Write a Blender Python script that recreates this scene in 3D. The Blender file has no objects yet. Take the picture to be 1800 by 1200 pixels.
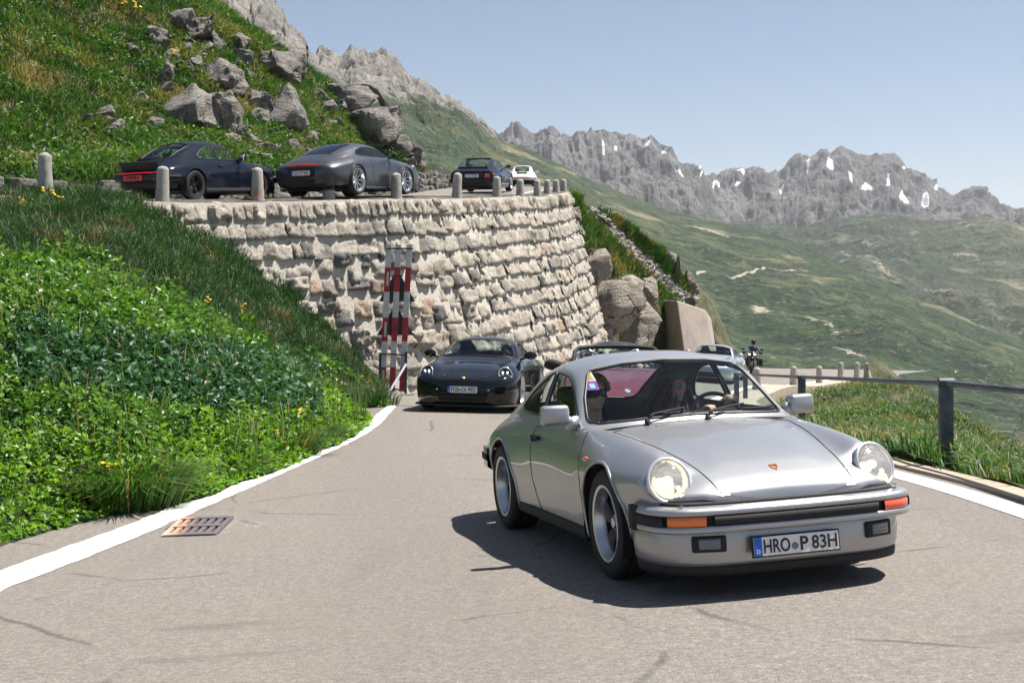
import bpy, bmesh, math, random
import numpy as np
from mathutils import Vector, Matrix
from mathutils.bvhtree import BVHTree

F = 2250.0      # focal length in pixels of the 1800 px wide frame
VH = 505.0      # eye level in that frame
random.seed(7)
rng = np.random.default_rng(7)
SC = bpy.context.scene
COL = SC.collection
R = math.radians


def PX(u, v, d):
    return np.array([(u - 900) / F * d, d, (VH - v) / F * d])


# ------------------------------------------------------------------ objects
def tag(o, label=None, cat=None, group=None, kind=None):
    if label: o['label'] = label
    if cat: o['category'] = cat
    if group: o['group'] = group
    if kind: o['kind'] = kind
    return o


def empty(name, loc=(0, 0, 0), mat=None):
    o = bpy.data.objects.new(name, None)
    COL.objects.link(o)
    o.empty_display_size = .2
    if mat is not None: o.matrix_world = mat
    else: o.location = loc
    return o


def mesh_obj(name, verts, faces, mats=None, parent=None, smooth=True, midx=None, loc=None):
    me = bpy.data.meshes.new(name)
    v = np.asarray(verts, dtype=np.float32).reshape(-1, 3)
    if isinstance(faces, np.ndarray):
        n = faces.shape[1]
        me.vertices.add(len(v)); me.vertices.foreach_set('co', v.ravel())
        me.loops.add(faces.size); me.loops.foreach_set('vertex_index', faces.astype(np.int32).ravel())
        me.polygons.add(len(faces))
        me.polygons.foreach_set('loop_start', np.arange(0, faces.size, n, dtype=np.int32))
        me.polygons.foreach_set('loop_total', np.full(len(faces), n, dtype=np.int32))
        me.update(calc_edges=True)
    else:
        me.from_pydata([tuple(map(float, p)) for p in v], [], [tuple(f) for f in faces])
    for m in (mats if isinstance(mats, (list, tuple)) else [mats] if mats else []):
        me.materials.append(m)
    if midx is not None and len(me.polygons):
        me.polygons.foreach_set('material_index', np.asarray(midx, dtype=np.int32))
    if len(me.polygons):
        me.polygons.foreach_set('use_smooth', np.full(len(me.polygons), bool(smooth)))
    me.validate()
    o = bpy.data.objects.new(name, me)
    COL.objects.link(o)
    if parent is not None: o.parent = parent
    if loc is not None: o.location = loc
    return o


def bm_obj(name, bm, mats=None, parent=None, smooth=True, loc=None):
    me = bpy.data.meshes.new(name)
    bm.to_mesh(me); bm.free()
    for m in (mats if isinstance(mats, (list, tuple)) else [mats] if mats else []):
        me.materials.append(m)
    if len(me.polygons):
        me.polygons.foreach_set('use_smooth', np.full(len(me.polygons), bool(smooth)))
    o = bpy.data.objects.new(name, me)
    COL.objects.link(o)
    if parent is not None: o.parent = parent
    if loc is not None: o.location = loc
    return o


def autosmooth(o, deg=35):
    """mark edges sharper than deg as sharp"""
    me = o.data
    bm = bmesh.new(); bm.from_mesh(me)
    for e in bm.edges:
        e.smooth = not (len(e.link_faces) == 2 and e.calc_face_angle(0) > R(deg))
    bm.to_mesh(me); bm.free()
    return o


def col_attr(o, name, arr):
    """per-vertex float attribute"""
    a = o.data.attributes.new(name, 'FLOAT', 'POINT')
    a.data.foreach_set('value', np.asarray(arr, dtype=np.float32))


class MB:
    """collects simple shapes; build() links them as one mesh"""
    def __init__(s): s.v = []; s.f = []; s.m = []; s.cur = 0
    def add(s, verts, faces, m=None):
        o = len(s.v); s.v += [tuple(map(float, p)) for p in verts]
        s.f += [tuple(i + o for i in f) for f in faces]
        s.m += [s.cur if m is None else m] * len(faces)
        return s
    def box(s, c, size, rot=None, taper=1.0, m=None):
        hx, hy, hz = [q / 2 for q in size]
        pts = [(-hx, -hy, -hz), (hx, -hy, -hz), (hx, hy, -hz), (-hx, hy, -hz),
               (-hx * taper, -hy * taper, hz), (hx * taper, -hy * taper, hz), (hx * taper, hy * taper, hz), (-hx * taper, hy * taper, hz)]
        M = rot if rot is not None else Matrix.Identity(3)
        pts = [tuple(M @ Vector(p) + Vector(c)) for p in pts]
        return s.add(pts, [(3, 2, 1, 0), (4, 5, 6, 7), (0, 1, 5, 4), (1, 2, 6, 5), (2, 3, 7, 6), (3, 0, 4, 7)], m)
    def rbox(s, c, size, r=.01, rot=None, m=None):
        bm = bmesh.new(); bmesh.ops.create_cube(bm, size=1)
        for v in bm.verts: v.co = Vector((v.co.x * size[0], v.co.y * size[1], v.co.z * size[2]))
        bmesh.ops.bevel(bm, geom=bm.edges[:], offset=r, segments=2, affect='EDGES', profile=.5)
        M = rot if rot is not None else Matrix.Identity(3)
        bm.verts.index_update()
        s.add([tuple(M @ v.co + Vector(c)) for v in bm.verts], [[v.index for v in f.verts] for f in bm.faces], m)
        bm.free(); return s
    def tube(s, pts, r, n=8, m=None, closed=False, cap=True):
        P = [Vector(p) for p in pts]; k = len(P)
        rr = r if isinstance(r, (list, tuple, np.ndarray)) else [r] * k
        vs = []; up = None
        for i in range(k):
            if closed: t = P[(i + 1) % k] - P[i - 1]
            else: t = P[min(i + 1, k - 1)] - P[max(i - 1, 0)]
            if t.length < 1e-9: t = Vector((0, 0, 1))
            t.normalize()
            if up is None: up = Vector((0, 0, 1)) if abs(t.z) < .9 else Vector((1, 0, 0))
            a = t.cross(up)
            if a.length < 1e-6: a = t.orthogonal()
            a.normalize(); b = t.cross(a).normalized(); up = -b if b.dot(up) < 0 else b
            a = t.cross(up).normalized()
            for j in range(n):
                q = 2 * math.pi * j / n
                vs.append(P[i] + (a * math.cos(q) + up * math.sin(q)) * rr[i])
        fs = []
        for i in range(k if closed else k - 1):
            for j in range(n):
                i2 = (i + 1) % k
                fs.append((i * n + j, i * n + (j + 1) % n, i2 * n + (j + 1) % n, i2 * n + j))
        if cap and not closed:
            fs.append(tuple(range(n - 1, -1, -1))); fs.append(tuple((k - 1) * n + j for j in range(n)))
        return s.add(vs, fs, m)
    def lathe(s, prof, n=32, M=None, m=None, close=False):
        """prof: (r, h) revolved about local +Z, then M"""
        M = M or Matrix.Identity(4); k = len(prof); vs = []
        for (r, h) in prof:
            for j in range(n):
                q = 2 * math.pi * j / n
                vs.append(tuple(M @ Vector((r * math.cos(q), r * math.sin(q), h))))
        fs = []
        for i in range(k if close else k - 1):
            i2 = (i + 1) % k
            for j in range(n):
                fs.append((i * n + j, i * n + (j + 1) % n, i2 * n + (j + 1) % n, i2 * n + j))
        return s.add(vs, fs, m)
    def ell(s, c, rad, M=None, nu=16, nv=10, m=None):
        M = M or Matrix.Identity(3); vs = []; fs = []
        for i in range(nv + 1):
            t = math.pi * i / nv
            for j in range(nu):
                q = 2 * math.pi * j / nu
                vs.append(M @ Vector((rad[0] * math.sin(t) * math.cos(q), rad[1] * math.sin(t) * math.sin(q), rad[2] * math.cos(t))) + Vector(c))
        for i in range(nv):
            for j in range(nu):
                fs.append((i * nu + j, (i + 1) * nu + j, (i + 1) * nu + (j + 1) % nu, i * nu + (j + 1) % nu))
        return s.add(vs, fs, m)
    def prism(s, poly, axis, a0, a1, m=None):
        """poly 2D extruded along axis (0,1,2) from a0 to a1"""
        k = len(poly); vs = []
        for a in (a0, a1):
            for (p, q) in poly:
                vs.append((a, p, q) if axis == 0 else (p, a, q) if axis == 1 else (p, q, a))
        fs = [tuple(range(k - 1, -1, -1)), tuple(range(k, 2 * k))]
        for i in range(k): fs.append((i, (i + 1) % k, (i + 1) % k + k, i + k))
        return s.add(vs, fs, m)
    def mirror_y(s):
        n = len(s.v)
        vs = [(x, -y, z) for (x, y, z) in s.v]; fs = [f[::-1] for f in s.f]; ms = list(s.m)
        o = len(s.v); s.v += vs; s.f += [tuple(i + o for i in f) for f in fs]; s.m += ms
        return s
    def flipped(s):
        t = MB(); t.v = [(x, -y, z) for (x, y, z) in s.v]; t.f = [f[::-1] for f in s.f]; t.m = list(s.m); return t
    def build(s, name, mats=None, parent=None, smooth=True, sharp=None, loc=None, fixn=True):
        o = mesh_obj(name, s.v, s.f, mats, parent, smooth, s.m, loc)
        if fixn:
            bm = bmesh.new(); bm.from_mesh(o.data)
            bmesh.ops.recalc_face_normals(bm, faces=bm.faces[:])
            bm.to_mesh(o.data); bm.free()
        if sharp: autosmooth(o, sharp)
        return o


# ------------------------------------------------------------------ numbers
def pchip(xk, yk, x):
    xk = np.asarray(xk, float); yk = np.asarray(yk, float); x = np.asarray(x, float)
    h = np.diff(xk); sh = (slice(None),) + (None,) * (yk.ndim - 1); hh = h[sh]
    d = np.diff(yk, axis=0) / hh
    m = np.zeros_like(yk)
    w1 = 2 * hh[1:] + hh[:-1]; w2 = hh[1:] + 2 * hh[:-1]
    with np.errstate(divide='ignore', invalid='ignore'):
        hm = (w1 + w2) / (w1 / d[:-1] + w2 / d[1:])
    m[1:-1] = np.where(d[:-1] * d[1:] > 0, np.nan_to_num(hm), 0)
    m[0] = d[0]; m[-1] = d[-1]
    i = np.clip(np.searchsorted(xk, x) - 1, 0, len(h) - 1)
    t = ((x - xk[i]) / h[i])[(slice(None),) + (None,) * (yk.ndim - 1)]; H = h[i][(slice(None),) + (None,) * (yk.ndim - 1)]
    return (yk[i] * (1 + 2 * t) * (1 - t) ** 2 + m[i] * H * t * (1 - t) ** 2 + yk[i + 1] * t * t * (3 - 2 * t) + m[i + 1] * H * t * t * (t - 1))


def crom(P, t):
    """Catmull-Rom through P (k,..) at t in [0,k-1]"""
    P = np.asarray(P, float); k = len(P)
    Q = np.concatenate([[2 * P[0] - P[1]], P, [2 * P[-1] - P[-2]]])
    i = np.clip(t.astype(int), 0, k - 2); f = (t - i)[(slice(None),) + (None,) * (P.ndim - 1)]
    a, b, c, d = Q[i], Q[i + 1], Q[i + 2], Q[i + 3]
    return .5 * (2 * b + (c - a) * f + (2 * a - 5 * b + 4 * c - d) * f ** 2 + (3 * b - a - 3 * c + d) * f ** 3)


def lin(xk, yk, x): return np.interp(x, xk, yk)


_perm = np.random.default_rng(3).permutation(512); _perm = np.concatenate([_perm, _perm])
_grad = np.random.default_rng(4).normal(size=(512, 3)); _grad /= np.linalg.norm(_grad, axis=1)[:, None]


def pnoise(p):
    """gradient noise, p (n,3) -> about -1..1"""
    p = np.asarray(p, float); i = np.floor(p).astype(int); f = p - i
    u = f * f * f * (f * (f * 6 - 15) + 10); out = 0
    for dx in (0, 1):
        wx = u[:, 0] if dx else 1 - u[:, 0]
        for dy in (0, 1):
            wy = u[:, 1] if dy else 1 - u[:, 1]
            for dz in (0, 1):
                wz = u[:, 2] if dz else 1 - u[:, 2]
                h = _perm[(_perm[(_perm[(i[:, 0] + dx) & 511] + i[:, 1] + dy) & 511] + i[:, 2] + dz) & 511]
                g = _grad[h]
                out = out + wx * wy * wz * (g[:, 0] * (f[:, 0] - dx) + g[:, 1] * (f[:, 1] - dy) + g[:, 2] * (f[:, 2] - dz))
    return out * 1.6


def fbm(p, oct=5, lac=2.03, gain=.5, ridged=False):
    p = np.asarray(p, float); a = 1.; s = 0.; n = 0.
    for o in range(oct):
        q = pnoise(p + o * 17.3)
        if ridged: q = 1 - 2 * np.abs(q)
        s = s + a * q; n += a; a *= gain; p = p * lac
    return s / n


class TPS:
    """thin-plate height field z(x, y)"""
    def __init__(s, pts, reg=1e-3):
        p = np.asarray(pts, float); s.c = p[:, :2]; n = len(p)
        K = s._k(s.c); K[np.diag_indices(n)] += reg
        A = np.zeros((n + 3, n + 3)); A[:n, :n] = K; A[:n, n] = 1; A[:n, n + 1:] = s.c; A[n, :n] = 1; A[n + 1:, :n] = s.c.T
        s.w = np.linalg.solve(A, np.r_[p[:, 2], 0, 0, 0])
    def _k(s, q):
        r2 = ((q[:, None, :] - s.c[None]) ** 2).sum(-1)
        return .5 * r2 * np.log(r2 + 1e-9)
    def __call__(s, x, y):
        x = np.asarray(x, float); q = np.c_[x.ravel(), np.asarray(y, float).ravel()]; n = len(s.c)
        return (s._k(q) @ s.w[:n] + s.w[n] + q @ s.w[n + 1:]).reshape(x.shape)


# ------------------------------------------------------------------ materials
class NT:
    def __init__(s, name):
        s.mat = bpy.data.materials.new(name); s.mat.use_nodes = True
        s.t = s.mat.node_tree; s.t.nodes.clear()
        s.out = s.n('ShaderNodeOutputMaterial')
    def n(s, typ, **kw):
        x = s.t.nodes.new(typ)
        for k, v in kw.items():
            if k.startswith('_'): setattr(x, k[1:], v)
            else:
                key = k.replace('__', ' ')
                i = x.inputs[int(key[1:])] if key[0] == 'i' and key[1:].isdigit() else x.inputs[key]
                s.set(i, v)
        return x
    def set(s, inp, v):
        if isinstance(v, bpy.types.NodeSocket): s.t.links.new(v, inp)
        elif isinstance(v, bpy.types.Node): s.t.links.new(v.outputs[0], inp)
        elif isinstance(v, (tuple, list)) and len(v) == 3 and inp.type == 'RGBA': inp.default_value = (*v, 1)
        else: inp.default_value = v
    def coord(s, which='Object'): return s.n('ShaderNodeTexCoord').outputs[which]
    def pos(s): return s.n('ShaderNodeNewGeometry').outputs['Position']
    def noise(s, scale, detail=4, rough=.55, vec=None, dist=0., out=0):
        x = s.n('ShaderNodeTexNoise', Scale=scale, Detail=detail, Roughness=rough, Distortion=dist)
        s.set(x.inputs['Vector'], vec if vec is not None else s.coord())
        return x.outputs[out]
    def voro(s, scale, vec=None, feat='F1', out='Distance', rnd=1.):
        x = s.n('ShaderNodeTexVoronoi', _feature=feat, Scale=scale, Randomness=rnd)
        s.set(x.inputs['Vector'], vec if vec is not None else s.coord())
        return x.outputs[out]
    def ramp(s, fac, stops, interp='LINEAR'):
        x = s.n('ShaderNodeValToRGB'); r = x.color_ramp; r.interpolation = interp
        while len(r.elements) < len(stops): r.elements.new(.5)
        for e, (p, c) in zip(r.elements, stops):
            e.position = p; e.color = (*c, 1) if isinstance(c, (tuple, list)) and len(c) == 3 else ((c, c, c, 1) if not isinstance(c, (tuple, list)) else c)
        s.set(x.inputs[0], fac); return x.outputs[0]
    def math(s, op, a, b=0., c=None):
        x = s.n('ShaderNodeMath', _operation=op); s.set(x.inputs[0], a); s.set(x.inputs[1], b)
        if c is not None: s.set(x.inputs[2], c)
        return x.outputs[0]
    def mix(s, fac, a, b, blend='MIX'):
        x = s.n('ShaderNodeMix', _data_type='RGBA', _blend_type=blend)
        s.set(x.inputs[0], fac); s.set(x.inputs[6], a); s.set(x.inputs[7], b); return x.outputs[2]
    def attr(s, name, out='Fac'): return s.n('ShaderNodeAttribute', _attribute_name=name).outputs[out]
    def mapping(s, vec, scale=(1, 1, 1), loc=(0, 0, 0), rot=(0, 0, 0)):
        x = s.n('ShaderNodeMapping'); s.set(x.inputs[0], vec); x.inputs['Scale'].default_value = scale
        x.inputs['Location'].default_value = loc; x.inputs['Rotation'].default_value = rot; return x.outputs[0]
    def bump(s, h, strength=.5, dist=.01):
        return s.n('ShaderNodeBump', Height=h, Strength=strength, Distance=dist).outputs[0]
    def bsdf(s, color=(.5, .5, .5), rough=.5, metal=0., normal=None, **kw):
        x = s.n('ShaderNodeBsdfPrincipled'); s.set(x.inputs['Base Color'], color); s.set(x.inputs['Roughness'], rough)
        s.set(x.inputs['Metallic'], metal)
        if normal is not None: s.set(x.inputs['Normal'], normal)
        for k, v in kw.items(): s.set(x.inputs[k.replace('__', ' ')], v)
        s.t.links.new(x.outputs[0], s.out.inputs[0]); return x
    def done(s): return s.mat


_mc = {}
def simple(name, color, rough=.5, metal=0., spot=0.08, scale=30, bump=0., **kw):
    """plain material with a little procedural variation"""
    if name in _mc: return _mc[name]
    t = NT(name)
    n = t.noise(scale, 5)
    c = t.mix(t.math('MULTIPLY', n, 1.), tuple(max(0, x * (1 - spot)) for x in color), tuple(min(1, x * (1 + spot)) for x in color))
    nr = t.bump(t.noise(scale * 3, 4), bump, .01) if bump else None
    t.bsdf(c, rough, metal, nr, **kw)
    _mc[name] = t.done(); return _mc[name]


def paint_mat(name, color, metal=.75, rough=.32, coat=1., flake=.12, spec=.5):
    t = NT(name)
    fl = t.noise(900, 2, .6); big = t.noise(2.2, 3)
    c = t.mix(fl, tuple(x * (1 - flake) for x in color), tuple(min(1, x * (1 + flake)) for x in color))
    c = t.mix(t.math('MULTIPLY', big, .05), c, tuple(x * .6 + .02 for x in color))
    r = t.math('ADD', rough, t.math('MULTIPLY', t.noise(6, 4), .05))
    x = t.bsdf(c, r, metal)
    x.inputs['Specular IOR Level'].default_value = spec; x.inputs['Coat Weight'].default_value = coat; x.inputs['Coat Roughness'].default_value = .03
    return t.done()


def glass_mat(name, tint=(.72, .8, .78), refl=1.0, mn=.04):
    t = NT(name)
    fr = t.n('ShaderNodeFresnel'); bf = t.n('ShaderNodeNewGeometry').outputs['Backfacing']; t.set(fr.inputs['IOR'], t.math('MULTIPLY_ADD', bf, 1 / 1.5 - 1.5, 1.5))
    tr = t.n('ShaderNodeBsdfTransparent', Color=tint)
    gl = t.n('ShaderNodeBsdfGlossy', Color=(1, 1, 1), Roughness=.01)
    mx = t.n('ShaderNodeMixShader'); t.set(mx.inputs[0], t.math('MULTIPLY', fr.outputs[0], refl)); t.set(mx.inputs[1], tr); t.set(mx.inputs[2], gl)
    t.t.links.new(mx.outputs[0], t.out.inputs[0]); return t.done()


def text_mesh(s, size, M, ext=.0006, narrow=1.0, bold=.004):
    """verts, faces of lettering, centred, placed with the 4x4 matrix M (x right, y up, z out)"""
    c = bpy.data.curves.new('lettering', 'FONT'); c.body = s; c.size = size; c.align_x = 'CENTER'; c.align_y = 'CENTER'
    c.extrude = ext; c.resolution_u = 3; c.offset = size * bold
    o = bpy.data.objects.new('lettering', c); COL.objects.link(o)
    dg = bpy.context.evaluated_depsgraph_get(); e = o.evaluated_get(dg); me = e.to_mesh()
    vs = [M @ Vector((v.co.x * narrow, v.co.y, v.co.z)) for v in me.vertices]; fs = [tuple(p.vertices) for p in me.polygons]
    e.to_mesh_clear(); bpy.data.objects.remove(o); bpy.data.curves.remove(c)
    return vs, fs
# ------------------------------------------------------------------ car building
def loft(st, xs, n, y0=None):
    st = sorted(st, key=lambda q: q[0])
    xk = [q[0] for q in st]; P = np.array([q[1] for q in st], float)
    Q = pchip(xk, P, np.asarray(xs)); k = P.shape[1]
    t = np.linspace(0, k - 1, n)
    out = np.zeros((len(xs), n, 3))
    for i, x in enumerate(xs):
        c = crom(Q[i], t); out[i, :, 0] = x; out[i, :, 1:] = c
    out[:, :, 1] = np.maximum(out[:, :, 1], 0)
    return out


def grid_bm(bm, G, lay, part, cap_first=False, cap_last=False, skip=None):
    nx, n = G.shape[:2]
    V = [[bm.verts.new(G[i, j]) for j in range(n)] for i in range(nx)]
    for i in range(nx - 1):
        for j in range(n - 1):
            if skip is not None and skip(i, j): continue
            try:
                f = bm.faces.new((V[i][j], V[i + 1][j], V[i + 1][j + 1], V[i][j + 1])); f[lay] = part
            except ValueError: pass
    for on, i, rev in ((cap_first, 0, True), (cap_last, nx - 1, False)):
        if on:
            c = bm.verts.new((G[i, 0, 0], 0, G[i, 0, 2])); c2 = V[i]
            for j in range(n - 1):
                a, b = (V[i][j], V[i][j + 1])
                f = bm.faces.new((a, b, c) if not rev else (b, a, c)); f[lay] = part


def rpoly(pts, r=.03, k=4):
    """convex polygon with rounded corners"""
    out = []; n = len(pts)
    for i in range(n):
        p = Vector(pts[i]); a = Vector(pts[i - 1]); b = Vector(pts[(i + 1) % n])
        rr = r[i] if isinstance(r, (list, tuple)) else r
        if rr <= 0: out.append(tuple(p)); continue
        da = min(rr, (a - p).length * .48); db = min(rr, (b - p).length * .48)
        p0 = p + (a - p).normalized() * da; p2 = p + (b - p).normalized() * db
        for q in range(k + 1):
            t = q / k; out.append(tuple((1 - t) ** 2 * p0 + 2 * t * (1 - t) * p + t * t * p2))
    return out


def pin(poly, a, b):
    n = len(poly); s = 0
    for i in range(n):
        x1, y1 = poly[i]; x2, y2 = poly[(i + 1) % n]
        c = (x2 - x1) * (b - y1) - (y2 - y1) * (a - x1)
        if abs(c) < 1e-12: continue
        if s == 0: s = 1 if c > 0 else -1
        elif (c > 0) != (s > 0): return False
    return True


def carve(bm, lay, poly, ax, pred, part, src=None):
    i, j = ax
    lo = (min(p[0] for p in poly) - .03, min(p[1] for p in poly) - .03); hi = (max(p[0] for p in poly) + .03, max(p[1] for p in poly) + .03)
    def near(f):
        if src is not None and f[lay] not in src: return False
        if not pred(f.calc_center_median()): return False
        return (min(v.co[i] for v in f.verts) < hi[0] and max(v.co[i] for v in f.verts) > lo[0]
                and min(v.co[j] for v in f.verts) < hi[1] and max(v.co[j] for v in f.verts) > lo[1])
    for k in range(len(poly)):
        a = poly[k]; b = poly[(k + 1) % len(poly)]
        d = (b[0] - a[0], b[1] - a[1]); L = math.hypot(*d)
        if L < 1e-6: continue
        no = [0, 0, 0]; no[i] = d[1] / L; no[j] = -d[0] / L
        co = [0, 0, 0]; co[i] = a[0]; co[j] = a[1]
        fs = [f for f in bm.faces if near(f)]
        # only faces the segment passes close to
        mx = ((a[0] + b[0]) / 2, (a[1] + b[1]) / 2); fs2 = []
        for f in fs:
            s0 = [(v.co[i] - a[0]) * no[i] + (v.co[j] - a[1]) * no[j] for v in f.verts]
            if min(s0) < -1e-7 and max(s0) > 1e-7:
                t0 = [(v.co[i] - mx[0]) * d[0] / L + (v.co[j] - mx[1]) * d[1] / L for v in f.verts]
                if min(t0) < L / 2 + .04 and max(t0) > -L / 2 - .04: fs2.append(f)
        if not fs2: continue
        es = {e for f in fs2 for e in f.edges}; vs = {v for f in fs2 for v in f.verts}
        bmesh.ops.bisect_plane(bm, geom=list(fs2) + list(es) + list(vs), dist=1e-5, plane_co=co, plane_no=no)
    for f in bm.faces:
        if near(f):
            c = f.calc_center_median()
            if pin(poly, c[i], c[j]): f[lay] = part


def extract(bm, lay, part):
    vs = []; fs = []; idx = {}
    for f in bm.faces:
        if f[lay] != part: continue
        q = []
        for v in f.verts:
            if v not in idx: idx[v] = len(vs); vs.append(tuple(v.co))
            q.append(idx[v])
        fs.append(tuple(q))
    return vs, fs


def part_obj(name, vs, fs, mat, parent, mode, thick=0):
    """mode: 'L' as is, 'R' mirrored, 'B' both welded"""
    bm = bmesh.new()
    V = [bm.verts.new(v) for v in vs] if mode != 'R' else []
    for f in (fs if mode != 'R' else []):
        try: bm.faces.new([V[i] for i in f])
        except ValueError: pass
    if mode != 'L':
        W = [bm.verts.new((v[0], -v[1], v[2])) for v in vs]
        for f in fs:
            try: bm.faces.new([W[i] for i in f[::-1]])
            except ValueError: pass
    bmesh.ops.remove_doubles(bm, verts=bm.verts[:], dist=4e-4)
    bmesh.ops.recalc_face_normals(bm, faces=bm.faces[:])
    o = bm_obj(name, bm, mat, parent)
    return o


def surf_pts(bvh, pts, ax, off=0.0):
    """project 2D points on the half shell along the missing axis"""
    m = ({0, 1, 2} - set(ax)).pop(); out = []
    d = Vector((0, 0, 0)); d[m] = -1
    for p in pts:
        o = Vector((0, 0, 0)); o[ax[0]] = p[0]; o[ax[1]] = p[1]; o[m] = 4
        neg = 1 in ax and o.y < 0; o.y = max(abs(o.y), 2e-4)
        h = bvh.ray_cast(o, d)
        if h[0] is not None:
            q = h[0] + (h[1] if h[1][m] > 0 else -h[1]) * off
            if neg: q.y = -q.y
            out.append(q)
    return out


def dens(poly, step=.03, closed=True):
    out = []; n = len(poly)
    for i in range(n if closed else n - 1):
        a = Vector(poly[i]); b = Vector(poly[(i + 1) % n]); k = max(1, int((b - a).length / step))
        for q in range(k): out.append(tuple(a.lerp(b, q / k)))
    if not closed: out.append(tuple(poly[-1]))
    return out


def sweep(prof, path, closed=False):
    """profile [(outward, z)] along a plan curve [(x, y)]; outward is to the right-hand normal"""
    k = len(path); vs = []; fs = []; n = len(prof)
    for i in range(k):
        a = Vector(path[max(i - 1, 0)]); b = Vector(path[min(i + 1, k - 1)]); t = (b - a).normalized()
        no = Vector((t.y, -t.x))
        for (o, z) in prof: vs.append((path[i][0] + no.x * o, path[i][1] + no.y * o, z))
    for i in range(k - 1):
        for j in range(n if closed else n - 1):
            fs.append((i * n + j, (i + 1) * n + j, (i + 1) * n + (j + 1) % n, i * n + (j + 1) % n))
    if closed: fs += [tuple(range(n)), tuple(range((k - 1) * n, k * n))]
    return vs, fs


# ---- shared car materials
def car_mats():
    g = {}
    g['rubber'] = simple('black_rubber', (.012, .012, .013), .75, spot=.3)
    g['seal'] = simple('window_rubber', (.015, .015, .016), .45)
    g['gap'] = simple('shut_line_black', (.006, .006, .006), .9)
    g['dark'] = simple('interior_black', (.018, .018, .02), .8, spot=.3)
    g['well'] = simple('wheel_well_black', (.006, .006, .006), .95)
    g['chrome'] = simple('bright_trim', (.72, .72, .72), .16, 1.)
    g['alu'] = simple('alloy_silver', (.55, .56, .58), .28, .9)
    g['alublack'] = simple('satin_black_alloy', (.02, .02, .022), .4, .3)
    g['disc'] = simple('brake_disc_steel', (.2, .19, .18), .45, .9)
    g['amber'] = simple('amber_lens', (.75, .16, .01), .2, **{'Coat Weight': 1.})
    g['amberred'] = simple('sunlit_orange_lens', (.8, .09, .03), .2, **{'Coat Weight': 1.})  # amber lens copy for the sun side, sunlight put into its colour
    g['red'] = simple('red_lens', (.45, .01, .012), .18, **{'Coat Weight': 1.})
    g['plate'] = simple('number_plate_white', (.72, .72, .70), .4, spot=.03)
    g['blue'] = simple('plate_band_blue', (.02, .10, .5), .4)
    g['ink'] = simple('plate_lettering_black', (.01, .01, .01), .5)
    g['glass'] = glass_mat('car_window_glass', (.84, .91, .90), .55)
    g['glassdark'] = glass_mat('car_window_tinted', (.30, .36, .38), 1.)
    g['leather'] = simple('black_leather', (.02, .02, .021), .5, spot=.25)
    g['gold'] = simple('emblem_gold', (.6, .38, .08), .35, .6)
    t = NT('headlight_glass')
    w = t.n('ShaderNodeTexWave', Scale=26, Distortion=.3, Detail=1.)
    t.set(w.inputs['Vector'], t.coord())
    fr = t.n('ShaderNodeFresnel'); bf = t.n('ShaderNodeNewGeometry').outputs['Backfacing']; t.set(fr.inputs['IOR'], t.math('MULTIPLY_ADD', bf, 1 / 1.5 - 1.5, 1.5)); nb = t.bump(w.outputs[1], .35, .004)
    tr = t.n('ShaderNodeBsdfTransparent', Color=(.9, .92, .92)); gl = t.n('ShaderNodeBsdfGlossy', Roughness=.03); t.set(gl.inputs['Normal'], nb)
    tl = t.n('ShaderNodeBsdfTranslucent', Color=(.85, .85, .83)); df = t.n('ShaderNodeBsdfDiffuse', Color=(.8, .8, .8)); t.set(df.inputs['Normal'], nb)
    m0 = t.n('ShaderNodeMixShader', i0=.45); t.set(m0.inputs[1], df); t.set(m0.inputs[2], tl)
    m1 = t.n('ShaderNodeMixShader', i0=.20); t.set(m1.inputs[1], tr); t.set(m1.inputs[2], m0)
    mx = t.n('ShaderNodeMixShader'); t.set(mx.inputs[0], t.math('MULTIPLY_ADD', fr.outputs[0], 1., .06)); t.set(mx.inputs[1], m1); t.set(mx.inputs[2], gl)
    t.t.links.new(mx.outputs[0], t.out.inputs[0]); g['lamp'] = t.done()
    t = NT('headlight_reflector')
    t.bsdf((.80, .79, .77), .10, 1., t.bump(t.noise(14, 2), .12, .01)); g['reflector'] = t.done()
    t = NT('lit_bulb_warm'); e = t.n('ShaderNodeEmission', Color=(1., .72, .46), Strength=1.5)
    t.t.links.new(e.outputs[0], t.out.inputs[0]); g['bulbwarm'] = t.done()
    t = NT('lit_led_white'); e = t.n('ShaderNodeEmission', Color=(.85, .9, 1.), Strength=7.)
    t.t.links.new(e.outputs[0], t.out.inputs[0]); g['led'] = t.done()
    t = NT('lit_tail_strip'); e = t.n('ShaderNodeEmission', Color=(1., .02, .03), Strength=.45)
    t.t.links.new(e.outputs[0], t.out.inputs[0]); g['tail'] = t.done()
    return g


CM = car_mats()


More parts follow.
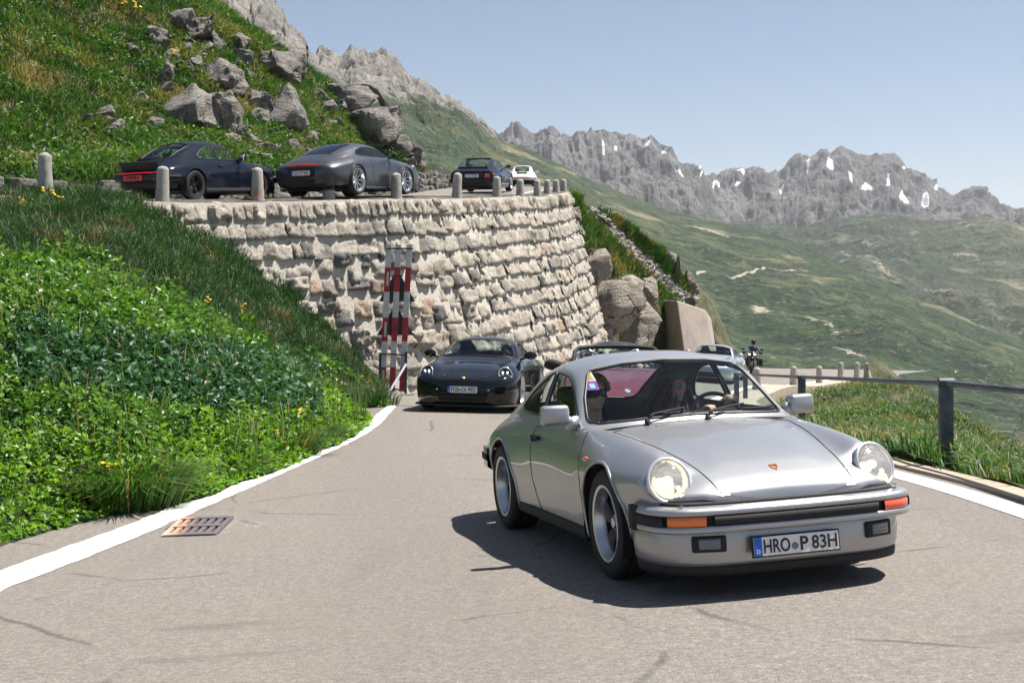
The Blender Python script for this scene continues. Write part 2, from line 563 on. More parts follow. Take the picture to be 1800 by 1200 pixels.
def make_wheel(root, x, s, ytrack, Rt, rim_r, width, style, spoke_mat, lip_mat, nseg=40, yaw=0.):
    """wheel disc with tyre and rim as sub-parts, outer side facing s*Y"""
    hub = MB()
    hub.lathe([(.001, -.02), (rim_r * .72, -.02), (rim_r * .72, -.035), (.001, -.035)], 24, m=0)
    hub.lathe([(.001, .05), (.03, .05), (.034, .045), (.034, .0)], 16, m=1)
    w = hub.build('wheel', [CM['disc'], CM['alublack']], root)
    M = Matrix(((1, 0, 0, 0), (0, 0, s, 0), (0, -s, 0, 0), (0, 0, 0, 1)))
    w.matrix_local = Matrix.Translation((x, s * ytrack, Rt)) @ Matrix.Rotation(yaw, 4, 'Z') @ M
    h = width / 2; t = MB()
    t.lathe([(rim_r - .012, h * .80), (rim_r + .006, h * .93), (rim_r + .03, h * 1.0), ((rim_r + Rt) / 2 + .01, h * 1.06), (Rt - .022, h * .98), (Rt - .008, h * .88), (Rt, h * .7),
             (Rt, h * .36), (Rt - .008, h * .34), (Rt - .008, h * .30), (Rt, h * .28), (Rt, -h * .28), (Rt - .008, -h * .30), (Rt, -h * .34), (Rt, -h * .7), (Rt - .03, -h * .98), (rim_r + .03, -h), (rim_r - .012, -h * .8)], nseg + 8)
    ty = t.build('tyre', CM['rubber'], w)
    r = MB()
    r.lathe([(rim_r + .012, h * .97), (rim_r + .010, h * 1.0), (rim_r + .002, h * 1.0), (rim_r - .008, h * .95), (rim_r - .012, h * .82), (rim_r - .024, h * .6), (rim_r - .028, h * .3)], nseg + 8, m=1)
    r.lathe([(rim_r - .028, h * .3), (rim_r - .035, -h * .3), (rim_r - .02, -h * .9)], nseg + 8, m=2)
    ax0 = h * .42
    if style == 'petal':
        for k in range(5):
            a = 2 * math.pi * k / 5 + .3
            half = [(.035, .022), (.07, .034), (.12, .050), (.16, .054), (rim_r - .03, .045), (rim_r - .022, .05)]
            up = []; n = len(half)
            for (rr, hw) in half:
                z = ax0 - .035 * ((rr - .12) / .1) ** 2
                for (yy, zz) in ((-hw, z - .035), (-hw, z - .004), (-hw * .72, z + .004), (hw * .72, z + .004), (hw, z - .004), (hw, z - .035)): up.append((rr, yy, zz))
            ca, sa = math.cos(a), math.sin(a)
            vs = [(p[0] * ca - p[1] * sa, p[0] * sa + p[1] * ca, p[2]) for p in up]
            fs = [(i * 6 + j, (i + 1) * 6 + j, (i + 1) * 6 + (j + 1) % 6, i * 6 + (j + 1) % 6) for i in range(n - 1) for j in range(6)]
            r.add(vs, fs, 0)
        r.lathe([(.001, ax0 + .012), (.028, ax0 + .01), (.036, ax0 - .002), (.05, ax0 - .01), (.055, ax0 - .04)], 20, m=1)
    else:
        ns = 10
        for k in range(ns):
            for dd in (-.035, .035):
                a = 2 * math.pi * k / ns + dd * 2.2
                a0 = 2 * math.pi * k / ns
                p0 = (math.cos(a0) * .05, math.sin(a0) * .05); p1 = (math.cos(a) * (rim_r - .012), math.sin(a) * (rim_r - .012))
                r.tube([(p0[0], p0[1], ax0 * .8), ((p0[0] + p1[0]) / 2, (p0[1] + p1[1]) / 2, ax0 * 1.02), (p1[0], p1[1], ax0 * 1.25)], [.012, .010, .011], 6, 0)
        r.lathe([(.001, ax0 * .9 + .02), (.035, ax0 * .9 + .015), (.06, ax0 * .9 - .01), (.07, ax0 * .5)], 20, m=0)
    r.build('rim', [spoke_mat, lip_mat, CM['alublack']], w, sharp=40)
    return w


def number_plate(root, M, text, w=.52, h=.11, frame=True, face=None, txtw=.95, seal=None):
    """M: 4x4 with x right, y up, z out"""
    p = MB()
    def q(x0, x1, y0, y1, z, m):
        p.add([tuple(M @ Vector(c)) for c in ((x0, y0, z), (x1, y0, z), (x1, y1, z), (x0, y1, z))], [(0, 1, 2, 3)], m)
    if frame: p.box((0, 0, 0), (0, 0, 0)) if False else None
    for (cx, cy, cz, sx, sy, sz, m) in ((0, 0, -.006, w + .016, h + .016, .010, 2), (0, 0, 0, w, h, .006, 0)):
        pts = [(cx + a * sx / 2, cy + b * sy / 2, cz + c * sz / 2) for a, b, c in ((-1, -1, -1), (1, -1, -1), (1, 1, -1), (-1, 1, -1), (-1, -1, 1), (1, -1, 1), (1, 1, 1), (-1, 1, 1))]
        p.add([tuple(M @ Vector(c)) for c in pts], [(3, 2, 1, 0), (4, 5, 6, 7), (0, 1, 5, 4), (1, 2, 6, 5), (2, 3, 7, 6), (3, 0, 4, 7)], m)
    if face is None: q(-w / 2, -w / 2 + .046, -h / 2, h / 2, .0042, 1)
    o = p.build('number_plate', [face or CM['plate'], CM['blue'], CM['rubber']], root, smooth=False, fixn=False)
    t = MB()
    size = h * .98
    for (chunk, cx, wd) in text:
        vs, fs = text_mesh(chunk, size, Matrix.Identity(4), bold=.0 if 'M' in chunk else .016)
        x0 = min(v.x for v in vs); x1 = max(v.x for v in vs); sc = wd / (x1 - x0); xm = (x0 + x1) / 2
        y0 = min(v.y for v in vs); y1 = max(v.y for v in vs); ys = h * .74 / (y1 - y0); ym = (y0 + y1) / 2
        t.add([tuple(M @ Vector(((v.x - xm) * sc + cx, (v.y - ym) * ys, v.z + .0052))) for v in vs], fs, 0)
    if seal is not None:
        t.lathe([(.001, .0056), (.018, .0056), (.019, .004)], 16, M @ Matrix.Translation((seal, -.01, 0)), m=1)
    if face is None:
        vs, fs = text_mesh('D', .03, Matrix.Identity(4))
        t.add([tuple(M @ Vector((v.x - w / 2 + .023, v.y - .026, v.z + .0052))) for v in vs], fs, 2)
    t.build('plate_lettering', [CM['ink'], simple('seal_grey', (.16, .17, .19), .5), CM['plate']], o, smooth=False, fixn=False)
    return o


def frameM(origin, xr, yu):
    x = Vector(xr).normalized(); y = Vector(yu); z = x.cross(y).normalized(); y = z.cross(x)
    return Matrix(((x.x, y.x, z.x, origin[0]), (x.y, y.y, z.y, origin[1]), (x.z, y.z, z.z, origin[2]), (0, 0, 0, 1)))


def make_shell(spec, paint, root, dx=.03, nl=30, ng=30, glass=None, gapr=.0035):
    """painted shell, doors, bonnet, glazing, seals from station tables"""
    glass = glass or CM['glass']
    bm = bmesh.new(); lay = bm.faces.layers.int.new('part')
    LO = spec['lower']; xs0 = min(s[0] for s in LO); xs1 = max(s[0] for s in LO)
    xs = np.arange(xs0, xs1, dx); xs = np.r_[xs, xs1 - .004, xs1] if xs1 - xs[-1] > .01 else np.r_[xs[:-1], xs1]
    G = loft(LO, xs, nl)
    c0, c1 = spec['cabin']   # x range where the lower shell has no top (front, rear)
    jb = int(round((nl - 1) * 4 / 7.))
    grid_bm(bm, G, lay, 1, cap_first=True, cap_last=True, skip=lambda i, j: j >= jb and xs[i] < c0)
    lowfaces = [f for f in bm.faces]
    bvl = BVHTree.FromBMesh(bm)
    bg = None
    if spec.get('green'):
        b2 = bmesh.new(); l2 = b2.faces.layers.int.new('part')
        GR = spec['green']; g0 = min(s[0] for s in GR); g1 = max(s[0] for s in GR)
        gx = np.arange(g0, g1 + 1e-6, dx); gx[-1] = g1
        grid_bm(b2, loft(GR, gx, ng), lay=l2, part=10)
        bvg = BVHTree.FromBMesh(b2)
    # arches
    arcs = []
    for (ax, az, ar) in spec['arches']:
        poly = [(ax + ar * math.cos(2 * math.pi * k / 36), az + ar * math.sin(2 * math.pi * k / 36)) for k in range(36)]
        carve(bm, lay, poly, (0, 2), lambda c: c.y > .45, 2, {1})
        arcs.append([(ax + ar * math.cos(R(a)), az + ar * math.sin(R(a))) for a in range(-25, 206, 5)])
    if spec.get('door'):
        dp = rpoly(*spec['door']); carve(bm, lay, dp, (0, 2), lambda c: c.y > .5, 3, {1})
    if spec.get('hood'):
        hp = spec['hood']; carve(bm, lay, hp, (0, 1), lambda c: c.z > .5 and c.x > c0 - .1, 4, {1})
    for (c, nrm, rr) in spec.get('lamps', []):
        for f in bm.faces:
            if f[lay] in (1, 4):
                q = [(v.co - c) for v in f.verts]
                if all((d - nrm * d.dot(nrm)).length < rr and d.dot(nrm) > -.16 for d in q): f[lay] = 9
    P = {}
    body = extract(bm, lay, 1)
    bv = list(body[0]); bf = list(body[1])
    if spec.get('green'):
        for nm, poly, axx, pred, code in spec['windows']:
            carve(b2, l2, poly, axx, pred, code, {10})
        gv, gf = extract(b2, l2, 10); o = len(bv); bv += gv; bf += [tuple(i + o for i in f) for f in gf]
    P['body'] = part_obj('body', bv, bf, paint, root, 'B')
    if spec.get('door'):
        dv = extract(bm, lay, 3)
        P['doors'] = [part_obj('door', *dv, paint, root, 'L'), part_obj('door', *dv, paint, root, 'R')]
    if spec.get('hood'):
        P['hood'] = part_obj('bonnet', *extract(bm, lay, 4), paint, root, 'B')
    if spec.get('green'):
        for nm, poly, axx, pred, code in spec['windows']:
            w = extract(b2, l2, code)
            sr = spec.get('sealr', .009)
            if axx == (0, 2):
                P.setdefault(nm, []).append(part_obj(nm, *w, glass, root, 'L')); P[nm].append(part_obj(nm, *w, glass, root, 'R'))
                pts = surf_pts(bvg, dens(poly), axx); t = MB().tube(pts, sr, 6, closed=True)
                t.flipped().build('window_seal', CM['seal'], P[nm][-1]); t.build('window_seal', CM['seal'], P[nm][-2])
            else:
                P.setdefault(nm, []).append(part_obj(nm, *w, glass, root, 'B'))
                # half polygon open along the centre line
                k0 = max(range(len(poly)), key=lambda q: (poly[q][axx.index(1)] < 1e-4 and poly[(q + 1) % len(poly)][axx.index(1)] < 1e-4))
                pl = [poly[(k0 + 1 + q) % len(poly)] for q in range(len(poly))]
                pts = surf_pts(bvg, dens(pl, closed=False), axx)
                pts = pts + [Vector((p.x, -p.y, p.z)) for p in pts[::-1][1:]]
                MB().tube(pts, sr * 1.15, 6, closed=True).build('window_seal', CM['seal'], P[nm][-1])
        b2.free()
    def gl(pts2, axx, closed, par, r=gapr, join=False):
        pts = surf_pts(bvl, dens(pts2, .04, closed), axx, -.001)
        if len(pts) < 3: return
        if join: pts = pts + [Vector((p.x, -p.y, p.z)) for p in pts[::-1]]
        t = MB().tube(pts, r, 5, closed=closed); t.build('shut_line', CM['gap'], par[0])
        if not join: t.flipped().build('shut_line', CM['gap'], par[-1])
    if spec.get('door'): gl(dp, (0, 2), True, P['doors'])
    if spec.get('hood'): gl([p for p in hp if p[1] > 1e-4], (0, 1), False, [P['hood']], join=True)
    for (pts2, axx) in spec.get('lines', []): gl(pts2, axx, False, [P['body']])
    well = MB()
    for k, arc in enumerate(arcs):
        pts = surf_pts(bvl, arc, (0, 2), -.004)
        if len(pts) > 3:
            t = MB().tube(pts, .010, 6); t.build('arch_lip', paint, P['body']); t.flipped().build('arch_lip', paint, P['body'])
        ax, az, ar = spec['arches'][k]; w = MB(); n = len(arc); yo = spec['welly']
        vs = [(p[0], y, p[1]) for y in (yo[0], yo[1]) for p in arc]
        w.add(vs, [(i, i + 1, n + i + 1, n + i) for i in range(n - 1)]); w.add([(p[0], yo[0], p[1]) for p in arc], [tuple(range(n))])
        well.add(w.v, w.f); f = w.flipped(); well.add(f.v, f.f)
    well.box(((xs0 + xs1) / 2, 0, spec['floor'] - .02), (xs1 - xs0 - .35, 1.36, .05))
    well.build('underbody', CM['well'], root, smooth=False)
    P['bvl'] = bvl; bm.free()
    if spec.get('green'): P['bvg'] = bvg
    return P


# ------------------------------------------------------------------ 911-type coupe, 1980s
G_LOW = [
 (.80, [(.32, .50), (.39, .535), (.42, .555), (.415, .575), (.37, .587), (.25, .593), (.12, .596), (0, .598)]),
 (.785, [(.35, .49), (.42, .54), (.45, .57), (.44, .595), (.39, .612), (.26, .62), (.12, .624), (0, .626)]),
 (.72, [(.53, .46), (.59, .53), (.61, .56), (.60, .59), (.53, .625), (.38, .653), (.2, .663), (0, .667)]),
 (.62, [(.65, .40), (.69, .50), (.705, .56), (.69, .61), (.60, .65), (.42, .693), (.22, .704), (0, .708)]),
 (.50, [(.69, .33), (.725, .48), (.745, .60), (.735, .70), (.605, .785), (.45, .735), (.24, .745), (0, .749)]),
 (.30, [(.745, .25), (.768, .42), (.787, .58), (.772, .70), (.625, .822), (.46, .782), (.25, .793), (0, .797)]),
 (.0, [(.77, .19), (.797, .42), (.812, .58), (.79, .725), (.64, .853), (.49, .832), (.27, .845), (0, .85)]),
 (-.35, [(.765, .17), (.785, .38), (.80, .56), (.785, .735), (.665, .878), (.53, .873), (.3, .895), (0, .905)]),
 (-.55, [(.76, .17), (.78, .36), (.795, .54), (.78, .74), (.715, .89), (.60, .898), (.35, .918), (0, .925)]),
 (-1.0, [(.76, .17), (.78, .36), (.795, .54), (.785, .745), (.715, .90), (.6, .905), (.3, .91), (0, .91)]),
 (-1.5, [(.76, .17), (.785, .36), (.80, .54), (.79, .75), (.715, .912), (.6, .92), (.3, .92), (0, .92)]),
 (-1.9, [(.77, .18), (.80, .38), (.82, .56), (.80, .76), (.71, .926), (.6, .93), (.3, .93), (0, .93)]),
 (-2.27, [(.79, .22), (.82, .42), (.835, .60), (.805, .78), (.695, .917), (.6, .92), (.3, .92), (0, .92)]),
 (-2.6, [(.77, .30), (.80, .45), (.815, .60), (.785, .76), (.66, .868), (.55, .87), (.3, .87), (0, .87)]),
 (-2.9, [(.72, .38), (.75, .48), (.765, .58), (.745, .70), (.63, .80), (.5, .8), (.3, .8), (0, .8)]),
 (-3.15, [(.64, .42), (.67, .50), (.68, .57), (.66, .65), (.56, .71), (.4, .71), (.2, .71), (0, .71)]),
 (-3.25, [(.52, .45), (.55, .50), (.56, .56), (.55, .61), (.48, .65), (.4, .65), (.2, .65), (0, .65)])]
G_GRN = [
 (-.42, [(.68, .880), (.65, .884), (.60, .890), (.52, .897), (.3, .910), (0, .918)]),
 (-.55, [(.715, .890), (.708, .892), (.698, .896), (.682, .905), (.39, .985), (0, 1.01)]),
 (-.75, [(.72, .895), (.70, .942), (.673, .985), (.63, 1.03), (.35, 1.115), (0, 1.14)]),
 (-.95, [(.715, .90), (.675, .99), (.637, 1.085), (.583, 1.175), (.33, 1.245), (0, 1.268)]),
 (-1.1, [(.715, .902), (.67, 1.01), (.62, 1.125), (.56, 1.218), (.325, 1.283), (0, 1.302)]),
 (-1.4, [(.715, .91), (.668, 1.02), (.612, 1.14), (.54, 1.237), (.315, 1.302), (0, 1.32)]),
 (-1.8, [(.712, .922), (.665, 1.02), (.60, 1.125), (.51, 1.217), (.30, 1.28), (0, 1.297)]),
 (-2.1, [(.703, .925), (.655, 1.0), (.59, 1.08), (.50, 1.155), (.30, 1.215), (0, 1.235)]),
 (-2.4, [(.685, .90), (.64, .955), (.57, 1.01), (.485, 1.055), (.3, 1.105), (0, 1.125)]),
 (-2.7, [(.65, .848), (.60, .88), (.53, .91), (.45, .935), (.28, .965), (0, .98)]),
 (-3.0, [(.605, .767), (.55, .79), (.48, .805), (.4, .82), (.25, .83), (0, .84)]),
 (-3.2, [(.53, .68), (.47, .69), (.4, .695), (.33, .70), (.2, .705), (0, .71)]),
 (-3.25, [(.48, .65), (.45, .652), (.4, .654), (.33, .656), (.2, .658), (0, .66)])]
def _zl(z):
    return z + float(np.interp(z, [0, .38, .62, .95, 1.30], [0, 0, -.07, -.07, -.04]))


def zl_table(t): return [(x, [(y, _zl(z)) for y, z in p]) for x, p in t]


G_LOW = zl_table(G_LOW); G_GRN = zl_table(G_GRN)
def ZP(p): return [(a, _zl(b)) for a, b in p]


LAMP_C = Vector((.628, .612, .605)); LAMP_N = Vector((.90, .10, .43)).normalized()
G_SPEC = dict(lamps=[(LAMP_C, LAMP_N, .122)], lower=G_LOW, green=G_GRN, cabin=(-.46, -3.3), arches=[(0, .315, .352), (-2.272, .315, .355)], welly=(.46, .79), floor=.2,
  door=(ZP([(-.40, .24), (-.36, .60), (-.46, .885), (-.60, .93), (-1.42, .94), (-1.50, .80), (-1.47, .40), (-1.36, .23)]), [.05, .2, .02, .0, .03, .2, .2, .08]),
  hood=[(-.40, 0), (-.395, .50), (-.375, .56), (-.34, .58), (0, .525), (.4, .445), (.7, .40), (.82, .385), (.82, 0)],
  windows=[('windscreen', ZP([(0.0, .945), (.35, .935), (.605, .920), (.642, .928), (.648, .945), (.635, .985), (.605, 1.065), (.550, 1.165), (.53, 1.195), (.505, 1.213), (.30, 1.246), (0.0, 1.26)]), (1, 2), lambda c: c.x > -1.2, 11),
           ('side_window', rpoly(ZP([(-.675, .925), (-1.40, .935), (-1.43, 1.205), (-1.12, 1.185), (-.975, 1.135)]), [.02, .03, .03, .1, .05]), (0, 2), lambda c: c.y > .3 and c.x > -1.46, 12),
           ('quarter_window', rpoly(ZP([(-1.48, .938), (-1.96, .952), (-2.05, .985), (-1.92, 1.085), (-1.66, 1.19), (-1.49, 1.208)]), [.03, .06, .05, .1, .1, .03]), (0, 2), lambda c: c.y > .3 and c.x < -1.45, 13),
           ('rear_window', [(-2.0, 0.0), (-2.0, .36), (-2.02, .41), (-2.07, .43), (-2.58, .415), (-2.65, .40), (-2.70, .34), (-2.70, 0.0)], (0, 1), lambda c: c.z > .9 and c.x < -1.9, 14)])


def hood_stuff(): pass


def seat(root, x, y, name='seat'):
    s = MB()
    s.rbox((x + .12, y, .38), (.52, .5, .16), .05)
    Rm = Matrix.Rotation(R(-14), 3, 'Y')
    s.rbox((x - .2, y, .66), (.14, .46, .56), .06, Rm)
    s.rbox((x - .30, y, .98), (.10, .24, .13), .045, Rm)
    return s.build(name, CM['leather'], root)


def cabin(root, x0, x1, w, zt, wheel=(-.95, .37, .84), seats=((-1.55, .36), (-1.55, -.36)), zf=.22, screen_x=-.5):
    t = MB()
    t.box(((x0 + x1) / 2, 0, zf), (x0 - x1, 2 * w, .03))
    for s in (-1, 1): t.box(((x0 + x1) / 2, s * w, (zf + zt) / 2), (x0 - x1, .02, zt - zf - .04))
    t.box((x1, 0, (zf + zt) / 2 - .05), (.05, 2 * w, zt - zf - .1)); t.box((x0, 0, (zf + zt) / 2 - .02), (.05, 2 * w, zt - zf - .06))
    t.rbox((x1 + .35, 0, zt - .32), (.6, 2 * w - .1, .2), .06)
    t.build('cabin_tub', CM['dark'], root, smooth=False)
    d = MB(); d.rbox((screen_x - .16, 0, zt - .06), (.42, 2 * w - .06, .12), .05)
    d.ell((screen_x - .32, wheel[1], zt - .02), (.10, .2, .06))
    d.build('dashboard', CM['dark'], root)
    for (sx, sy) in seats: seat(root, sx, sy)
    wl = MB(); Rm = Matrix.Rotation(R(66), 3, 'Y'); n = 28
    ring = [Vector(wheel) + Rm @ Vector((.185 * math.cos(2 * math.pi * k / n), .185 * math.sin(2 * math.pi * k / n), 0)) for k in range(n)]
    wl.tube(ring, .014, 8, closed=True)
    for a in (0, 120, 240):
        wl.tube([Vector(wheel) + Rm @ Vector((.185 * math.cos(R(a + 30)), .185 * math.sin(R(a + 30)), 0)), Vector(wheel) + Rm @ Vector((0, 0, -.02))], .012, 6)
    wl.ell(wheel, (.05, .05, .03), Rm)
    wl.build('steering_wheel', CM['leather'], root)


def coupe80(label, paint, plate=None, rear_plate=None, dx=.03, nl=30, ng=30, detail=2, tail='lid', plate_face=None, glass=None, group=None, spoke=None, lip=None, strip='rubber', lit=True):
    root = empty('coupe'); tag(root, label, 'car', group)
    P = make_shell(G_SPEC, paint, root, dx, nl, ng, glass)
    sp = spoke or CM['alublack']; lp = lip or CM['alu']
    for x, tr, w in ((0, .675, .205), (-2.272, .695, .235)):
        for s in (1, -1): make_wheel(root, x, s, tr, .315, .210, w, 'petal', sp, lp)
    cabin(root, -.52, -2.5, .66, .83, wheel=(-.95, .37, .80))
    # headlights
    for s in (1, -1):
        c = Vector((.628, s * .612, .605)); nrm = Vector((.90, s * .10, .43)).normalized()
        yv = (Vector((0, 0, 1)) - nrm * nrm.z).normalized(); xv = yv.cross(nrm)
        M = Matrix(((xv.x, yv.x, nrm.x, c.x), (xv.y, yv.y, nrm.y, c.y), (xv.z, yv.z, nrm.z, c.z), (0, 0, 0, 1))) @ Matrix.Diagonal((1, 1.10, 1, 1))
        b = MB()
        b.lathe([(.117, -.22), (.117, -.02), (.116, -.006)], 40, M, 0)
        b.lathe([(.104, -.004), (.09, -.028), (.06, -.05), (.02, -.06), (.001, -.061)], 32, M, 1)
        hl = b.build('headlight', [paint, CM['reflector']], root)
        r = MB(); r.lathe([(.117, -.012), (.121, -.004), (.121, .006), (.115, .013), (.107, .012), (.103, .004), (.104, -.006)], 44, M)
        r.build('headlight_ring', simple('polished_ring', (.8, .8, .8), .32, .85) if detail > 2 else paint, hl)
        l = MB(); l.lathe([(.105, .004), (.09, .012), (.06, .021), (.03, .026), (.001, .028)], 32, M); l.build('headlight_lens', CM['lamp'], hl)
        if lit:
            e = MB(); e.ell(M @ Vector((0, .01, -.028)), (.03, .03, .024)); e.ell(M @ Vector((.05, -.03, -.024)), (.016, .013, .012)); e.ell(M @ Vector((-.055, .0, -.02)), (.02, .013, .012)); e.build('bulb', CM['bulbwarm'], hl)
    # front bumper swept in plan
    BZ = -.078
    half = [(.905, 0), (.90, .2), (.888, .40), (.862, .56), (.825, .655), (.76, .722), (.67, .757), (.56, .772), (.47, .775)]
    plan = [(x, -y) for x, y in half[::-1]] + half[1:]
    plan = [tuple(p) for p in crom(np.array(plan), np.linspace(0, len(plan) - 1, 61))]
    b = MB()
    b.add(*sweep([(-.10, .560 + BZ), (-.015, .556 + BZ), (.0, .548 + BZ), (.008, .535 + BZ), (.006, .520 + BZ), (-.004, .516 + BZ)], plan), m=0)
    b.add(*sweep([(-.012, .518 + BZ), (-.012, .462 + BZ)], plan), m=1)
    b.add(*sweep([(-.004, .464 + BZ), (.008, .460 + BZ), (.008, .436 + BZ), (-.004, .426 + BZ), (-.05, .422 + BZ)], plan), m=0)
    b.add(*sweep([(-.15, .578 + BZ), (-.085, .576 + BZ), (-.078, .562 + BZ), (-.088, .546 + BZ)], plan), m=1)
    bp = b.build('front_bumper', [paint, CM['rubber']], root, fixn=True)
    st = MB(); seg = [p for p in plan if abs(p[1]) < .485]
    st.add(*sweep([(-.012, .516 + BZ), (.010, .511 + BZ), (.012, .489 + BZ), (.010, .468 + BZ), (-.012, .464 + BZ)], seg, False)); st.build('bumper_strip', CM['rubber'], bp)
    for s in (1, -1):
        seg = [p for p in plan if .50 < s * p[1] < .70]
        i = MB(); i.add(*sweep([(-.01, .515 + BZ), (.006, .512 + BZ), (.008, .49 + BZ), (.006, .466 + BZ), (-.01, .464 + BZ)], seg, False))
        i.build('indicator', CM['amberred'] if s > 0 else CM['amber'], bp)
        seg = [p for p in plan if .70 < s * p[1]]
        i = MB(); i.add(*sweep([(-.01, .517 + BZ), (.009, .513 + BZ), (.011, .49 + BZ), (.009, .467 + BZ), (-.01, .463 + BZ)], seg, False)); i.build('bumper_strip', CM['rubber'], bp)
        # concertina between bumper and wing
        k = MB(); k.box((.50, s * .75, .49 + BZ), (.10, .07, .13)); k.build('bumper_bellows', CM['rubber'], bp)
        n = MB(); n.lathe([(.001, .004), (.012, .003), (.014, -.004)], 12, Matrix.Translation((.80, s * .62, .569 + BZ))); n.build('washer_nozzle', CM['rubber'], bp)
    half = [(.855, 0), (.85, .2), (.838, .40), (.80, .54), (.735, .64), (.64, .70), (.50, .735), (.42, .74)]
    pl2 = [(x, -y) for x, y in half[::-1]] + half[1:]
    pl2 = [tuple(p) for p in crom(np.array(pl2), np.linspace(0, len(pl2) - 1, 51))]
    ap = MB(); ap.add(*sweep([(.0, .37), (.012, .33), (.014, .27), (.006, .195), (-.008, .168), (-.05, .162)], pl2), m=0)
    ap.build('front_apron', [paint], root)
    sp2 = MB(); sp2.add(*sweep([(-.03, .172), (-.004, .168), (-.002, .155), (-.010, .120), (-.03, .118), (-.3, .15)], pl2)); sp2.build('front_spoiler', CM['rubber'], root)
    if detail > 2:
        for s in (1, -1):
            fg = MB(); Mx = frameM((.835, s * .50, .345), (0.36 * s, 1, 0) if s > 0 else (-.36 * -1 * -1, 1, 0), (0, 0, 1))
            ang = -s * .30
            Rz = Matrix.Rotation(ang * -1, 3, 'Z')
            fg.rbox((.822, s * .485, .288), (.05, .18, .085), .01, Rz, m=0)
            fg.rbox((.842, s * .49, .29), (.03, .115, .058), .008, Rz, m=1)
            fg.build('fog_light', [CM['rubber'], simple('fog_lamp_glass', (.09, .105, .12), .08, .2, **{'Coat Weight': 1.})], root)
    if plate:
        M = frameM((.905, -.03, .262), (0, -1, 0) if False else (0, 1, 0), (-.06, 0, 1))
        number_plate(root, M, plate, w=.485, h=.096, seal=-.010 if detail > 2 else None)
    # sills, rear bumper, lights
    for s in (1, -1): MB().rbox((-1.13, s * .762, .21), (1.55, .05, .07), .012).build('sill_strip', CM['rubber'], root)
    half = [(-3.34, 0), (-3.33, .3), (-3.29, .52), (-3.2, .66), (-3.08, .745), (-2.9, .785), (-2.74, .80)]
    rp = [(x, -y) for x, y in half[::-1]] + half[1:]
    rp = [tuple(p) for p in crom(np.array(rp), np.linspace(0, len(rp) - 1, 41))][::-1]
    rb = MB(); rb.add(*sweep([(-.08, .53), (-.01, .575), (.01, .56), (.012, .50), (.012, .42), (-.02, .40), (-.1, .39)], rp), m=0)
    rb.add(*sweep([(.012, .52), (.024, .515), (.024, .475), (.012, .47)], rp), m=1)
    rb.build('rear_bumper', [paint, CM['rubber']], root)
    va = MB(); va.add(*sweep([(-.12, .42), (-.10, .30), (-.16, .24)], rp)); va.build('rear_valance', CM['rubber'], root)
    tl = MB(); half = [(-3.262, 0), (-3.26, .3), (-3.235, .5), (-3.17, .62), (-3.08, .69), (-2.98, .73)]
    tp = ([(x, -y) for x, y in half[::-1]] + half[1:])[::-1]
    tl.add(*sweep([(-.02, .595), (.01, .59), (.012, .535), (-.02, .53)], tp)); tl.build('tail_light', CM['tail'] if tail == 'duck' else CM['red'], root)
    if rear_plate:
        M = frameM((-3.36, 0, .475), (0, -1, 0), (0, 0, 1)); number_plate(root, M, rear_plate, face=plate_face)
    if tail == 'duck':
        d = MB(); d.add(*sweep([(-.28, .73), (-.1, .76), (.04, .815), (.05, .80), (.0, .69), (-.05, .63)], [(x * 1 + .10, y * .86) for x, y in rp if abs(y) < .62], False))
        d.build('engine_lid_spoiler', CM['rubber'], root)
        g = MB()
        for k in range(9): g.box((-2.76 - .028 * k, 0, .885 - .0155 * k), (.012, .74, .02))
        g.build('engine_lid_grille', CM['rubber'], root)
    else:
        g = MB()
        for k in range(7): g.box((-2.80 - .035 * k, 0, .872 - .0175 * k), (.016, .62, .016))
        g.build('engine_lid_grille', CM['rubber'], root)
    # door mirrors
    for s in (1, -1):
        Rm = Matrix.Rotation(R(8 * s), 3, 'Z'); my = .85 if s < 0 else .835; mz = .912 if s < 0 else .885
        m = MB(); m.rbox((-.66, s * my, mz), (.085, .18, .125), .024, Rm, 0)
        m.box((-.706, s * my, mz), (.006, .15, .10), Rm, m=1); m.prism([(-.61, .82), (-.72, .82), (-.70, .89), (-.635, .90)], 1, s * .70, s * .775, 0)
        m.build('door_mirror', [paint if strip == 'rubber' else CM['rubber'], CM['chrome']], root)
    for k, s in enumerate((1, -1)):
        h = MB(); h.rbox((-1.36, s * .792, .73), (.15, .025, .028), .009); h.rbox((-1.415, s * .795, .725), (.05, .025, .05), .01)
        h.build('door_handle', CM['rubber'], P['doors'][k])
    # wipers
    if detail > 1:
        for (yb, yt) in ((.10, .62), (-.30, .20)):
            w = MB()
            o = surf_pts(P['bvg'], [(yb, .895), ((yb + yt) / 2, .902), (yt, .896)], (1, 2), .02)
            base = Vector((-.405, yb - .03, .862))
            w.tube([base, base + Vector((-.02, .05, .035)), o[1] + Vector((0.02, 0, .02))], [.011, .008, .005], 6)
            w.tube(surf_pts(P['bvg'], [(yb + (yt - yb) * q / 6, .888 + .0035 * math.sin(q)) for q in range(7)], (1, 2), .012), .006, 5)
            w.lathe([(.001, .03), (.016, .026), (.02, 0)], 10, Matrix.Translation(base - Vector((0, 0, .02))))
            w.build('wiper', CM['rubber'], root)
        c = MB(); yy = np.linspace(-.30, .30, 13)
        pts = surf_pts(P['bvl'], [(-.375, abs(y) + 1e-3) for y in yy], (0, 1), .004)
        for p, y in zip(pts, yy): p.y = y
        pts2 = [p + Vector((.042, 0, -.006)) for p in pts]
        n = len(pts); c.add([tuple(p) for p in pts] + [tuple(p) for p in pts2], [(i, i + 1, n + i + 1, n + i) for i in range(n - 1)])
        c.build('air_intake_grille', CM['gap'], root)
    for s in (1, -1): MB().rbox((-.27, s * .788, .665), (.06, .014, .03), .006).build('side_repeater', CM['amber'], root)
    return root, P
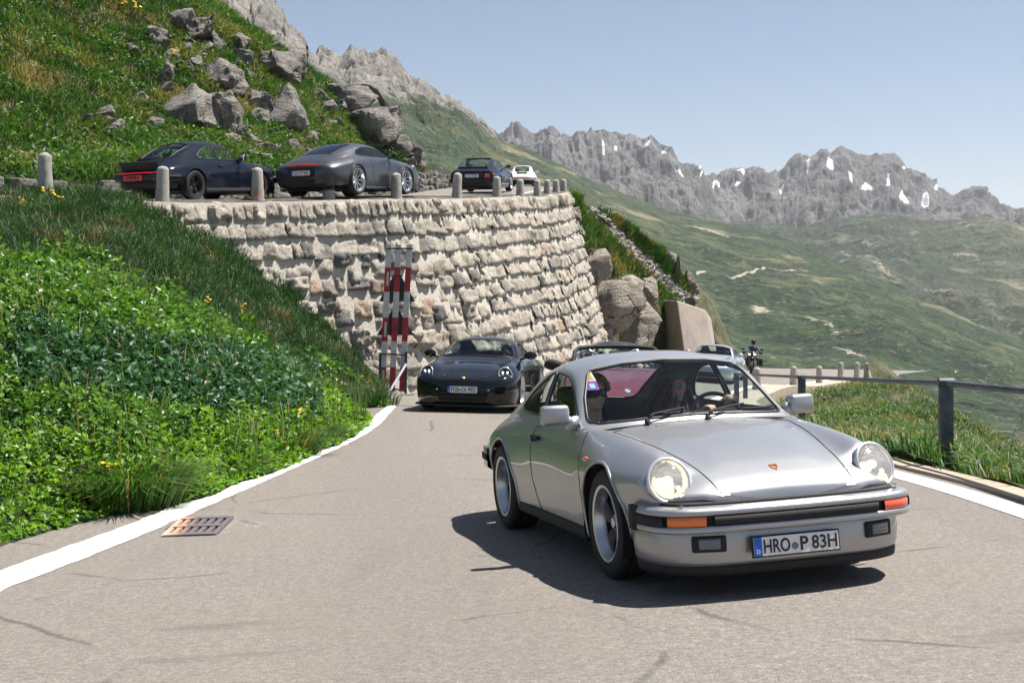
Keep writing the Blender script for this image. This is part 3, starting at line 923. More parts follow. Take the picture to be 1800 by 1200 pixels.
# ------------------------------------------------------------------ modern coupe
M_LOW = [
 (.97, [(.45, .18), (.52, .25), (.55, .36), (.53, .46), (.45, .53), (.32, .555), (.18, .565), (0, .57)]),
 (.88, [(.66, .13), (.72, .25), (.745, .38), (.73, .50), (.63, .585), (.42, .60), (.22, .61), (0, .615)]),
 (.72, [(.80, .12), (.845, .25), (.865, .42), (.85, .56), (.72, .665), (.48, .66), (.25, .668), (0, .672)]),
 (.5, [(.86, .13), (.895, .3), (.905, .48), (.88, .64), (.69, .775), (.50, .735), (.26, .742), (0, .746)]),
 (.25, [(.87, .14), (.905, .3), (.92, .52), (.89, .69), (.69, .83), (.52, .79), (.28, .80), (0, .805)]),
 (-.1, [(.87, .15), (.895, .3), (.915, .52), (.89, .72), (.70, .865), (.56, .845), (.3, .86), (0, .867)]),
 (-.45, [(.86, .15), (.885, .3), (.90, .52), (.87, .75), (.74, .90), (.62, .91), (.35, .935), (0, .945)]),
 (-1.0, [(.86, .15), (.88, .3), (.895, .52), (.875, .76), (.765, .915), (.6, .92), (.3, .92), (0, .92)]),
 (-1.6, [(.87, .16), (.895, .32), (.905, .54), (.885, .77), (.765, .93), (.6, .93), (.3, .93), (0, .93)]),
 (-2.1, [(.89, .18), (.92, .35), (.935, .56), (.91, .78), (.75, .935), (.6, .94), (.3, .94), (0, .94)]),
 (-2.45, [(.90, .2), (.935, .38), (.945, .58), (.915, .78), (.73, .92), (.6, .92), (.3, .92), (0, .92)]),
 (-2.8, [(.87, .24), (.91, .38), (.92, .56), (.89, .74), (.69, .87), (.5, .87), (.3, .87), (0, .87)]),
 (-3.2, [(.78, .22), (.85, .36), (.87, .52), (.84, .68), (.65, .80), (.5, .8), (.3, .8), (0, .8)]),
 (-3.42, [(.68, .24), (.74, .36), (.77, .52), (.74, .64), (.58, .73), (.4, .73), (.2, .73), (0, .73)]),
 (-3.5, [(.55, .28), (.6, .38), (.63, .52), (.6, .61), (.5, .69), (.4, .69), (.2, .69), (0, .69)])]
M_GRN = [
 (-.4, [(.735, .897), (.70, .90), (.65, .905), (.56, .912), (.32, .93), (0, .94)]),
 (-.6, [(.755, .905), (.745, .91), (.73, .92), (.70, .935), (.42, 1.02), (0, 1.05)]),
 (-.8, [(.765, .91), (.735, .96), (.70, 1.0), (.645, 1.045), (.38, 1.13), (0, 1.155)]),
 (-1.05, [(.767, .915), (.725, 1.0), (.665, 1.08), (.585, 1.165), (.34, 1.235), (0, 1.258)]),
 (-1.35, [(.767, .922), (.715, 1.02), (.64, 1.125), (.545, 1.21), (.31, 1.28), (0, 1.296)]),
 (-1.7, [(.765, .93), (.71, 1.02), (.635, 1.125), (.535, 1.21), (.31, 1.28), (0, 1.295)]),
 (-2.1, [(.75, .935), (.70, 1.0), (.625, 1.08), (.52, 1.155), (.31, 1.225), (0, 1.245)]),
 (-2.5, [(.72, .917), (.67, .965), (.6, 1.01), (.5, 1.06), (.3, 1.115), (0, 1.135)]),
 (-2.9, [(.68, .853), (.62, .88), (.55, .905), (.46, .935), (.28, .965), (0, .975)]),
 (-3.25, [(.635, .785), (.58, .80), (.5, .815), (.42, .825), (.25, .835), (0, .84)]),
 (-3.42, [(.58, .73), (.5, .735), (.43, .74), (.35, .745), (.2, .75), (0, .755)]),
 (-3.5, [(.5, .69), (.45, .691), (.4, .692), (.3, .694), (.2, .696), (0, .70)])]
M_SPEC = dict(lower=M_LOW, green=M_GRN, cabin=(-.45, -3.6), arches=[(0, .345, .375), (-2.45, .355, .385)], welly=(.5, .87), floor=.17, sealr=.008,
  door=(rpoly([(-.45, .24), (-.40, .62), (-.52, .885), (-.70, .925), (-1.62, .94), (-1.74, .8), (-1.66, .4), (-1.55, .24)], .08), 0),
  hood=[(-.42, 0), (-.41, .55), (-.38, .60), (0, .55), (.4, .48), (.72, .41), (.86, .34), (.90, .28), (.90, 0)],
  windows=[('windscreen', [(0, .965), (.4, .952), (.64, .938), (.672, .945), (.66, .968), (.625, 1.03), (.565, 1.135), (.54, 1.172), (.51, 1.192), (.3, 1.23), (0, 1.245)], (1, 2), lambda c: c.x > -1.3, 11),
           ('side_window', rpoly([(-.73, .935), (-1.6, .95), (-2.0, .962), (-2.2, .995), (-2.05, 1.09), (-1.75, 1.172), (-1.45, 1.18), (-1.2, 1.16), (-1.0, 1.10)], .03), (0, 2), lambda c: c.y > .3, 12),
           ('rear_window', [(-1.95, 0), (-1.95, .38), (-2.0, .43), (-2.75, .42), (-2.82, .36), (-2.82, 0)], (0, 1), lambda c: c.z > .85 and c.x < -1.85, 14)])


def mirror_pair(root, x, y, z, paint, foot):
    for s in (1, -1):
        m = MB(); m.ell((x, s * y, z), (.06, .12, .075), Matrix.Rotation(R(10 * s), 3, 'Z'), 16, 10, 0)
        m.tube([(x + .02, s * (y - .08), z - .04), (x + .03, s * (y - .19), z - .085)], .02, 8, 0)
        m.lathe([(.001, .0), (.085, .0)], 16, Matrix.Translation((x - .05, s * y, z)) @ Matrix.Rotation(R(-90), 4, 'Y') @ Matrix.Diagonal((.65, 1.1, 1, 1)), 1)
        m.build('door_mirror', [paint, CM['chrome']], root)


def coupe_modern(label, paint, plate=None, rear_plate=None, group=None, dx=.04, lit=True, wheelmat=None, mirrors=None, gt=True, tail=False):
    root = empty('coupe'); tag(root, label, 'car', group)
    P = make_shell(M_SPEC, paint, root, dx, 36, 30, CM['glassdark'] if tail else CM['glass'], .004)
    wm = wheelmat or CM['alu']
    for x, tr, w, rr, rt in ((0, .79, .25, .262, .345), (-2.45, .795, .30, .268, .355)):
        for s in (1, -1): make_wheel(root, x, s, tr, rt, rr, w, 'multi', wm, wm)
    cabin(root, -.55, -2.6, .70, .90, wheel=(-1.0, .37, .86), seats=((-1.62, .37), (-1.62, -.37)), screen_x=-.55)
    half = [(.99, 0), (.982, .3), (.955, .48), (.895, .68), (.80, .79), (.66, .865), (.45, .905)]
    pl = crom(np.array([(x, -y) for x, y in half[::-1]] + half[1:]), np.linspace(0, 12, 49)); pl = [tuple(p) for p in pl]
    g = MB(); seg = [p for p in pl if abs(p[1]) < .70]
    g.add(*sweep([(-.03, .375), (.004, .37), (.006, .30), (.0, .20), (-.03, .185)], seg)); g.build('front_grille', CM['gap'], root)
    for s in (1, -1):
        sg = [p for p in pl if .42 < s * p[1] < .78]
        k = MB(); k.add(*sweep([(.0, .41), (.012, .405), (.012, .385), (.0, .38)], sg)); k.build('light_blade', CM['chrome'] if gt else paint, root)
    if gt:
        bl = MB(); bl.add(*sweep([(-.02, .285), (.014, .282), (.014, .268), (-.02, .262)], seg)); bl.build('grille_blade', paint, root)
        for s in (1, -1):
            n = MB(); q = surf_pts(P['bvl'], [(.86, s * .36), (.80, s * .37), (.77, s * .35), (.77, s * .20), (.80, s * .17)], (0, 1), .002); n.tube(q, .006, 6); n.build('bonnet_vent', CM['alublack'], root)
    sp = MB(); sp.add(*sweep([(-.12, .135), (.0, .135), (.035, .122), (.035, .108), (-.12, .105)], pl)); sp.build('front_splitter', [CM['rubber']], root)
    for s in (1, -1):
        nrm = Vector((.82, s * .28, .45)).normalized(); c = Vector((.70, s * .70, .655))
        yv = (Vector((0, 0, 1)) - nrm * nrm.z).normalized(); xv = yv.cross(nrm)
        M = Matrix(((xv.x, yv.x, nrm.x, c.x), (xv.y, yv.y, nrm.y, c.y), (xv.z, yv.z, nrm.z, c.z), (0, 0, 0, 1))) @ Matrix.Diagonal((1.14, 1.32, 1, 1))
        b = MB(); b.lathe([(.105, -.10), (.105, .012), (.09, .006), (.05, -.008), (.001, -.012)], 28, M); h = b.build('headlight', CM['gap'], root)
        r = MB(); r.lathe([(.107, .0), (.112, .012), (.106, .020), (.099, .012)], 28, M); r.build('headlight_ring', CM['alu'], h)
        l = MB(); l.lathe([(.103, .014), (.07, .028), (.03, .034), (.001, .035)], 24, M); l.build('headlight_lens', CM['glass'], h)
        if lit:
            for a in (-1, 1):
                for q in (-1, 1):
                    e = MB(); e.ell(M @ Vector((a * .036, q * .032, .010)), (.014, .014, .014), None, 10, 6); e.build('led_lamp', CM['led'], h)
    em = MB(); em.prism([(-.03, .03), (.03, .03), (.028, -.01), (0, -.04), (-.028, -.01)], 0, 0, .006)
    e = em.build('crest', CM['gold'], root); e.matrix_local = Matrix.Translation((.935, 0, .588)) @ Matrix.Rotation(R(-40), 4, 'Y')
    if plate: number_plate(root, frameM((1.0, -.0, .395), (0, 1, 0), (-.06, 0, 1)), plate, seal=-.035)
    half = [(-3.515, 0), (-3.50, .3), (-3.46, .52), (-3.36, .70), (-3.2, .82), (-3.0, .885)]
    rp = [tuple(p) for p in crom(np.array([(x, -y) for x, y in half[::-1]] + half[1:]), np.linspace(0, 10, 41))][::-1]
    t = MB(); sg = [p for p in rp if p[0] < -3.17]
    t.add(*sweep([(-.05, .745), (.0, .738), (.004, .722), (.0, .705), (-.05, .70)], [(x * .985 - .02, y * .94) for x, y in sg]), m=0)
    t.build('tail_light', [CM['red']], root)
    if tail:
        e = MB(); e.add(*sweep([(.0, .724), (.008, .722), (.008, .718), (.0, .716)], [(x * .985 - .02, y * .94) for x, y in sg])); e.build('light_strip', CM['tail'], root)
        k = MB(); k.add(*sweep([(-.02, .69), (.006, .68), (.01, .60), (.006, .42), (-.02, .41)], [p for p in rp if abs(p[1]) < .6])); k.build('rear_panel', CM['rubber'], root)
    d = MB(); d.add(*sweep([(-.05, .40), (.012, .385), (.008, .25), (-.10, .18)], [p for p in rp if p[0] < -3.25])); d.build('rear_diffuser', CM['rubber'], root)
    if rear_plate: number_plate(root, frameM((-3.535, .0, .53), (0, -1, 0), (.05, 0, 1)), rear_plate)
    for s in (1, -1): MB().rbox((-1.22, s * .875, .165), (1.65, .05, .06), .012).build('sill_strip', paint, root)
    mirror_pair(root, -.72, .95, .975, mirrors or paint, None)
    return root, P


# ------------------------------------------------------------------ wedge hatchback coupe and roadster
H_LOW = [
 (.85, [(.5, .25), (.58, .32), (.6, .42), (.58, .5), (.5, .55), (.35, .57), (.2, .575), (0, .58)]),
 (.6, [(.72, .2), (.78, .32), (.80, .45), (.78, .56), (.66, .64), (.45, .655), (.25, .66), (0, .665)]),
 (.3, [(.78, .2), (.82, .36), (.835, .5), (.81, .64), (.69, .735), (.48, .735), (.28, .74), (0, .745)]),
 (0, [(.82, .2), (.85, .4), (.865, .56), (.84, .7), (.7, .80), (.5, .80), (.3, .81), (0, .815)]),
 (-.6, [(.80, .18), (.83, .36), (.845, .55), (.82, .74), (.72, .87), (.6, .885), (.35, .90), (0, .905)]),
 (-1.2, [(.80, .18), (.83, .36), (.84, .55), (.82, .75), (.735, .90), (.6, .9), (.3, .9), (0, .9)]),
 (-1.9, [(.81, .19), (.84, .38), (.86, .56), (.84, .76), (.735, .915), (.6, .92), (.3, .92), (0, .92)]),
 (-2.4, [(.83, .22), (.86, .42), (.87, .58), (.85, .76), (.73, .91), (.6, .91), (.3, .91), (0, .91)]),
 (-2.9, [(.80, .28), (.83, .42), (.84, .57), (.82, .74), (.70, .88), (.6, .885), (.3, .89), (0, .89)]),
 (-3.2, [(.74, .32), (.79, .42), (.80, .55), (.78, .72), (.67, .85), (.5, .86), (.3, .86), (0, .86)]),
 (-3.32, [(.66, .34), (.74, .42), (.76, .55), (.74, .70), (.63, .82), (.5, .825), (.3, .825), (0, .825)])]
H_GRN = [
 (-.6, [(.72, .87), (.69, .875), (.65, .88), (.58, .885), (.35, .90), (0, .91)]),
 (-.85, [(.725, .885), (.71, .90), (.69, .915), (.66, .935), (.4, 1.0), (0, 1.03)]),
 (-1.1, [(.735, .897), (.70, .97), (.66, 1.03), (.60, 1.09), (.36, 1.155), (0, 1.18)]),
 (-1.35, [(.735, .905), (.69, 1.0), (.63, 1.1), (.545, 1.19), (.32, 1.245), (0, 1.262)]),
 (-1.7, [(.735, .912), (.685, 1.01), (.62, 1.12), (.53, 1.215), (.31, 1.262), (0, 1.275)]),
 (-2.1, [(.733, .915), (.685, 1.0), (.625, 1.09), (.54, 1.18), (.32, 1.235), (0, 1.25)]),
 (-2.5, [(.728, .91), (.68, .97), (.63, 1.03), (.55, 1.09), (.33, 1.14), (0, 1.155)]),
 (-2.95, [(.70, .88), (.66, .90), (.61, .925), (.54, .945), (.33, .97), (0, .98)]),
 (-3.2, [(.67, .85), (.62, .86), (.57, .868), (.5, .875), (.3, .88), (0, .885)]),
 (-3.32, [(.63, .82), (.6, .821), (.55, .822), (.5, .823), (.3, .824), (0, .826)])]
H_SPEC = dict(lower=H_LOW, green=H_GRN, cabin=(-.65, -3.4), arches=[(0, .315, .35), (-2.4, .315, .35)], welly=(.48, .82), floor=.2,
  door=(rpoly([(-.62, .24), (-.60, .6), (-.72, .87), (-.9, .90), (-1.75, .92), (-1.85, .7), (-1.78, .3), (-1.7, .24)], .06), 0),
  windows=[('windscreen', [(0, .935), (.4, .925), (.62, .915), (.64, .925), (.62, .97), (.57, 1.07), (.515, 1.165), (.49, 1.185), (.3, 1.22), (0, 1.235)], (1, 2), lambda c: c.x > -1.5, 11),
           ('side_window', rpoly([(-.98, .925), (-1.78, .94), (-1.8, 1.18), (-1.5, 1.18), (-1.32, 1.14)], .04), (0, 2), lambda c: c.y > .3 and c.x > -1.82, 12),
           ('quarter_window', rpoly([(-1.86, .942), (-2.45, .945), (-2.35, 1.05), (-2.1, 1.13), (-1.87, 1.175)], .04), (0, 2), lambda c: c.y > .3 and c.x < -1.8, 13),
           ('rear_window', [(-1.98, 0), (-1.98, .40), (-2.08, .46), (-3.0, .49), (-3.08, .44), (-3.08, 0)], (0, 1), lambda c: c.z > .85 and c.x < -1.9, 14)])


def hatch_coupe(label, paint, rear_plate):
    root = empty('hatchback_coupe'); tag(root, label, 'car')
    make_shell(H_SPEC, paint, root, .045, 30, 28, CM['glass'], .004)
    for x in (0, -2.4):
        for s in (1, -1): make_wheel(root, x, s, .74, .315, .21, .215, 'petal', simple('pale_gold_wheel', (.55, .47, .36), .35, .5), CM['alu'])
    cabin(root, -.75, -2.6, .68, .88, wheel=(-1.2, .36, .84), seats=((-1.75, .36), (-1.75, -.36)), screen_x=-.75)
    half = [(-3.345, 0), (-3.34, .4), (-3.315, .62), (-3.24, .75), (-3.1, .825), (-2.85, .85)]
    rp = [tuple(p) for p in crom(np.array([(x, -y) for x, y in half[::-1]] + half[1:]), np.linspace(0, 10, 41))][::-1]
    b = MB(); b.add(*sweep([(-.05, .56), (.02, .55), (.05, .53), (.05, .42), (.0, .40), (-.08, .28), (-.12, .24)], rp)); b.build('rear_bumper', [CM['rubber']], root)
    for s in (1, -1):
        sg = [p for p in rp if .42 < s * p[1] < .80]
        l = MB(); l.add(*sweep([(-.01, .665), (.012, .66), (.012, .575), (-.01, .57)], sg)); l.build('tail_light', CM['red'], root)
        l = MB(); l.add(*sweep([(-.01, .725), (.012, .72), (.012, .668), (-.01, .664)], sg)); l.build('indicator', CM['amber'], root)
    k = MB(); k.add(*sweep([(-.02, .80), (.01, .72), (.01, .57), (-.02, .565)], [p for p in rp if abs(p[1]) < .42])); k.build('rear_panel', CM['rubber'], root)
    number_plate(root, frameM((-3.372, .0, .655), (0, -1, 0), (.04, 0, 1)), rear_plate)
    s = MB(); s.add(*sweep([(-.10, .965), (-.03, .985), (.03, .97), (-.02, .945)], [(x + .27, y * .78) for x, y in rp if abs(y) < .7])); s.build('hatch_spoiler', CM['rubber'], root)
    r = MB(); r.add(*sweep([(-.1, 1.262), (.02, 1.278), (.04, 1.262), (-.08, 1.245)], [(x + 1.27, y * .68) for x, y in rp if abs(y) < .76])); r.build('roof_spoiler', CM['rubber'], root)
    mirror_pair(root, -.98, .90, .95, CM['rubber'], None)
    return root


def roadster(label, paint):
    root = empty('open_roadster'); tag(root, label, 'car')
    sp = dict(H_SPEC); sp.pop('green'); sp['windows'] = []; sp['hood'] = [(-.6, 0), (-.6, .6), (0, .52), (.5, .46), (.78, .36), (.88, .30), (.88, 0)]
    make_shell(sp, paint, root, .05, 30, 28)
    for x in (0, -2.4):
        for s in (1, -1): make_wheel(root, x, s, .74, .315, .22, .225, 'multi', CM['alu'], CM['alu'])
    cabin(root, -.75, -2.2, .68, .86, wheel=(-1.15, .36, .84), seats=((-1.7, .36), (-1.7, -.36)), screen_x=-.72)
    f = MB(); pts = [(-.72, -.66, .87), (-1.10, -.60, 1.11), (-1.16, -.54, 1.16), (-1.19, -.3, 1.18), (-1.20, 0, 1.185), (-1.19, .3, 1.18), (-1.16, .54, 1.16), (-1.10, .60, 1.11), (-.72, .66, .87)]
    f.tube(pts, .03, 8); f.build('windscreen_frame', CM['rubber'], root)
    g = MB(); g.add([(-.70, -.64, .88), (-.62, 0, .90), (-.70, .64, .88), (-1.15, .56, 1.13), (-1.19, 0, 1.175), (-1.15, -.56, 1.13)], [(0, 1, 4, 5), (1, 2, 3, 4)]); g.build('windscreen', CM['glass'], root, smooth=False)
    m = MB(); m.rbox((-1.10, 0, 1.09), (.03, .22, .06), .012); m.build('interior_mirror', CM['rubber'], root)
    for s in (1, -1):
        h = MB(); h.tube([(-2.0, s * .50, .85), (-2.02, s * .48, 1.08), (-2.02, s * .36, 1.14), (-2.02, s * .24, 1.08), (-2.0, s * .22, .85)], .022, 8); h.build('roll_hoop', CM['alu'], root)
        k = MB(); k.rbox((.872, s * .13, .49), (.03, .17, .085), .02, m=0); k.rbox((.882, s * .13, .49), (.02, .14, .06), .015, m=1); k.build('kidney_grille', [CM['chrome'], CM['gap']], root)
        l = MB(); l.rbox((.70, s * .60, .585), (.16, .22, .10), .035, Matrix.Rotation(R(-30 * s), 3, 'Z') @ Matrix.Rotation(R(25), 3, 'Y')); l.build('headlight', simple('clear_lamp_glass', (.5, .52, .54), .08, .6), root)
    b = MB(); b.rbox((.85, 0, .34), (.05, .95, .10), .02); b.build('front_grille', CM['gap'], root)
    r = MB(); M = Matrix.Translation((.70, 0, .642)) @ Matrix.Rotation(R(35), 4, 'Y')
    r.lathe([(.001, .010), (.030, .010)], 24, M, 0)
    for q in range(4):
        vs = [M @ Vector((0, 0, .0115))] + [M @ Vector((.028 * math.cos(R(90 * q + a)), .028 * math.sin(R(90 * q + a)), .0115)) for a in range(0, 91, 15)]
        r.add([tuple(v) for v in vs], [tuple(range(len(vs)))], 1 if q % 2 else 2)
    r.lathe([(.030, .008), (.031, .0125), (.044, .0125), (.046, .006)], 24, M, 0)
    r.build('roundel', [CM['chrome'], CM['blue'], CM['plate']], root, smooth=False)
    number_plate(root, frameM((.905, 0, .41), (0, 1, 0), (-.05, 0, 1)), [])
    mirror_pair(root, -.92, .93, .94, CM['rubber'], None)
    return root


# ------------------------------------------------------------------ people
SKIN = simple('sunlit_skin', (.60, .37, .27), .55, spot=.06)
LIPS = simple('lip_skin', (.50, .25, .20), .45)


def remeshed(name, mb, mats, vox, pick, parent=None):
    o = mb.build(name, None, parent)
    r = o.modifiers.new('r', 'REMESH'); r.mode = 'VOXEL'; r.voxel_size = vox
    s = o.modifiers.new('s', 'SMOOTH'); s.factor = .5; s.iterations = 3
    dg = bpy.context.evaluated_depsgraph_get(); me = bpy.data.meshes.new_from_object(o.evaluated_get(dg))
    o.modifiers.clear(); old = o.data; o.data = me; bpy.data.meshes.remove(old)
    for m in mats: me.materials.append(m)
    c = np.zeros(len(me.polygons) * 3); me.polygons.foreach_get('center', c); c = c.reshape(-1, 3)
    me.polygons.foreach_set('material_index', np.array([pick(p) for p in c], dtype=np.int32))
    me.polygons.foreach_set('use_smooth', np.ones(len(me.polygons), bool)); me.update()
    return o


def cap(mb, a, b, r0, r1, n=10):
    a = Vector(a); b = Vector(b); mb.tube([a, b], [r0, r1], n); mb.ell(a, (r0,) * 3, None, n, 8); mb.ell(b, (r1,) * 3, None, n, 8)


def person(label, M, cloth, hands, turn=0., vox=.011, legs=True, fingers=False, name='person', knee=None, trouser=None, face=True):
    """seated figure, hips at the origin, facing +X; hands = [(x,y,z) left, right]"""
    b = MB()
    b.ell((0, 0, .08), (.15, .18, .14)); b.ell((-.02, 0, .24), (.12, .155, .2)); b.ell((-.05, 0, .40), (.125, .175, .17))
    for s in (1, -1): b.ell((-.055, s * .165, .50), (.075, .085, .07))
    b.ell((-.06, 0, .52), (.07, .14, .06))
    cap(b, (-.055, 0, .52), (-.03, 0, .67), .062, .055)
    H = Matrix.Rotation(turn, 3, 'Z'); hc = Vector((-.01, 0, .765))
    def hd(c, r, rot=None): b.ell(hc + H @ Vector(c), r, H @ (rot or Matrix.Identity(3)), 18, 12)
    hd((-.01, 0, .035), (.098, .076, .088)); hd((.018, 0, -.03), (.072, .062, .085)); hd((.052, 0, -.085), (.034, .034, .026))
    hd((.092, 0, -.012), (.016, .013, .024), Matrix.Rotation(R(-18), 3, 'Y')); hd((.080, 0, .02), (.012, .05, .012)); hd((.096, 0, -.026), (.014, .017, .010))
    hd((.080, 0, -.053), (.013, .026, .007)); hd((.078, 0, -.066), (.013, .022, .007))
    for s in (1, -1): hd((-.005, s * .077, -.005), (.02, .012, .032)); hd((.05, s * .045, -.02), (.028, .022, .022))
    for s, h in zip((1, -1), hands):
        sh = Vector((-.05, s * .195, .49)); w = Vector(h); mid = (sh + w) / 2
        L = (w - sh).length; k = math.sqrt(max(.0, .29 ** 2 - (L / 2) ** 2)) if L < .58 else 0
        el = mid + Vector((-.15, s * .35, -1)).normalized() * k
        cap(b, sh, el, .056, .044); cap(b, el, w, .043, .03)
        dr = (w - el).normalized(); side = dr.cross(Vector((0, 0, 1))).normalized(); up = side.cross(dr)
        b.ell(w + dr * .05, (.045, .018, .04), Matrix((dr, up, side)).transposed(), 12, 8)
        for q in range(4):
            o = side * (.03 - .02 * q) * s
            p0 = w + dr * .085 + o; p1 = p0 + dr * (.022 + .004 * (q in (1, 2))) - up * .016; p2 = p1 - dr * .004 - up * .028; p3 = p2 - dr * .022 - up * .008
            b.tube([p0 - dr * .02, p0, p1, p2, p3], [.0105, .0105, .0095, .009, .008], 7)
        t0 = w + dr * .03 - side * .03 * s * -1; b.tube([t0, t0 + dr * .03 + side * .02 * s - up * .01, t0 + dr * .055 + side * .012 * s - up * .026], [.012, .011, .009], 7)
    if legs:
        kn = knee or ((.44, .14, .10), (.44, -.14, .10), (.70, .13, -.26), (.70, -.13, -.26))
        for q, s in enumerate((1, -1)):
            cap(b, (.02, s * .10, .06), kn[q], .088, .062); cap(b, kn[q], kn[q + 2], .056, .04)
            f = Vector(kn[q + 2]); b.ell(f + Vector((.07, 0, -.03)), (.13, .045, .04))
    def pick(p):
        q = H.transposed() @ (Vector(p) - hc)
        if p[2] > .575:
            if .074 < q.x and abs(q.y) < .020 and -.070 < q.z < -.052: return 2
            return 0
        for s, h in zip((1, -1), hands):
            if (Vector(p) - Vector(h)).length < .14 and (Vector(p) - Vector(h)).dot(Vector(h) - Vector((-.05, s * .195, .49))) > -.02: return 0
        return 3 if p[2] < .13 else 1
    o = remeshed(name, b, [SKIN, cloth, LIPS, trouser or cloth], vox, pick)
    tag(o, label, 'person'); o.matrix_world = M
    return o, H, hc


def hair_shell(H, hc, mat, parent, long=False, side=1.0, up=.0, seed=1):
    """hair as a shell of many thin locks over the skull"""
    r = np.random.default_rng(seed); m = MB()
    for k in range(420 if long else 300):
        a = r.uniform(-math.pi, math.pi); e = r.uniform(-.1 if not long else -.2, 1.45)
        if abs(a) < .85 and e < .75: continue
        d = Vector((math.cos(a) * math.cos(e), math.sin(a) * math.cos(e), math.sin(e)))
        p = Vector((d.x * .112 - .012, d.y * .09, d.z * .102 + .035))
        if long:
            dn = Vector((d.x * .3 - .25, d.y * .55, -1)).normalized(); L = r.uniform(.10, .34)
            pts = [p, p + dn * L * .35 + Vector((d.x, d.y, 0)) * .012, p + dn * L * .7 + Vector((d.x, d.y, 0)) * .018, p + dn * L]
        else:
            dn = Vector((-.5 + .5 * side, d.y * .4 + .3 * side, -.25 + up)).normalized(); L = r.uniform(.025, .05)
            pts = [p, p + dn * L * .5 + d * .012, p + dn * L]
        m.tube([hc + H @ q for q in pts], [.010, .009, .006, .002][:len(pts)] if long else [.011, .009, .003], 5)
    m.ell(hc + H @ Vector((-.018, 0, .04)), (.10, .084, .094), H, 18, 12)
    return m.build('hair', mat, parent)


def shades(H, hc, lens, frame, parent, name='sunglasses', w=.036):
    m = MB(); n = 15
    for s in (0,):
        row = []
        for k in range(n):
            a = R(-78 + 156 * k / (n - 1)); r0 = (.108, .086)
            notch = .018 * math.exp(-(a / .22) ** 2)
            for z in (-.022 + notch, .026): row.append(hc + H @ Vector((math.cos(a) * r0[0] - .004, math.sin(a) * r0[1], z + .008)))
        m.add(row, [(2 * k, 2 * k + 2, 2 * k + 3, 2 * k + 1) for k in range(n - 1)], 0)
        for z in (-.022, .026):
            m.tube([hc + H @ Vector((math.cos(R(-78 + 156 * k / (n - 1))) * .110 - .004, math.sin(R(-78 + 156 * k / (n - 1))) * .088, z + .008 + (.018 * math.exp(-(R(-78 + 156 * k / (n - 1)) / .22) ** 2) if z < 0 else 0))) for k in range(n)], .0055, 6, 1)
        for s in (1, -1): m.tube([hc + H @ Vector((.02, s * .088, .01)), hc + H @ Vector((-.03, s * .085, .006))], .004, 6, 1)
    return m.build(name, [lens, frame], parent)


# ------------------------------------------------------------------ touring motorcycle
def motorcycle(label, M):
    root = empty('motorcycle', mat=M); tag(root, label, 'motorcycle')
    blk = simple('gloss_black_fairing', (.02, .02, .024), .25); wht = simple('white_fairing_panel', (.75, .75, .77), .3); blu = simple('dark_blue_fairing', (.03, .04, .16), .3)
    for x in (.78, -.72): make_wheel(root, x, 1, 0, .31, .225, .13 if x > 0 else .17, 'multi', CM['alublack'], CM['alublack'])
    f = MB()
    for s in (1, -1): f.tube([(.78, s * .09, .31), (.52, s * .09, .92)], .028, 8)
    f.build('front_fork', CM['alublack'], root)
    e = MB(); e.rbox((.05, 0, .45), (.5, .34, .4), .06); e.tube([(-.1, .1, .4), (-.72, .12, .31)], .04, 8); e.tube([(-.1, -.1, .4), (-.72, -.12, .31)], .04, 8); e.tube([(.3, -.1, .3), (-.1, -.2, .25), (-.8, -.2, .42)], .05, 10); e.build('engine_block', CM['disc'], root)
    t = MB(); t.ell((.12, 0, .84), (.34, .2, .16)); t.build('fuel_tank', blk, root)
    s_ = MB(); s_.rbox((-.45, 0, .80), (.75, .3, .12), .05); s_.build('seat', CM['leather'], root)
    n = MB(); n.ell((.56, 0, .98), (.16, .22, .15), None, 16, 10, 0); n.ell((.62, 0, .80), (.18, .15, .08), None, 12, 8, 0); n.rbox((.74, 0, .66), (.3, .12, .04), .015, Matrix.Rotation(R(12), 3, 'Y'), 1); n.build('fairing', [blk, blu], root)
    for s in (1, -1):
        w = MB(); w.ell((.655, s * .12, .97), (.06, .09, .055), Matrix.Rotation(R(25 * s), 3, 'X'), 12, 8, 0); h = w.build('headlight', wht, root)
        l = MB(); l.ell((.70, s * .105, .97), (.025, .035, .026)); l.build('led_lamp', CM['led'], h)
        p = MB(); p.rbox((-.62, s * .36, .62), (.5, .2, .36), .04); p.build('pannier', CM['rubber'], root)
        m = MB(); m.tube([(.42, s * .3, 1.08), (.48, s * .40, 1.2)], .01, 6); m.ell((.47, s * .44, 1.21), (.03, .08, .05)); m.build('mirror', CM['rubber'], root)
        g = MB(); g.tube([(.40, s * .08, 1.03), (.36, s * .25, 1.07), (.28, s * .40, 1.06)], .016, 8); g.tube([(.31, s * .35, 1.063), (.26, s * .43, 1.055)], .022, 8); g.rbox((.33, s * .40, 1.05), (.05, .14, .10), .02); g.build('handlebar', CM['rubber'], root)
    v = MB(); v.add([(.56, -.16, 1.05), (.56, .16, 1.05), (.42, .13, 1.30), (.42, -.13, 1.30), (.6, 0, 1.07), (.45, 0, 1.33)], [(0, 4, 5, 3), (4, 1, 2, 5)]); v.build('windshield', CM['glass'], root)
    return root
# ------------------------------------------------------------------ where things stand
def pose(pos, yaw, pitch, roll):
    cy, sy = math.cos(yaw), math.sin(yaw); cp, sp = math.cos(pitch), math.sin(pitch); cr, sr = math.cos(roll), math.sin(roll)
    Rm = Matrix(((cy, -sy, 0), (sy, cy, 0), (0, 0, 1))) @ Matrix(((cp, 0, sp), (0, 1, 0), (-sp, 0, cp))) @ Matrix(((1, 0, 0), (0, cr, -sr), (0, sr, cr)))
    return Matrix.Translation(pos) @ Rm.to_4x4()


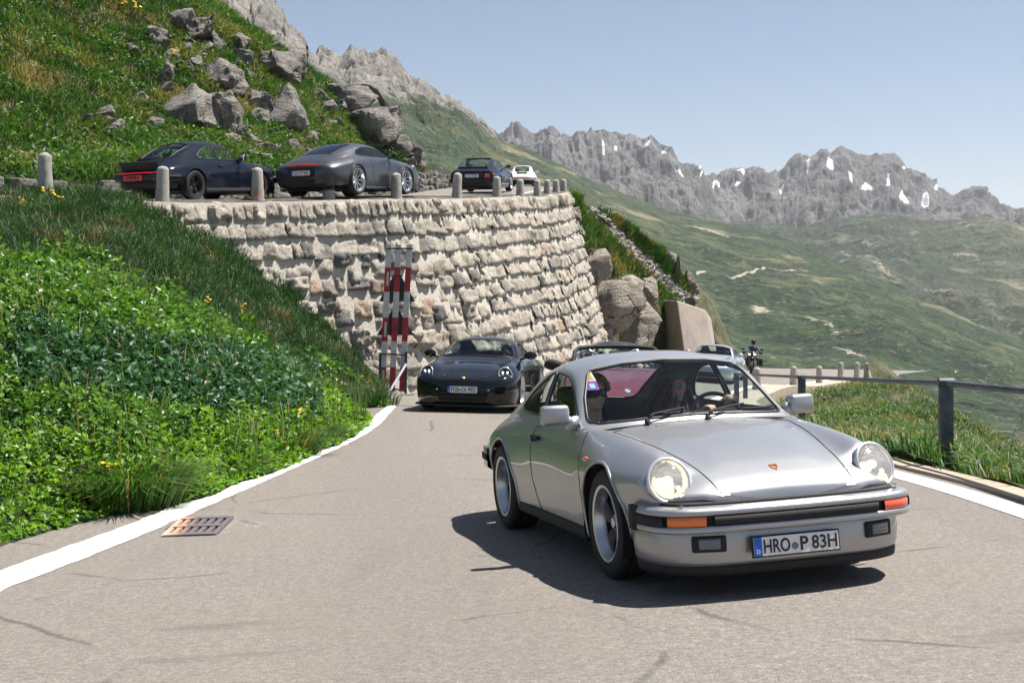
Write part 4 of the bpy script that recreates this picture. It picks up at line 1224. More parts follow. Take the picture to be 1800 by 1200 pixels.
HP = pose((1.30, 7.55, -1.643), R(-75.5), R(-3.1), R(2.2))
def zcar(x, y):
    n = HP.to_3x3() @ Vector((0, 0, 1)); o = HP.translation
    return o.z - (n.x * (x - o.x) + n.y * (y - o.y)) / n.z


rp = [(x, y, zcar(x, y)) for y in (-9, -4, 1, 5, 8, 11) for x in (-9, -5, -1.5, 2, 4.5)]
rp += [(-1, 22.5, -2.17), (2.6, 26, -2.45), (-2.5, 27.5, -2.36), (3, 34, -2.8), (7.3, 46.4, -3.36), (10.5, 58, -4.0), (5, 22, -2.46), (5.72, 32.6, -3.02), (6.6, 36.2, -3.22), (8, 42, -3.40), (10.8, 49, -3.8),
       (13.4, 56, -4.2), (16.7, 62, -4.45), (18.3, 66, -4.7), (-3.5, 30, -2.5), (0, 38, -2.8), (4, 50, -3.4), (8, 60, -4.0), (15, 72, -4.9), (22, 80, -5.4), (-8, 18, -2.3), (-9, 26, -2.5), (3.9, 13, -1.78)]
ZR = TPS(rp, 1e-2)


def ghit(u, v, off=0.):
    t = np.linspace(3, 90, 1740); x = (u - 900) / F * t; z = (VH - v) / F * t
    g = z - ZR(x, t) - off
    i = np.argmax(g < 0)
    if i == 0: i = len(t) - 1
    return np.array([x[i], t[i], ZR(x[i:i + 1], t[i:i + 1])[0] + off])


# ------------------------------------------------------------------ ground materials
def asphalt_mat():
    t = NT('worn_asphalt'); p = t.pos()
    a = t.noise(60, 3, .7, p); b = t.noise(.55, 4, .55, p); c = t.noise(190, 2, .6, p); st = t.noise(3., 3, .6, t.mapping(p, (.9, .12, 1.), rot=(0, 0, .15)))
    a2 = t.noise(24, 3, .7, p); a = t.math('ADD', t.math('MULTIPLY', a, .5), t.math('MULTIPLY', a2, .5))
    col = t.ramp(a, [(.30, (.085, .076, .068)), (.5, (.195, .172, .150)), (.70, (.34, .30, .262))])
    col = t.mix(t.ramp(c, [(.35, 1.), (.5, 0.)]), col, (.075, .072, .07))
    col = t.mix(t.ramp(c, [(.6, 0.), (.78, 1.)]), col, (.36, .34, .32))
    col = t.mix(t.math('MULTIPLY', t.ramp(b, [(.42, 0.), (.68, 1.)]), .30), col, (.185, .155, .125))
    col = t.mix(t.math('MULTIPLY', t.ramp(st, [(.55, 0.), (.75, 1.)]), .18), col, (.08, .078, .08))
    # polished wheel tracks and stains
    sx = t.n('ShaderNodeSeparateXYZ'); t.set(sx.inputs[0], t.mix(.6, p, t.noise(.12, 2, .5, p, out=1)))
    tr = t.math('SINE', t.math('MULTIPLY', t.math('ADD', sx.outputs[0], t.math('MULTIPLY', sx.outputs[1], .12)), 3.6))
    col = t.mix(t.math('MULTIPLY', t.ramp(tr, [(.35, 0.), (1., 1.)]), .16), col, (.10, .092, .085))
    col = t.mix(t.math('MULTIPLY', t.ramp(t.noise(5.5, 5, .7, p), [(.60, 0.), (.70, 1.)]), .22), col, (.09, .083, .078))
    col = t.mix(t.math('MULTIPLY', t.ramp(t.noise(.9, 4, .6, t.mapping(p, (.35, 1.6, 1), rot=(0, 0, -.35))), [(.64, 0.), (.70, 1.)]), .45), col, (.075, .07, .068))
    # cracks
    cr = t.voro(.42, t.mix(.12, p, t.noise(2.5, 5, .6, p, out=1)), 'DISTANCE_TO_EDGE')
    ck = t.math('MULTIPLY', t.ramp(cr, [(0., 1.), (.004, .8), (.010, 0.)]), t.ramp(t.noise(.7, 3, .6, p), [(.47, 0.), (.55, 1.)]))
    col = t.mix(t.math('MULTIPLY', ck, .6), col, (.03, .03, .03))
    h = t.math('SUBTRACT', t.math('ADD', a, c), t.math('MULTIPLY', ck, 1.5))
    t.bsdf(col, .82, 0, t.bump(h, .55, .012)); return t.done()


def line_mat():
    t = NT('road_paint_white'); p = t.pos()
    w = t.math('MULTIPLY', t.ramp(t.noise(26, 5, .7, p), [(.55, 0.), (.64, 1.)]), t.ramp(t.noise(1.3, 3, .6, p), [(.38, .15), (.6, .85)]))
    col = t.mix(t.noise(50, 3, .6, p), (.70, .69, .67), (.84, .83, .81)); col = t.mix(w, col, (.24, .22, .2))
    t.bsdf(col, .7, 0, t.bump(t.noise(120, 3, .6, p), .3, .005)); return t.done()


def concrete_mat(name='weathered_concrete', base=(.36, .31, .26)):
    t = NT(name); p = t.pos()
    a = t.noise(35, 5, .7, p); b = t.noise(1.1, 5, .6, p); v = t.noise(3, 4, .6, t.mapping(p, (2.5, 2.5, .25)))
    col = t.mix(a, tuple(c * .72 for c in base), tuple(c * 1.22 for c in base))
    col = t.mix(t.math('MULTIPLY', t.ramp(b, [(.45, 0.), (.7, 1.)]), .45), col, tuple(c * .55 for c in base))
    col = t.mix(t.math('MULTIPLY', t.ramp(v, [(.5, 0.), (.72, 1.)]), .35), col, (.17, .15, .13))
    t.bsdf(col, .88, 0, t.bump(a, .5, .02)); return t.done()


def granite_mat(name='grey_granite', base=(.36, .34, .31), rust=0.):
    t = NT(name); p = t.coord()
    a = t.noise(55, 4, .75, p); b = t.noise(6, 5, .6, p); l = t.voro(9, p)
    col = t.ramp(a, [(.25, tuple(c * .35 for c in base)), (.48, base), (.75, tuple(min(.7, c * 1.5) for c in base))])
    col = t.mix(t.math('MULTIPLY', t.ramp(b, [(.52, 0.), (.66, 1.)]), .5), col, (.13, .125, .11))
    col = t.mix(t.math('MULTIPLY', t.ramp(t.noise(14, 4, .6, p), [(.62, 0.), (.72, 1.)]), .5), col, (.42, .36, .22))
    if rust:
        z = t.n('ShaderNodeSeparateXYZ'); t.set(z.inputs[0], p)
        m = t.math('MULTIPLY', t.ramp(t.noise(7, 4, .7, p), [(.47, 0.), (.55, 1.)]), t.ramp(z.outputs[2], [(.3, 1.), (.55, 0.)]))
        col = t.mix(t.math('MULTIPLY', m, .8), col, (.45, .16, .04))
    t.bsdf(col, .9, 0, t.bump(t.math('ADD', a, b), .8, .03)); return t.done()


def rock_mat(name, light=(.31, .285, .255), dark=(.06, .058, .055), rust=.35, coord='pos', scale=1.):
    t = NT(name); p = t.pos() if coord == 'pos' else t.coord()
    big = t.noise(.8 * scale, 6, .62, p); fine = t.noise(9 * scale, 6, .7, p); stra = t.noise(2.2 * scale, 5, .6, t.mapping(p, (.5, .5, 3.2), rot=(.35, .25, 0)))
    col = t.ramp(fine, [(.28, dark), (.5, tuple((a + b) / 2 for a, b in zip(light, dark))), (.66, light), (.85, tuple(min(.75, c * 1.35) for c in light))])
    col = t.mix(t.math('MULTIPLY', t.ramp(big, [(.46, 0.), (.64, 1.)]), .6), col, dark)
    col = t.mix(t.math('MULTIPLY', t.ramp(t.noise(2.7 * scale, 4, .6, p), [(.58, 0.), (.70, 1.)]), rust), col, (.42, .26, .14))
    cr = t.math('ADD', t.voro(.9 * scale, t.mix(.4, p, t.noise(1.3 * scale, 5, .65, p, out=1)), 'DISTANCE_TO_EDGE'), t.ramp(t.noise(1.1 * scale, 3, .6, p), [(.44, 0.), (.56, .08)]))
    col = t.mix(t.ramp(cr, [(0., .85), (.015, .4), (.03, 0.)]), col, (.03, .03, .028))
    h = t.math('ADD', t.math('ADD', fine, t.math('MULTIPLY', stra, 1.6)), t.math('MULTIPLY', t.ramp(cr, [(0., 0.), (.05, 1.)]), 1.2))
    t.bsdf(col, .92, 0, t.bump(h, .9, .12 / scale)); return t.done()


def soil_mat(name, g1=(.035, .05, .018), g2=(.10, .09, .045), scale=1.):
    t = NT(name); p = t.pos()
    col = t.mix(t.ramp(t.noise(1.6 * scale, 6, .65, p), [(.4, 0.), (.62, 1.)]), g1, g2)
    col = t.mix(t.ramp(t.noise(14 * scale, 5, .7, p), [(.35, .7), (.55, 0.)]), col, tuple(c * .4 for c in g1))
    t.bsdf(col, .95, 0, t.bump(t.noise(12 * scale, 5, .7, p), 1., .1)); return t.done()


def plant_mat(name, cols, dry=None, trans=.35, gloss=.5):
    """cols: ramp over the per-leaf random value; dry: colour mixed by attribute 'dry'"""
    t = NT(name); n = len(cols)
    c = t.ramp(t.attr('rnd'), [(i / (n - 1), k) for i, k in enumerate(cols)])
    if dry: c = t.mix(t.attr('dry'), c, dry)
    b = t.n('ShaderNodeBsdfPrincipled', Roughness=gloss); t.set(b.inputs['Base Color'], c); b.inputs['Specular IOR Level'].default_value = .4
    tl = t.n('ShaderNodeBsdfTranslucent'); t.set(tl.inputs[0], t.mix(1., c, (1.1, 1.25, .5), 'MULTIPLY'))
    m = t.n('ShaderNodeMixShader', i0=trans); t.set(m.inputs[1], b); t.set(m.inputs[2], tl)
    t.t.links.new(m.outputs[0], t.out.inputs[0]); return t.done()


ASPH = asphalt_mat(); LINE = line_mat(); CONC = concrete_mat(); GRAN = granite_mat(); GRANR = granite_mat('rust_stained_granite', rust=1.)
ROCK = rock_mat('hillside_rock'); BOULD = rock_mat('boulder_rock', coord='obj', scale=1.6)


# ------------------------------------------------------------------ lower road
xr_y = [-9, 0, 5, 9.6, 12.4, 17, 22, 33, 42, 49, 56, 62, 66, 80, 95]
xr_x = [2.2, 3.55, 3.84, 3.80, 3.72, 4.10, 4.55, 5.4, 7.7, 10.5, 13.2, 16.3, 18.0, 24, 31]
def xr(y): return pchip(xr_y, np.array(xr_x), np.atleast_1d(y))
ys = np.r_[np.arange(-9, 16, .35), np.arange(16, 95, .9)]
V = []; nc = 34
for y in ys:
    x0 = -11. if y < 26 else -7 + (y - 26) * .32; x1 = xr(y)[0] + .02
    V.append(np.c_[np.linspace(x0, x1, nc), np.full(nc, y)])
V = np.array(V); z = ZR(V[:, :, 0], V[:, :, 1]); G = np.dstack([V, z]); n = len(ys)
fs = np.array([(i * nc + j, i * nc + j + 1, (i + 1) * nc + j + 1, (i + 1) * nc + j) for i in range(n - 1) for j in range(nc - 1)])
tag(mesh_obj('road', G.reshape(-1, 3), fs, ASPH), kind='structure')


def ribbon(name, L, Rr, z0, mat, kind='structure', thick=0., parent=None, wob=0.):
    """strip between two plan polylines lying on the road"""
    n = len(L); vs = []
    for a, b in zip(L, Rr):
        for q in (0, .5, 1): p = (np.array(a) * (1 - q) + np.array(b) * q); vs.append((p[0], p[1], float(ZR(np.array([p[0]]), np.array([p[1]]))[0]) + z0))
    fs = [(i * 3 + j, i * 3 + j + 1, (i + 1) * 3 + j + 1, (i + 1) * 3 + j) for i in range(n - 1) for j in range(2)]
    o = mesh_obj(name, vs, fs, mat); tag(o, kind=kind); return o


def smooth_px(pts, n):
    P = np.array([ghit(*p)[:2] for p in pts]); return crom(P, np.linspace(0, len(P) - 1, n))


outer = [(-420, 1240), (-150, 1078), (0, 1004), (110, 965), (240, 917), (370, 862), (470, 823), (545, 793), (610, 763), (655, 735), (683, 712)]
inner = [(-420, 1300), (-150, 1120), (0, 1040), (115, 995), (245, 943), (378, 884), (480, 840), (555, 806), (622, 775), (668, 745), (697, 713)]
A = smooth_px(outer, 700); B = smooth_px(inner, 700)
A[:, 0] += fbm(np.c_[A * 3.2, np.full(700, 1.5)], 5) * .05; B[:, 0] += fbm(np.c_[B * 3.2, np.full(700, 9.5)], 5) * .035
ribbon('edge_line', A, B, .005, LINE)
yy = np.r_[np.arange(-6, 20, .5), np.arange(20, 68, 1.)]
xe = xr(yy)
ribbon('edge_line', np.c_[xe - .33, yy], np.c_[xe - .10, yy], .005, LINE)


def kerb():
    """concrete kerb along the outer edge, dropping to a wall on the valley side"""
    yy = np.r_[np.arange(-8, 20, .8), np.arange(20, 68, 1.1)]; xe = xr(yy); z = ZR(xe, yy)
    d = np.gradient(xe, yy); nx = 1 / np.sqrt(1 + d * d); ny = -d * nx
    w = np.interp(yy, [0, 20, 32, 45, 66], [.20, .21, .9, 1.0, .9])
    prof = [(.0, -.15), (.0, .022), (.02, .032), (1., .04), (1.02, .02), (1.04, -1.9)]
    vs = []
    for i in range(len(yy)):
        for (o, h) in prof:
            oo = o * w[i]; vs.append((xe[i] + nx[i] * oo, yy[i] + ny[i] * oo, z[i] + h))
    k = len(prof)
    fs = [(i * k + j, i * k + j + 1, (i + 1) * k + j + 1, (i + 1) * k + j) for i in range(len(yy) - 1) for j in range(k - 1)]
    o = mesh_obj('kerb', vs, fs, concrete_mat('sandy_concrete', (.42, .34, .26)), smooth=False); tag(o, kind='structure')
    return yy, xe, z, nx, ny, w


KY, KX, KZ, KNX, KNY, KW = kerb()


# ------------------------------------------------------------------ railing
def railing():
    root = empty('railing', (4.18, 12.3, float(ZR(np.array([4.18]), np.array([12.3]))[0]))); tag(root, 'dark steel railing of square posts and one rail along the right road edge', 'railing')
    st = NT('weathered_dark_steel'); p = st.pos()
    c = st.mix(st.ramp(st.noise(9, 5, .65, p), [(.35, 0.), (.7, 1.)]), (.035, .045, .055), (.09, .105, .12)); c = st.mix(st.math('MULTIPLY', st.ramp(st.noise(30, 4, .6, p), [(.62, 0.), (.72, 1.)]), .6), c, (.16, .10, .06))
    st.bsdf(c, .55, .35); steel = st.done()
    posts = [(3.98, 2.6, -.50), (4.17, 12.3, -.913), (4.98, 22.0, -1.535), (5.72, 32.6, -2.20), (6.6, 36.2, -2.42)]; tops = []
    o = Vector(root.location)
    for (x, y, zt) in posts:
        z = float(ZR(np.array([x]), np.array([y]))[0]) + .03; h = zt - z
        m = MB(); m.rbox((x - o.x, y - o.y, z + h / 2 - o.z), (.125, .09, h), .012); m.box((x - o.x, y - o.y, z + .008 - o.z), (.22, .2, .016))
        m.tube([(x - o.x - .072, y - o.y + .0, z + h - o.z), (x - o.x + .072, y - o.y, z + h - o.z)], .045, 12)
        pp = m.build('post', steel, root, sharp=40); tops.append((x - o.x, y - o.y, z + h - .005 - o.z))
    T = np.array(tops)
    r = MB(); r.tube([tuple(q) for q in T], .028, 12); r.build('rail', steel, root)
    return root


railing()


# ------------------------------------------------------------------ upper road, its edge and the retaining wall
E_PTS = np.array([(-34, 17, 1.2), (-24, 18.2, 1.35), (-15.5, 20.2, 1.55), (-11.4, 22.2, 1.62), (-8.9, 24.5, 1.67), (-7.3, 26.6, 1.72), (-5.7, 28.7, 1.86), (-4.3, 30.3, 2.02), (-2.9, 32.2, 2.17), (-1.59, 36.7, 2.5), (-.49, 40.7, 2.82), (.29, 43.5, 3.03),
                  (.92, 45.8, 3.2), (1.40, 48.2, 3.45), (1.80, 50.4, 3.68), (2.12, 52.6, 3.88), (2.45, 60, 4.5), (2.3, 77, 5.9), (.4, 95, 7.4), (-4, 112, 8.8)])
_seg = np.r_[0, np.cumsum(np.linalg.norm(np.diff(E_PTS[:, :2], axis=0), axis=1))]
def Eat(s): return pchip(_seg, E_PTS, np.atleast_1d(s))
def Etan(s):
    d = Eat(np.atleast_1d(s) + .6) - Eat(np.atleast_1d(s) - .6); t = d[:, :2]; return t / np.linalg.norm(t, axis=1)[:, None]
S_B1 = _seg[4]; S_END = _seg[15] - .35
sm = np.arange(0, _seg[-1] - .7, .6)
# gaussian-smoothed plan curve so that offsets do not kink
_es = Eat(sm); ker = np.exp(-np.linspace(-2, 2, 11) ** 2); ker /= ker.sum()
_t = Etan(sm); _t = np.c_[np.convolve(np.pad(_t[:, 0], 5, 'edge'), ker, 'valid'), np.convolve(np.pad(_t[:, 1], 5, 'edge'), ker, 'valid')]; _t /= np.linalg.norm(_t, axis=1)[:, None]
def En(s): return np.c_[np.interp(s, sm, _t[:, 1]), -np.interp(s, sm, _t[:, 0])]     # outward (valley side)
WU = 5.8
def strip_obj(name, offs, zs, mat, s0=0, s1=None, ds=.7, kind='structure'):
    s = np.arange(s0, s1 or sm[-1], ds); e = Eat(s); n = En(s); vs = []
    for (o, h) in zip(offs, zs): vs.append(np.c_[e[:, :2] + n * o, e[:, 2] + h])
    vs = np.stack(vs, 1); k = len(offs); m = len(s)
    fs = np.array([(i * k + j, i * k + j + 1, (i + 1) * k + j + 1, (i + 1) * k + j) for i in range(m - 1) for j in range(k - 1)])
    o = mesh_obj(name, vs.reshape(-1, 3), fs, mat); tag(o, kind=kind); return o


strip_obj('upper_road', [-WU, -3.5, -1.6, -.35], [.12, .16, .16, .14], ASPH)
strip_obj('road_verge', [-.36, -.30, -.02, .16, .18], [.135, .11, .07, .05, -.1], soil_mat('gravel_verge', (.10, .09, .075), (.25, .22, .18), 3.))
strip_obj('edge_line', [-.75, -.62], [.158, .155], LINE)


def wall_S(s, t):
    """wall face; t 0 top .. 1 bottom"""
    e = Eat(s); n = En(s); H = np.interp(s, [S_B1, S_END], [5.9, 7.6]); b = .25
    return np.c_[e[:, :2] + n * (.25 + b * H * t)[:, None], e[:, 2] + .04 - H * t]


def stone_wall():
    root = empty('retaining_wall', tuple(wall_S(np.array([S_END - 8]), np.array([1.]))[0])); tag(root, 'tall battered retaining wall of rough granite blocks carrying the upper road', 'wall')
    o = np.array(root.location); r = np.random.default_rng(11)
    s0 = S_B1 - 2.5
    ss = np.arange(s0, S_END + .05, .4); tt = np.linspace(0, 1, 14)
    g = np.array([wall_S(ss, np.full(len(ss), t)) - np.c_[En(ss), np.full(len(ss), .0)] * .0 for t in tt]) - o
    n = len(ss); fs = np.array([(i * n + j, i * n + j + 1, (i + 1) * n + j + 1, (i + 1) * n + j) for i in range(13) for j in range(n - 1)])
    mt = NT('pale_mortar'); p = mt.pos()
    mt.bsdf(mt.mix(mt.noise(14, 5, .7, p), (.34, .31, .27), (.60, .56, .49)), .95, 0, mt.bump(mt.noise(22, 5, .7, p), .9, .05))
    back = mesh_obj('mortar', g.reshape(-1, 3), fs, mt.done(), root)
    V = []; Fc = []; C = []; off = 0; rows = 14
    edges = np.r_[0, .075, np.linspace(.075, 1, rows)[1:] + r.normal(0, .004, rows - 1)]
    NU, NV = 9, 8
    uu, vv = np.meshgrid(np.linspace(-1, 1, NU), np.linspace(-1, 1, NV)); uu = uu.ravel(); vv = vv.ravel()
    pv = np.abs(vv) ** 5; pu = np.abs(uu) ** 16; eu = np.abs(uu) > .99; ev = np.abs(vv) > .99
    edge = ((np.abs(uu) > .99) | (np.abs(vv) > .99))
    fb = np.array([(i * NU + j, i * NU + j + 1, (i + 1) * NU + j + 1, (i + 1) * NU + j) for i in range(NV - 1) for j in range(NU - 1)])
    for k in range(len(edges) - 1):
        t0, t1 = edges[k], edges[k + 1]; s = s0 + r.uniform(0, .3)
        while s < S_END:
            w = r.uniform(.22, .42) if k == 0 else r.uniform(.28, .8); rough = 0.
            sc = s + w / 2; left = np.clip((S_B1 + 17 - sc) / 12, 0, 1) * (.2 < (t0 + t1) / 2 < .85)
            big = r.random() < .03 + .16 * left
            skew = r.uniform(-.05, .05) * (1 + left); hs = r.uniform(.93, 1.03); ws = r.uniform(.93, 1.01)
            S = sc + uu * w / 2 * ws + vv * skew * w * .25; tc = (t0 + t1) / 2 + r.normal(0, .004 + .008 * left)
            T = tc + left * r.normal(0, .012) + vv * (t1 - t0) / 2 * hs * (1 + left * r.uniform(-.2, .35)) * (1 + .10 * r.uniform(-1, 1) * uu)
            T = T + .004 * np.sin(S * 1.3 + k)
            P = wall_S(S, np.clip(T, -.01, 1.05)); N = np.c_[En(S), np.full(len(S), .22)]
            dep = r.uniform(.045, .085) + (r.uniform(.08, .22) if big else 0)
            tilt = r.normal(0, .035) * uu + r.normal(0, .03) * vv + .022 * vv
            nz = fbm(np.c_[S * 2.6, T * 19, np.full(len(S), k * 3.7)], 4) * (.11 + .10 * left) + fbm(np.c_[S * 7, T * 50, np.full(len(S), k * 1.3)], 3) * .085
            lf = max(left, .15 if k else .8); prof = np.clip(1.04 - np.maximum(pu * (.52 + .35 * lf), pv), 0, 1) ** .5; tilt = tilt + (.03 * (1 - lf)) * vv
            d = (dep + tilt + nz) * prof - np.maximum(ev * .10, eu * .10 * lf)
            V.append(P + N * d[:, None] - o); Fc.append(fb + off); off += len(uu)
            tone = min(1., r.random() * (1 + .0 * left)) if r.random() > .30 * left else r.uniform(.955, 1.); C.append(np.tile([tone, r.random()], (len(uu), 1)))
            s += w
    V = np.concatenate(V); Fc = np.concatenate(Fc); C = np.concatenate(C)
    t = NT('rough_granite_blocks'); p = t.pos()
    c = t.ramp(t.attr('tone'), [(0, (.17, .16, .145)), (.10, (.30, .28, .24)), (.30, (.40, .36, .30)), (.52, (.46, .425, .365)), (.74, (.37, .325, .26)), (.88, (.50, .46, .39)), (.95, (.50, .44, .36)), (.962, (.38, .26, .17)), (.975, (.19, .18, .17)), (1., (.13, .125, .12))])  # darkest stops: dark stones, also shade of deep recesses put into the colour
    sp = t.noise(16, 6, .75, p); sp2 = t.noise(3.5, 5, .6, p)
    c = t.mix(t.ramp(sp, [(.36, .85), (.49, 0.)]), c, (.085, .08, .072)); c = t.mix(t.ramp(sp, [(.55, 0.), (.75, .7)]), c, (.66, .62, .54))
    c = t.mix(t.math('MULTIPLY', t.ramp(sp2, [(.56, 0.), (.68, 1.)]), .4), c, (.30, .19, .11))
    c = t.mix(t.math('MULTIPLY', t.ramp(t.noise(1.1, 4, .6, p), [(.5, 0.), (.68, 1.)]), .35), c, (.15, .145, .13))
    t.bsdf(c, .93, 0, t.bump(t.math('ADD', sp, t.math('MULTIPLY', t.noise(45, 4, .7, p), .5)), .9, .06))
    st = mesh_obj('stonework', V, Fc, t.done(), root); col_attr(st, 'tone', C[:, 0]); col_attr(st, 'vary', C[:, 1])
    # return face at the far corner
    m = MB(); q = np.linspace(0, 1, 14)
    a = wall_S(np.full(14, S_END), q) - o; nb = En(np.array([S_END]))[0]
    for i in range(13):
        dz = a[i, 2] - a[i + 1, 2]; wd = r.uniform(.5, 1.0)
        m.rbox((a[i, 0] - nb[0] * wd / 2 + .02, a[i, 1] + .32 + r.uniform(-.06, .06), a[i, 2] - dz / 2), (wd, .75, dz * .92), .05)
    m.build('corner_stones', BOULD, root)
    return root


stone_wall()


# ------------------------------------------------------------------ bollards
def bollard_mesh(h, r0=.155, r1=.12, seed=0, mat=GRAN):
    m = MB(); prof = [(r0 * 1.03, -.25), (r0, 0)] + [(r0 + (r1 - r0) * q, (h - r1 * .75) * q) for q in (.15, .3, .45, .6, .75, .9, 1.)]
    for a in (20, 40, 60, 75, 88): prof.append((r1 * math.cos(R(a)), h - r1 * .75 + r1 * .75 * math.sin(R(a))))
    m.lathe(prof, 22); k = len(prof); m.f.append(tuple((k - 1) * 22 + j for j in range(22))); m.m.append(0)
    v = np.array(m.v); nz = fbm(v * 9 + seed * 5.1, 4) * .016 + fbm(v * 2.5 + seed, 2) * .012
    rad = v[:, :2] / (np.linalg.norm(v[:, :2], axis=1)[:, None] + 1e-6); v[:, :2] += rad * nz[:, None]; m.v = [tuple(p) for p in v]
    return m


def bollard(loc, h, label, group, seed, mat=GRAN, r0=.155, r1=.12):
    o = bollard_mesh(h, r0, r1, seed).build('bollard', mat); o.location = loc; o.rotation_euler = (random.uniform(-.02, .02), random.uniform(-.03, .03), seed * 1.7)
    tag(o, label, 'bollard', group); return o


UG = 'granite bollards along the upper road edge'
up = [(80, 24.5, 1.67, .93, 'pale granite bollard standing alone in the grass above the green bank, farthest left'),
      (285, 26.7, 1.62, .93, 'granite bollard in front of the tail of the dark blue classic coupe'),
      (453, 28.9, 1.78, .95, 'rust stained granite bollard by the nose of the dark blue classic coupe'),
      (578, 30.3, 1.98, .82, 'granite bollard in front of the rear wheel of the grey modern coupe'),
      (697, 32.2, 2.10, .80, 'granite bollard in front of the front wheel of the grey modern coupe'),
      (803, 36.7, 2.45, .86, 'granite bollard just left of the rear of the black hatchback coupe'),
      (873, 40.7, 2.77, .78, 'granite bollard under the right tail light of the black hatchback coupe'),
      (915, 43.5, 3.0, .70, 'granite bollard between the black hatchback coupe and the white coupe'),
      (945, 45.8, 3.17, .70, 'granite bollard covering the right side of the white coupe'),
      (962, 48.2, 3.42, .66, 'small granite bollard right of the white coupe, third from the wall corner'),
      (978, 50.4, 3.65, .62, 'small granite bollard second from the corner of the stone wall'),
      (990, 52.6, 3.85, .62, 'small granite bollard at the very corner of the stone wall')]
for i, (u, d, z, h, lab) in enumerate(up):
    bollard(((u - 900) / F * d, d - .0, z - .02), h, lab, UG, i + 1, GRANR if i == 2 else GRAN)
LG = 'granite bollards along the outer edge of the lower road'
lo = [(1330, 42, .76, 'granite bollard on the kerb just right of the motorcycle, nearest of the lower row'), (1395, 48.5, .76, 'granite bollard left of the railing post on the lower road kerb'),
      (1440, 55.5, .76, 'granite bollard right of the railing post on the lower road kerb'), (1478, 61.5, .78, 'slim granite bollard in the middle of the lower kerb row'),
      (1506, 64., .80, 'granite bollard second from the grassy end of the lower kerb'), (1523, 67.5, .80, 'last granite bollard of the lower kerb, against the grass')]
for i, (u, d, h, lab) in enumerate(lo):
    x = (u - 900) / F * d; z = float(ZR(np.array([x]), np.array([d]))[0])
    bollard((x, d, z + .03), h, lab, LG, 20 + i)
FG = 'tiny bollards of the road bend in the distance'
far = [(1344, 10), (1354, 10), (1359.5, 9), (1365, 8), (1371, 7), (1376.5, 6), (1381, 6), (1386, 6.5), (1405, 7), (1410, 7.5), (1414.5, 9), (1419.5, 10), (1425, 10.5), (1450, 12)]
for i, (u, hp) in enumerate(far):
    d = F * .78 / hp; p = PX(u, 657.5 if u < 1440 else 655, d)
    bollard((p[0], p[1], p[2]), .78, 'tiny pale bollard in the row along the distant road bend' if u < 1390 else ('tiny pale bollard of the distant row right of the big kerb bollard' if u < 1440 else 'largest and rightmost of the tiny distant bollards'), FG, 40 + i)


# ------------------------------------------------------------------ earth surfaces
def field(name, tps, x0, x1, y0, y1, step, keep, mat, rough=.06, fs=.6, kind='structure'):
    xs = np.arange(x0, x1 + step / 2, step); yv = np.arange(y0, y1 + step / 2, step); X, Y = np.meshgrid(xs, yv)
    Z = tps(X, Y); q = np.c_[X.ravel() * fs, Y.ravel() * fs, np.zeros(X.size)]; Z = Z + (fbm(q, 4) * rough).reshape(Z.shape)
    nx = len(xs); ny = len(yv); K = keep(X, Y, Z); idx = np.arange(nx * ny).reshape(ny, nx)
    ok = K[:-1, :-1] & K[1:, :-1] & K[:-1, 1:] & K[1:, 1:]
    a, b, c, d = idx[:-1, :-1][ok], idx[:-1, 1:][ok], idx[1:, 1:][ok], idx[1:, :-1][ok]
    f = np.c_[a, b, c, d]; used, inv = np.unique(f.ravel(), return_inverse=True); v = np.c_[X.ravel(), Y.ravel(), Z.ravel()][used]
    o = mesh_obj(name, v, inv.reshape(-1, 4), mat); tag(o, kind=kind)
    return o, BVHTree.FromPolygons([tuple(p) for p in v], [tuple(int(i) for i in q) for q in inv.reshape(-1, 4)])


def sdist_E(X, Y):
    """signed distance to the upper road edge, positive on the uphill side"""
    P = np.c_[X.ravel(), Y.ravel()]; s = np.arange(0, sm[-1], .5); e = Eat(s)[:, :2]; n = En(s); out = np.zeros(len(P)); si = np.zeros(len(P))
    for a in range(0, len(P), 4000):
        d = P[a:a + 4000, None] - e[None]; k = np.argmin((d ** 2).sum(-1), 1); q = np.arange(len(k)); out[a:a + 4000] = -(d[q, k] * n[k]).sum(-1); si[a:a + 4000] = s[k]
    return out.reshape(X.shape), si.reshape(X.shape)


foot_px = [(-400, 1085), (-160, 1005), (0, 955), (100, 925), (200, 903), (270, 893), (330, 880), (400, 855), (480, 825), (560, 793), (610, 768), (650, 738), (672, 712)]
FOOT = np.array([ghit(u, v, .02) for u, v in foot_px])
bank = [tuple(p) for p in FOOT] + [(p[0] + 1.1, p[1] - .9, p[2] - .55) for p in FOOT[::2]]
for (u, v, d) in [(0, 780, 12.3), (150, 780, 12.6), (300, 760, 14.), (0, 600, 14.2), (150, 600, 15.4), (300, 600, 17.2), (450, 650, 20.4), (560, 700, 23.5), (150, 450, 20.5), (0, 450, 19.5), (300, 470, 22.6), (-300, 600, 12.8), (-300, 450, 17.5), (-600, 700, 10.8),
                  (0, 384, 22.8), (100, 380, 23.4), (190, 374, 24.4), (285, 392, 26.), (400, 445, 27.2), (480, 520, 27.6), (560, 605, 27.6), (620, 660, 27.2), (660, 695, 26.4)]:
    bank.append(tuple(PX(u, v, d)))
bank += [(-34, 16.5, 1.1), (-24, 17.6, 1.25), (-15.5, 19.6, 1.45), (-11.6, 21.8, 1.35), (-6.8, 27.6, 1.3), (-4.6, 29.5, -.3), (-3.2, 30., -2.2), (-13, 11.5, -1.2), (-22, 12, -.9)]
BT = TPS(bank, 2e-2)
BSOIL = soil_mat('bank_soil', (.018, .04, .012), (.045, .06, .022)); HSOIL = soil_mat('hill_soil', (.035, .055, .018), (.14, .12, .06))
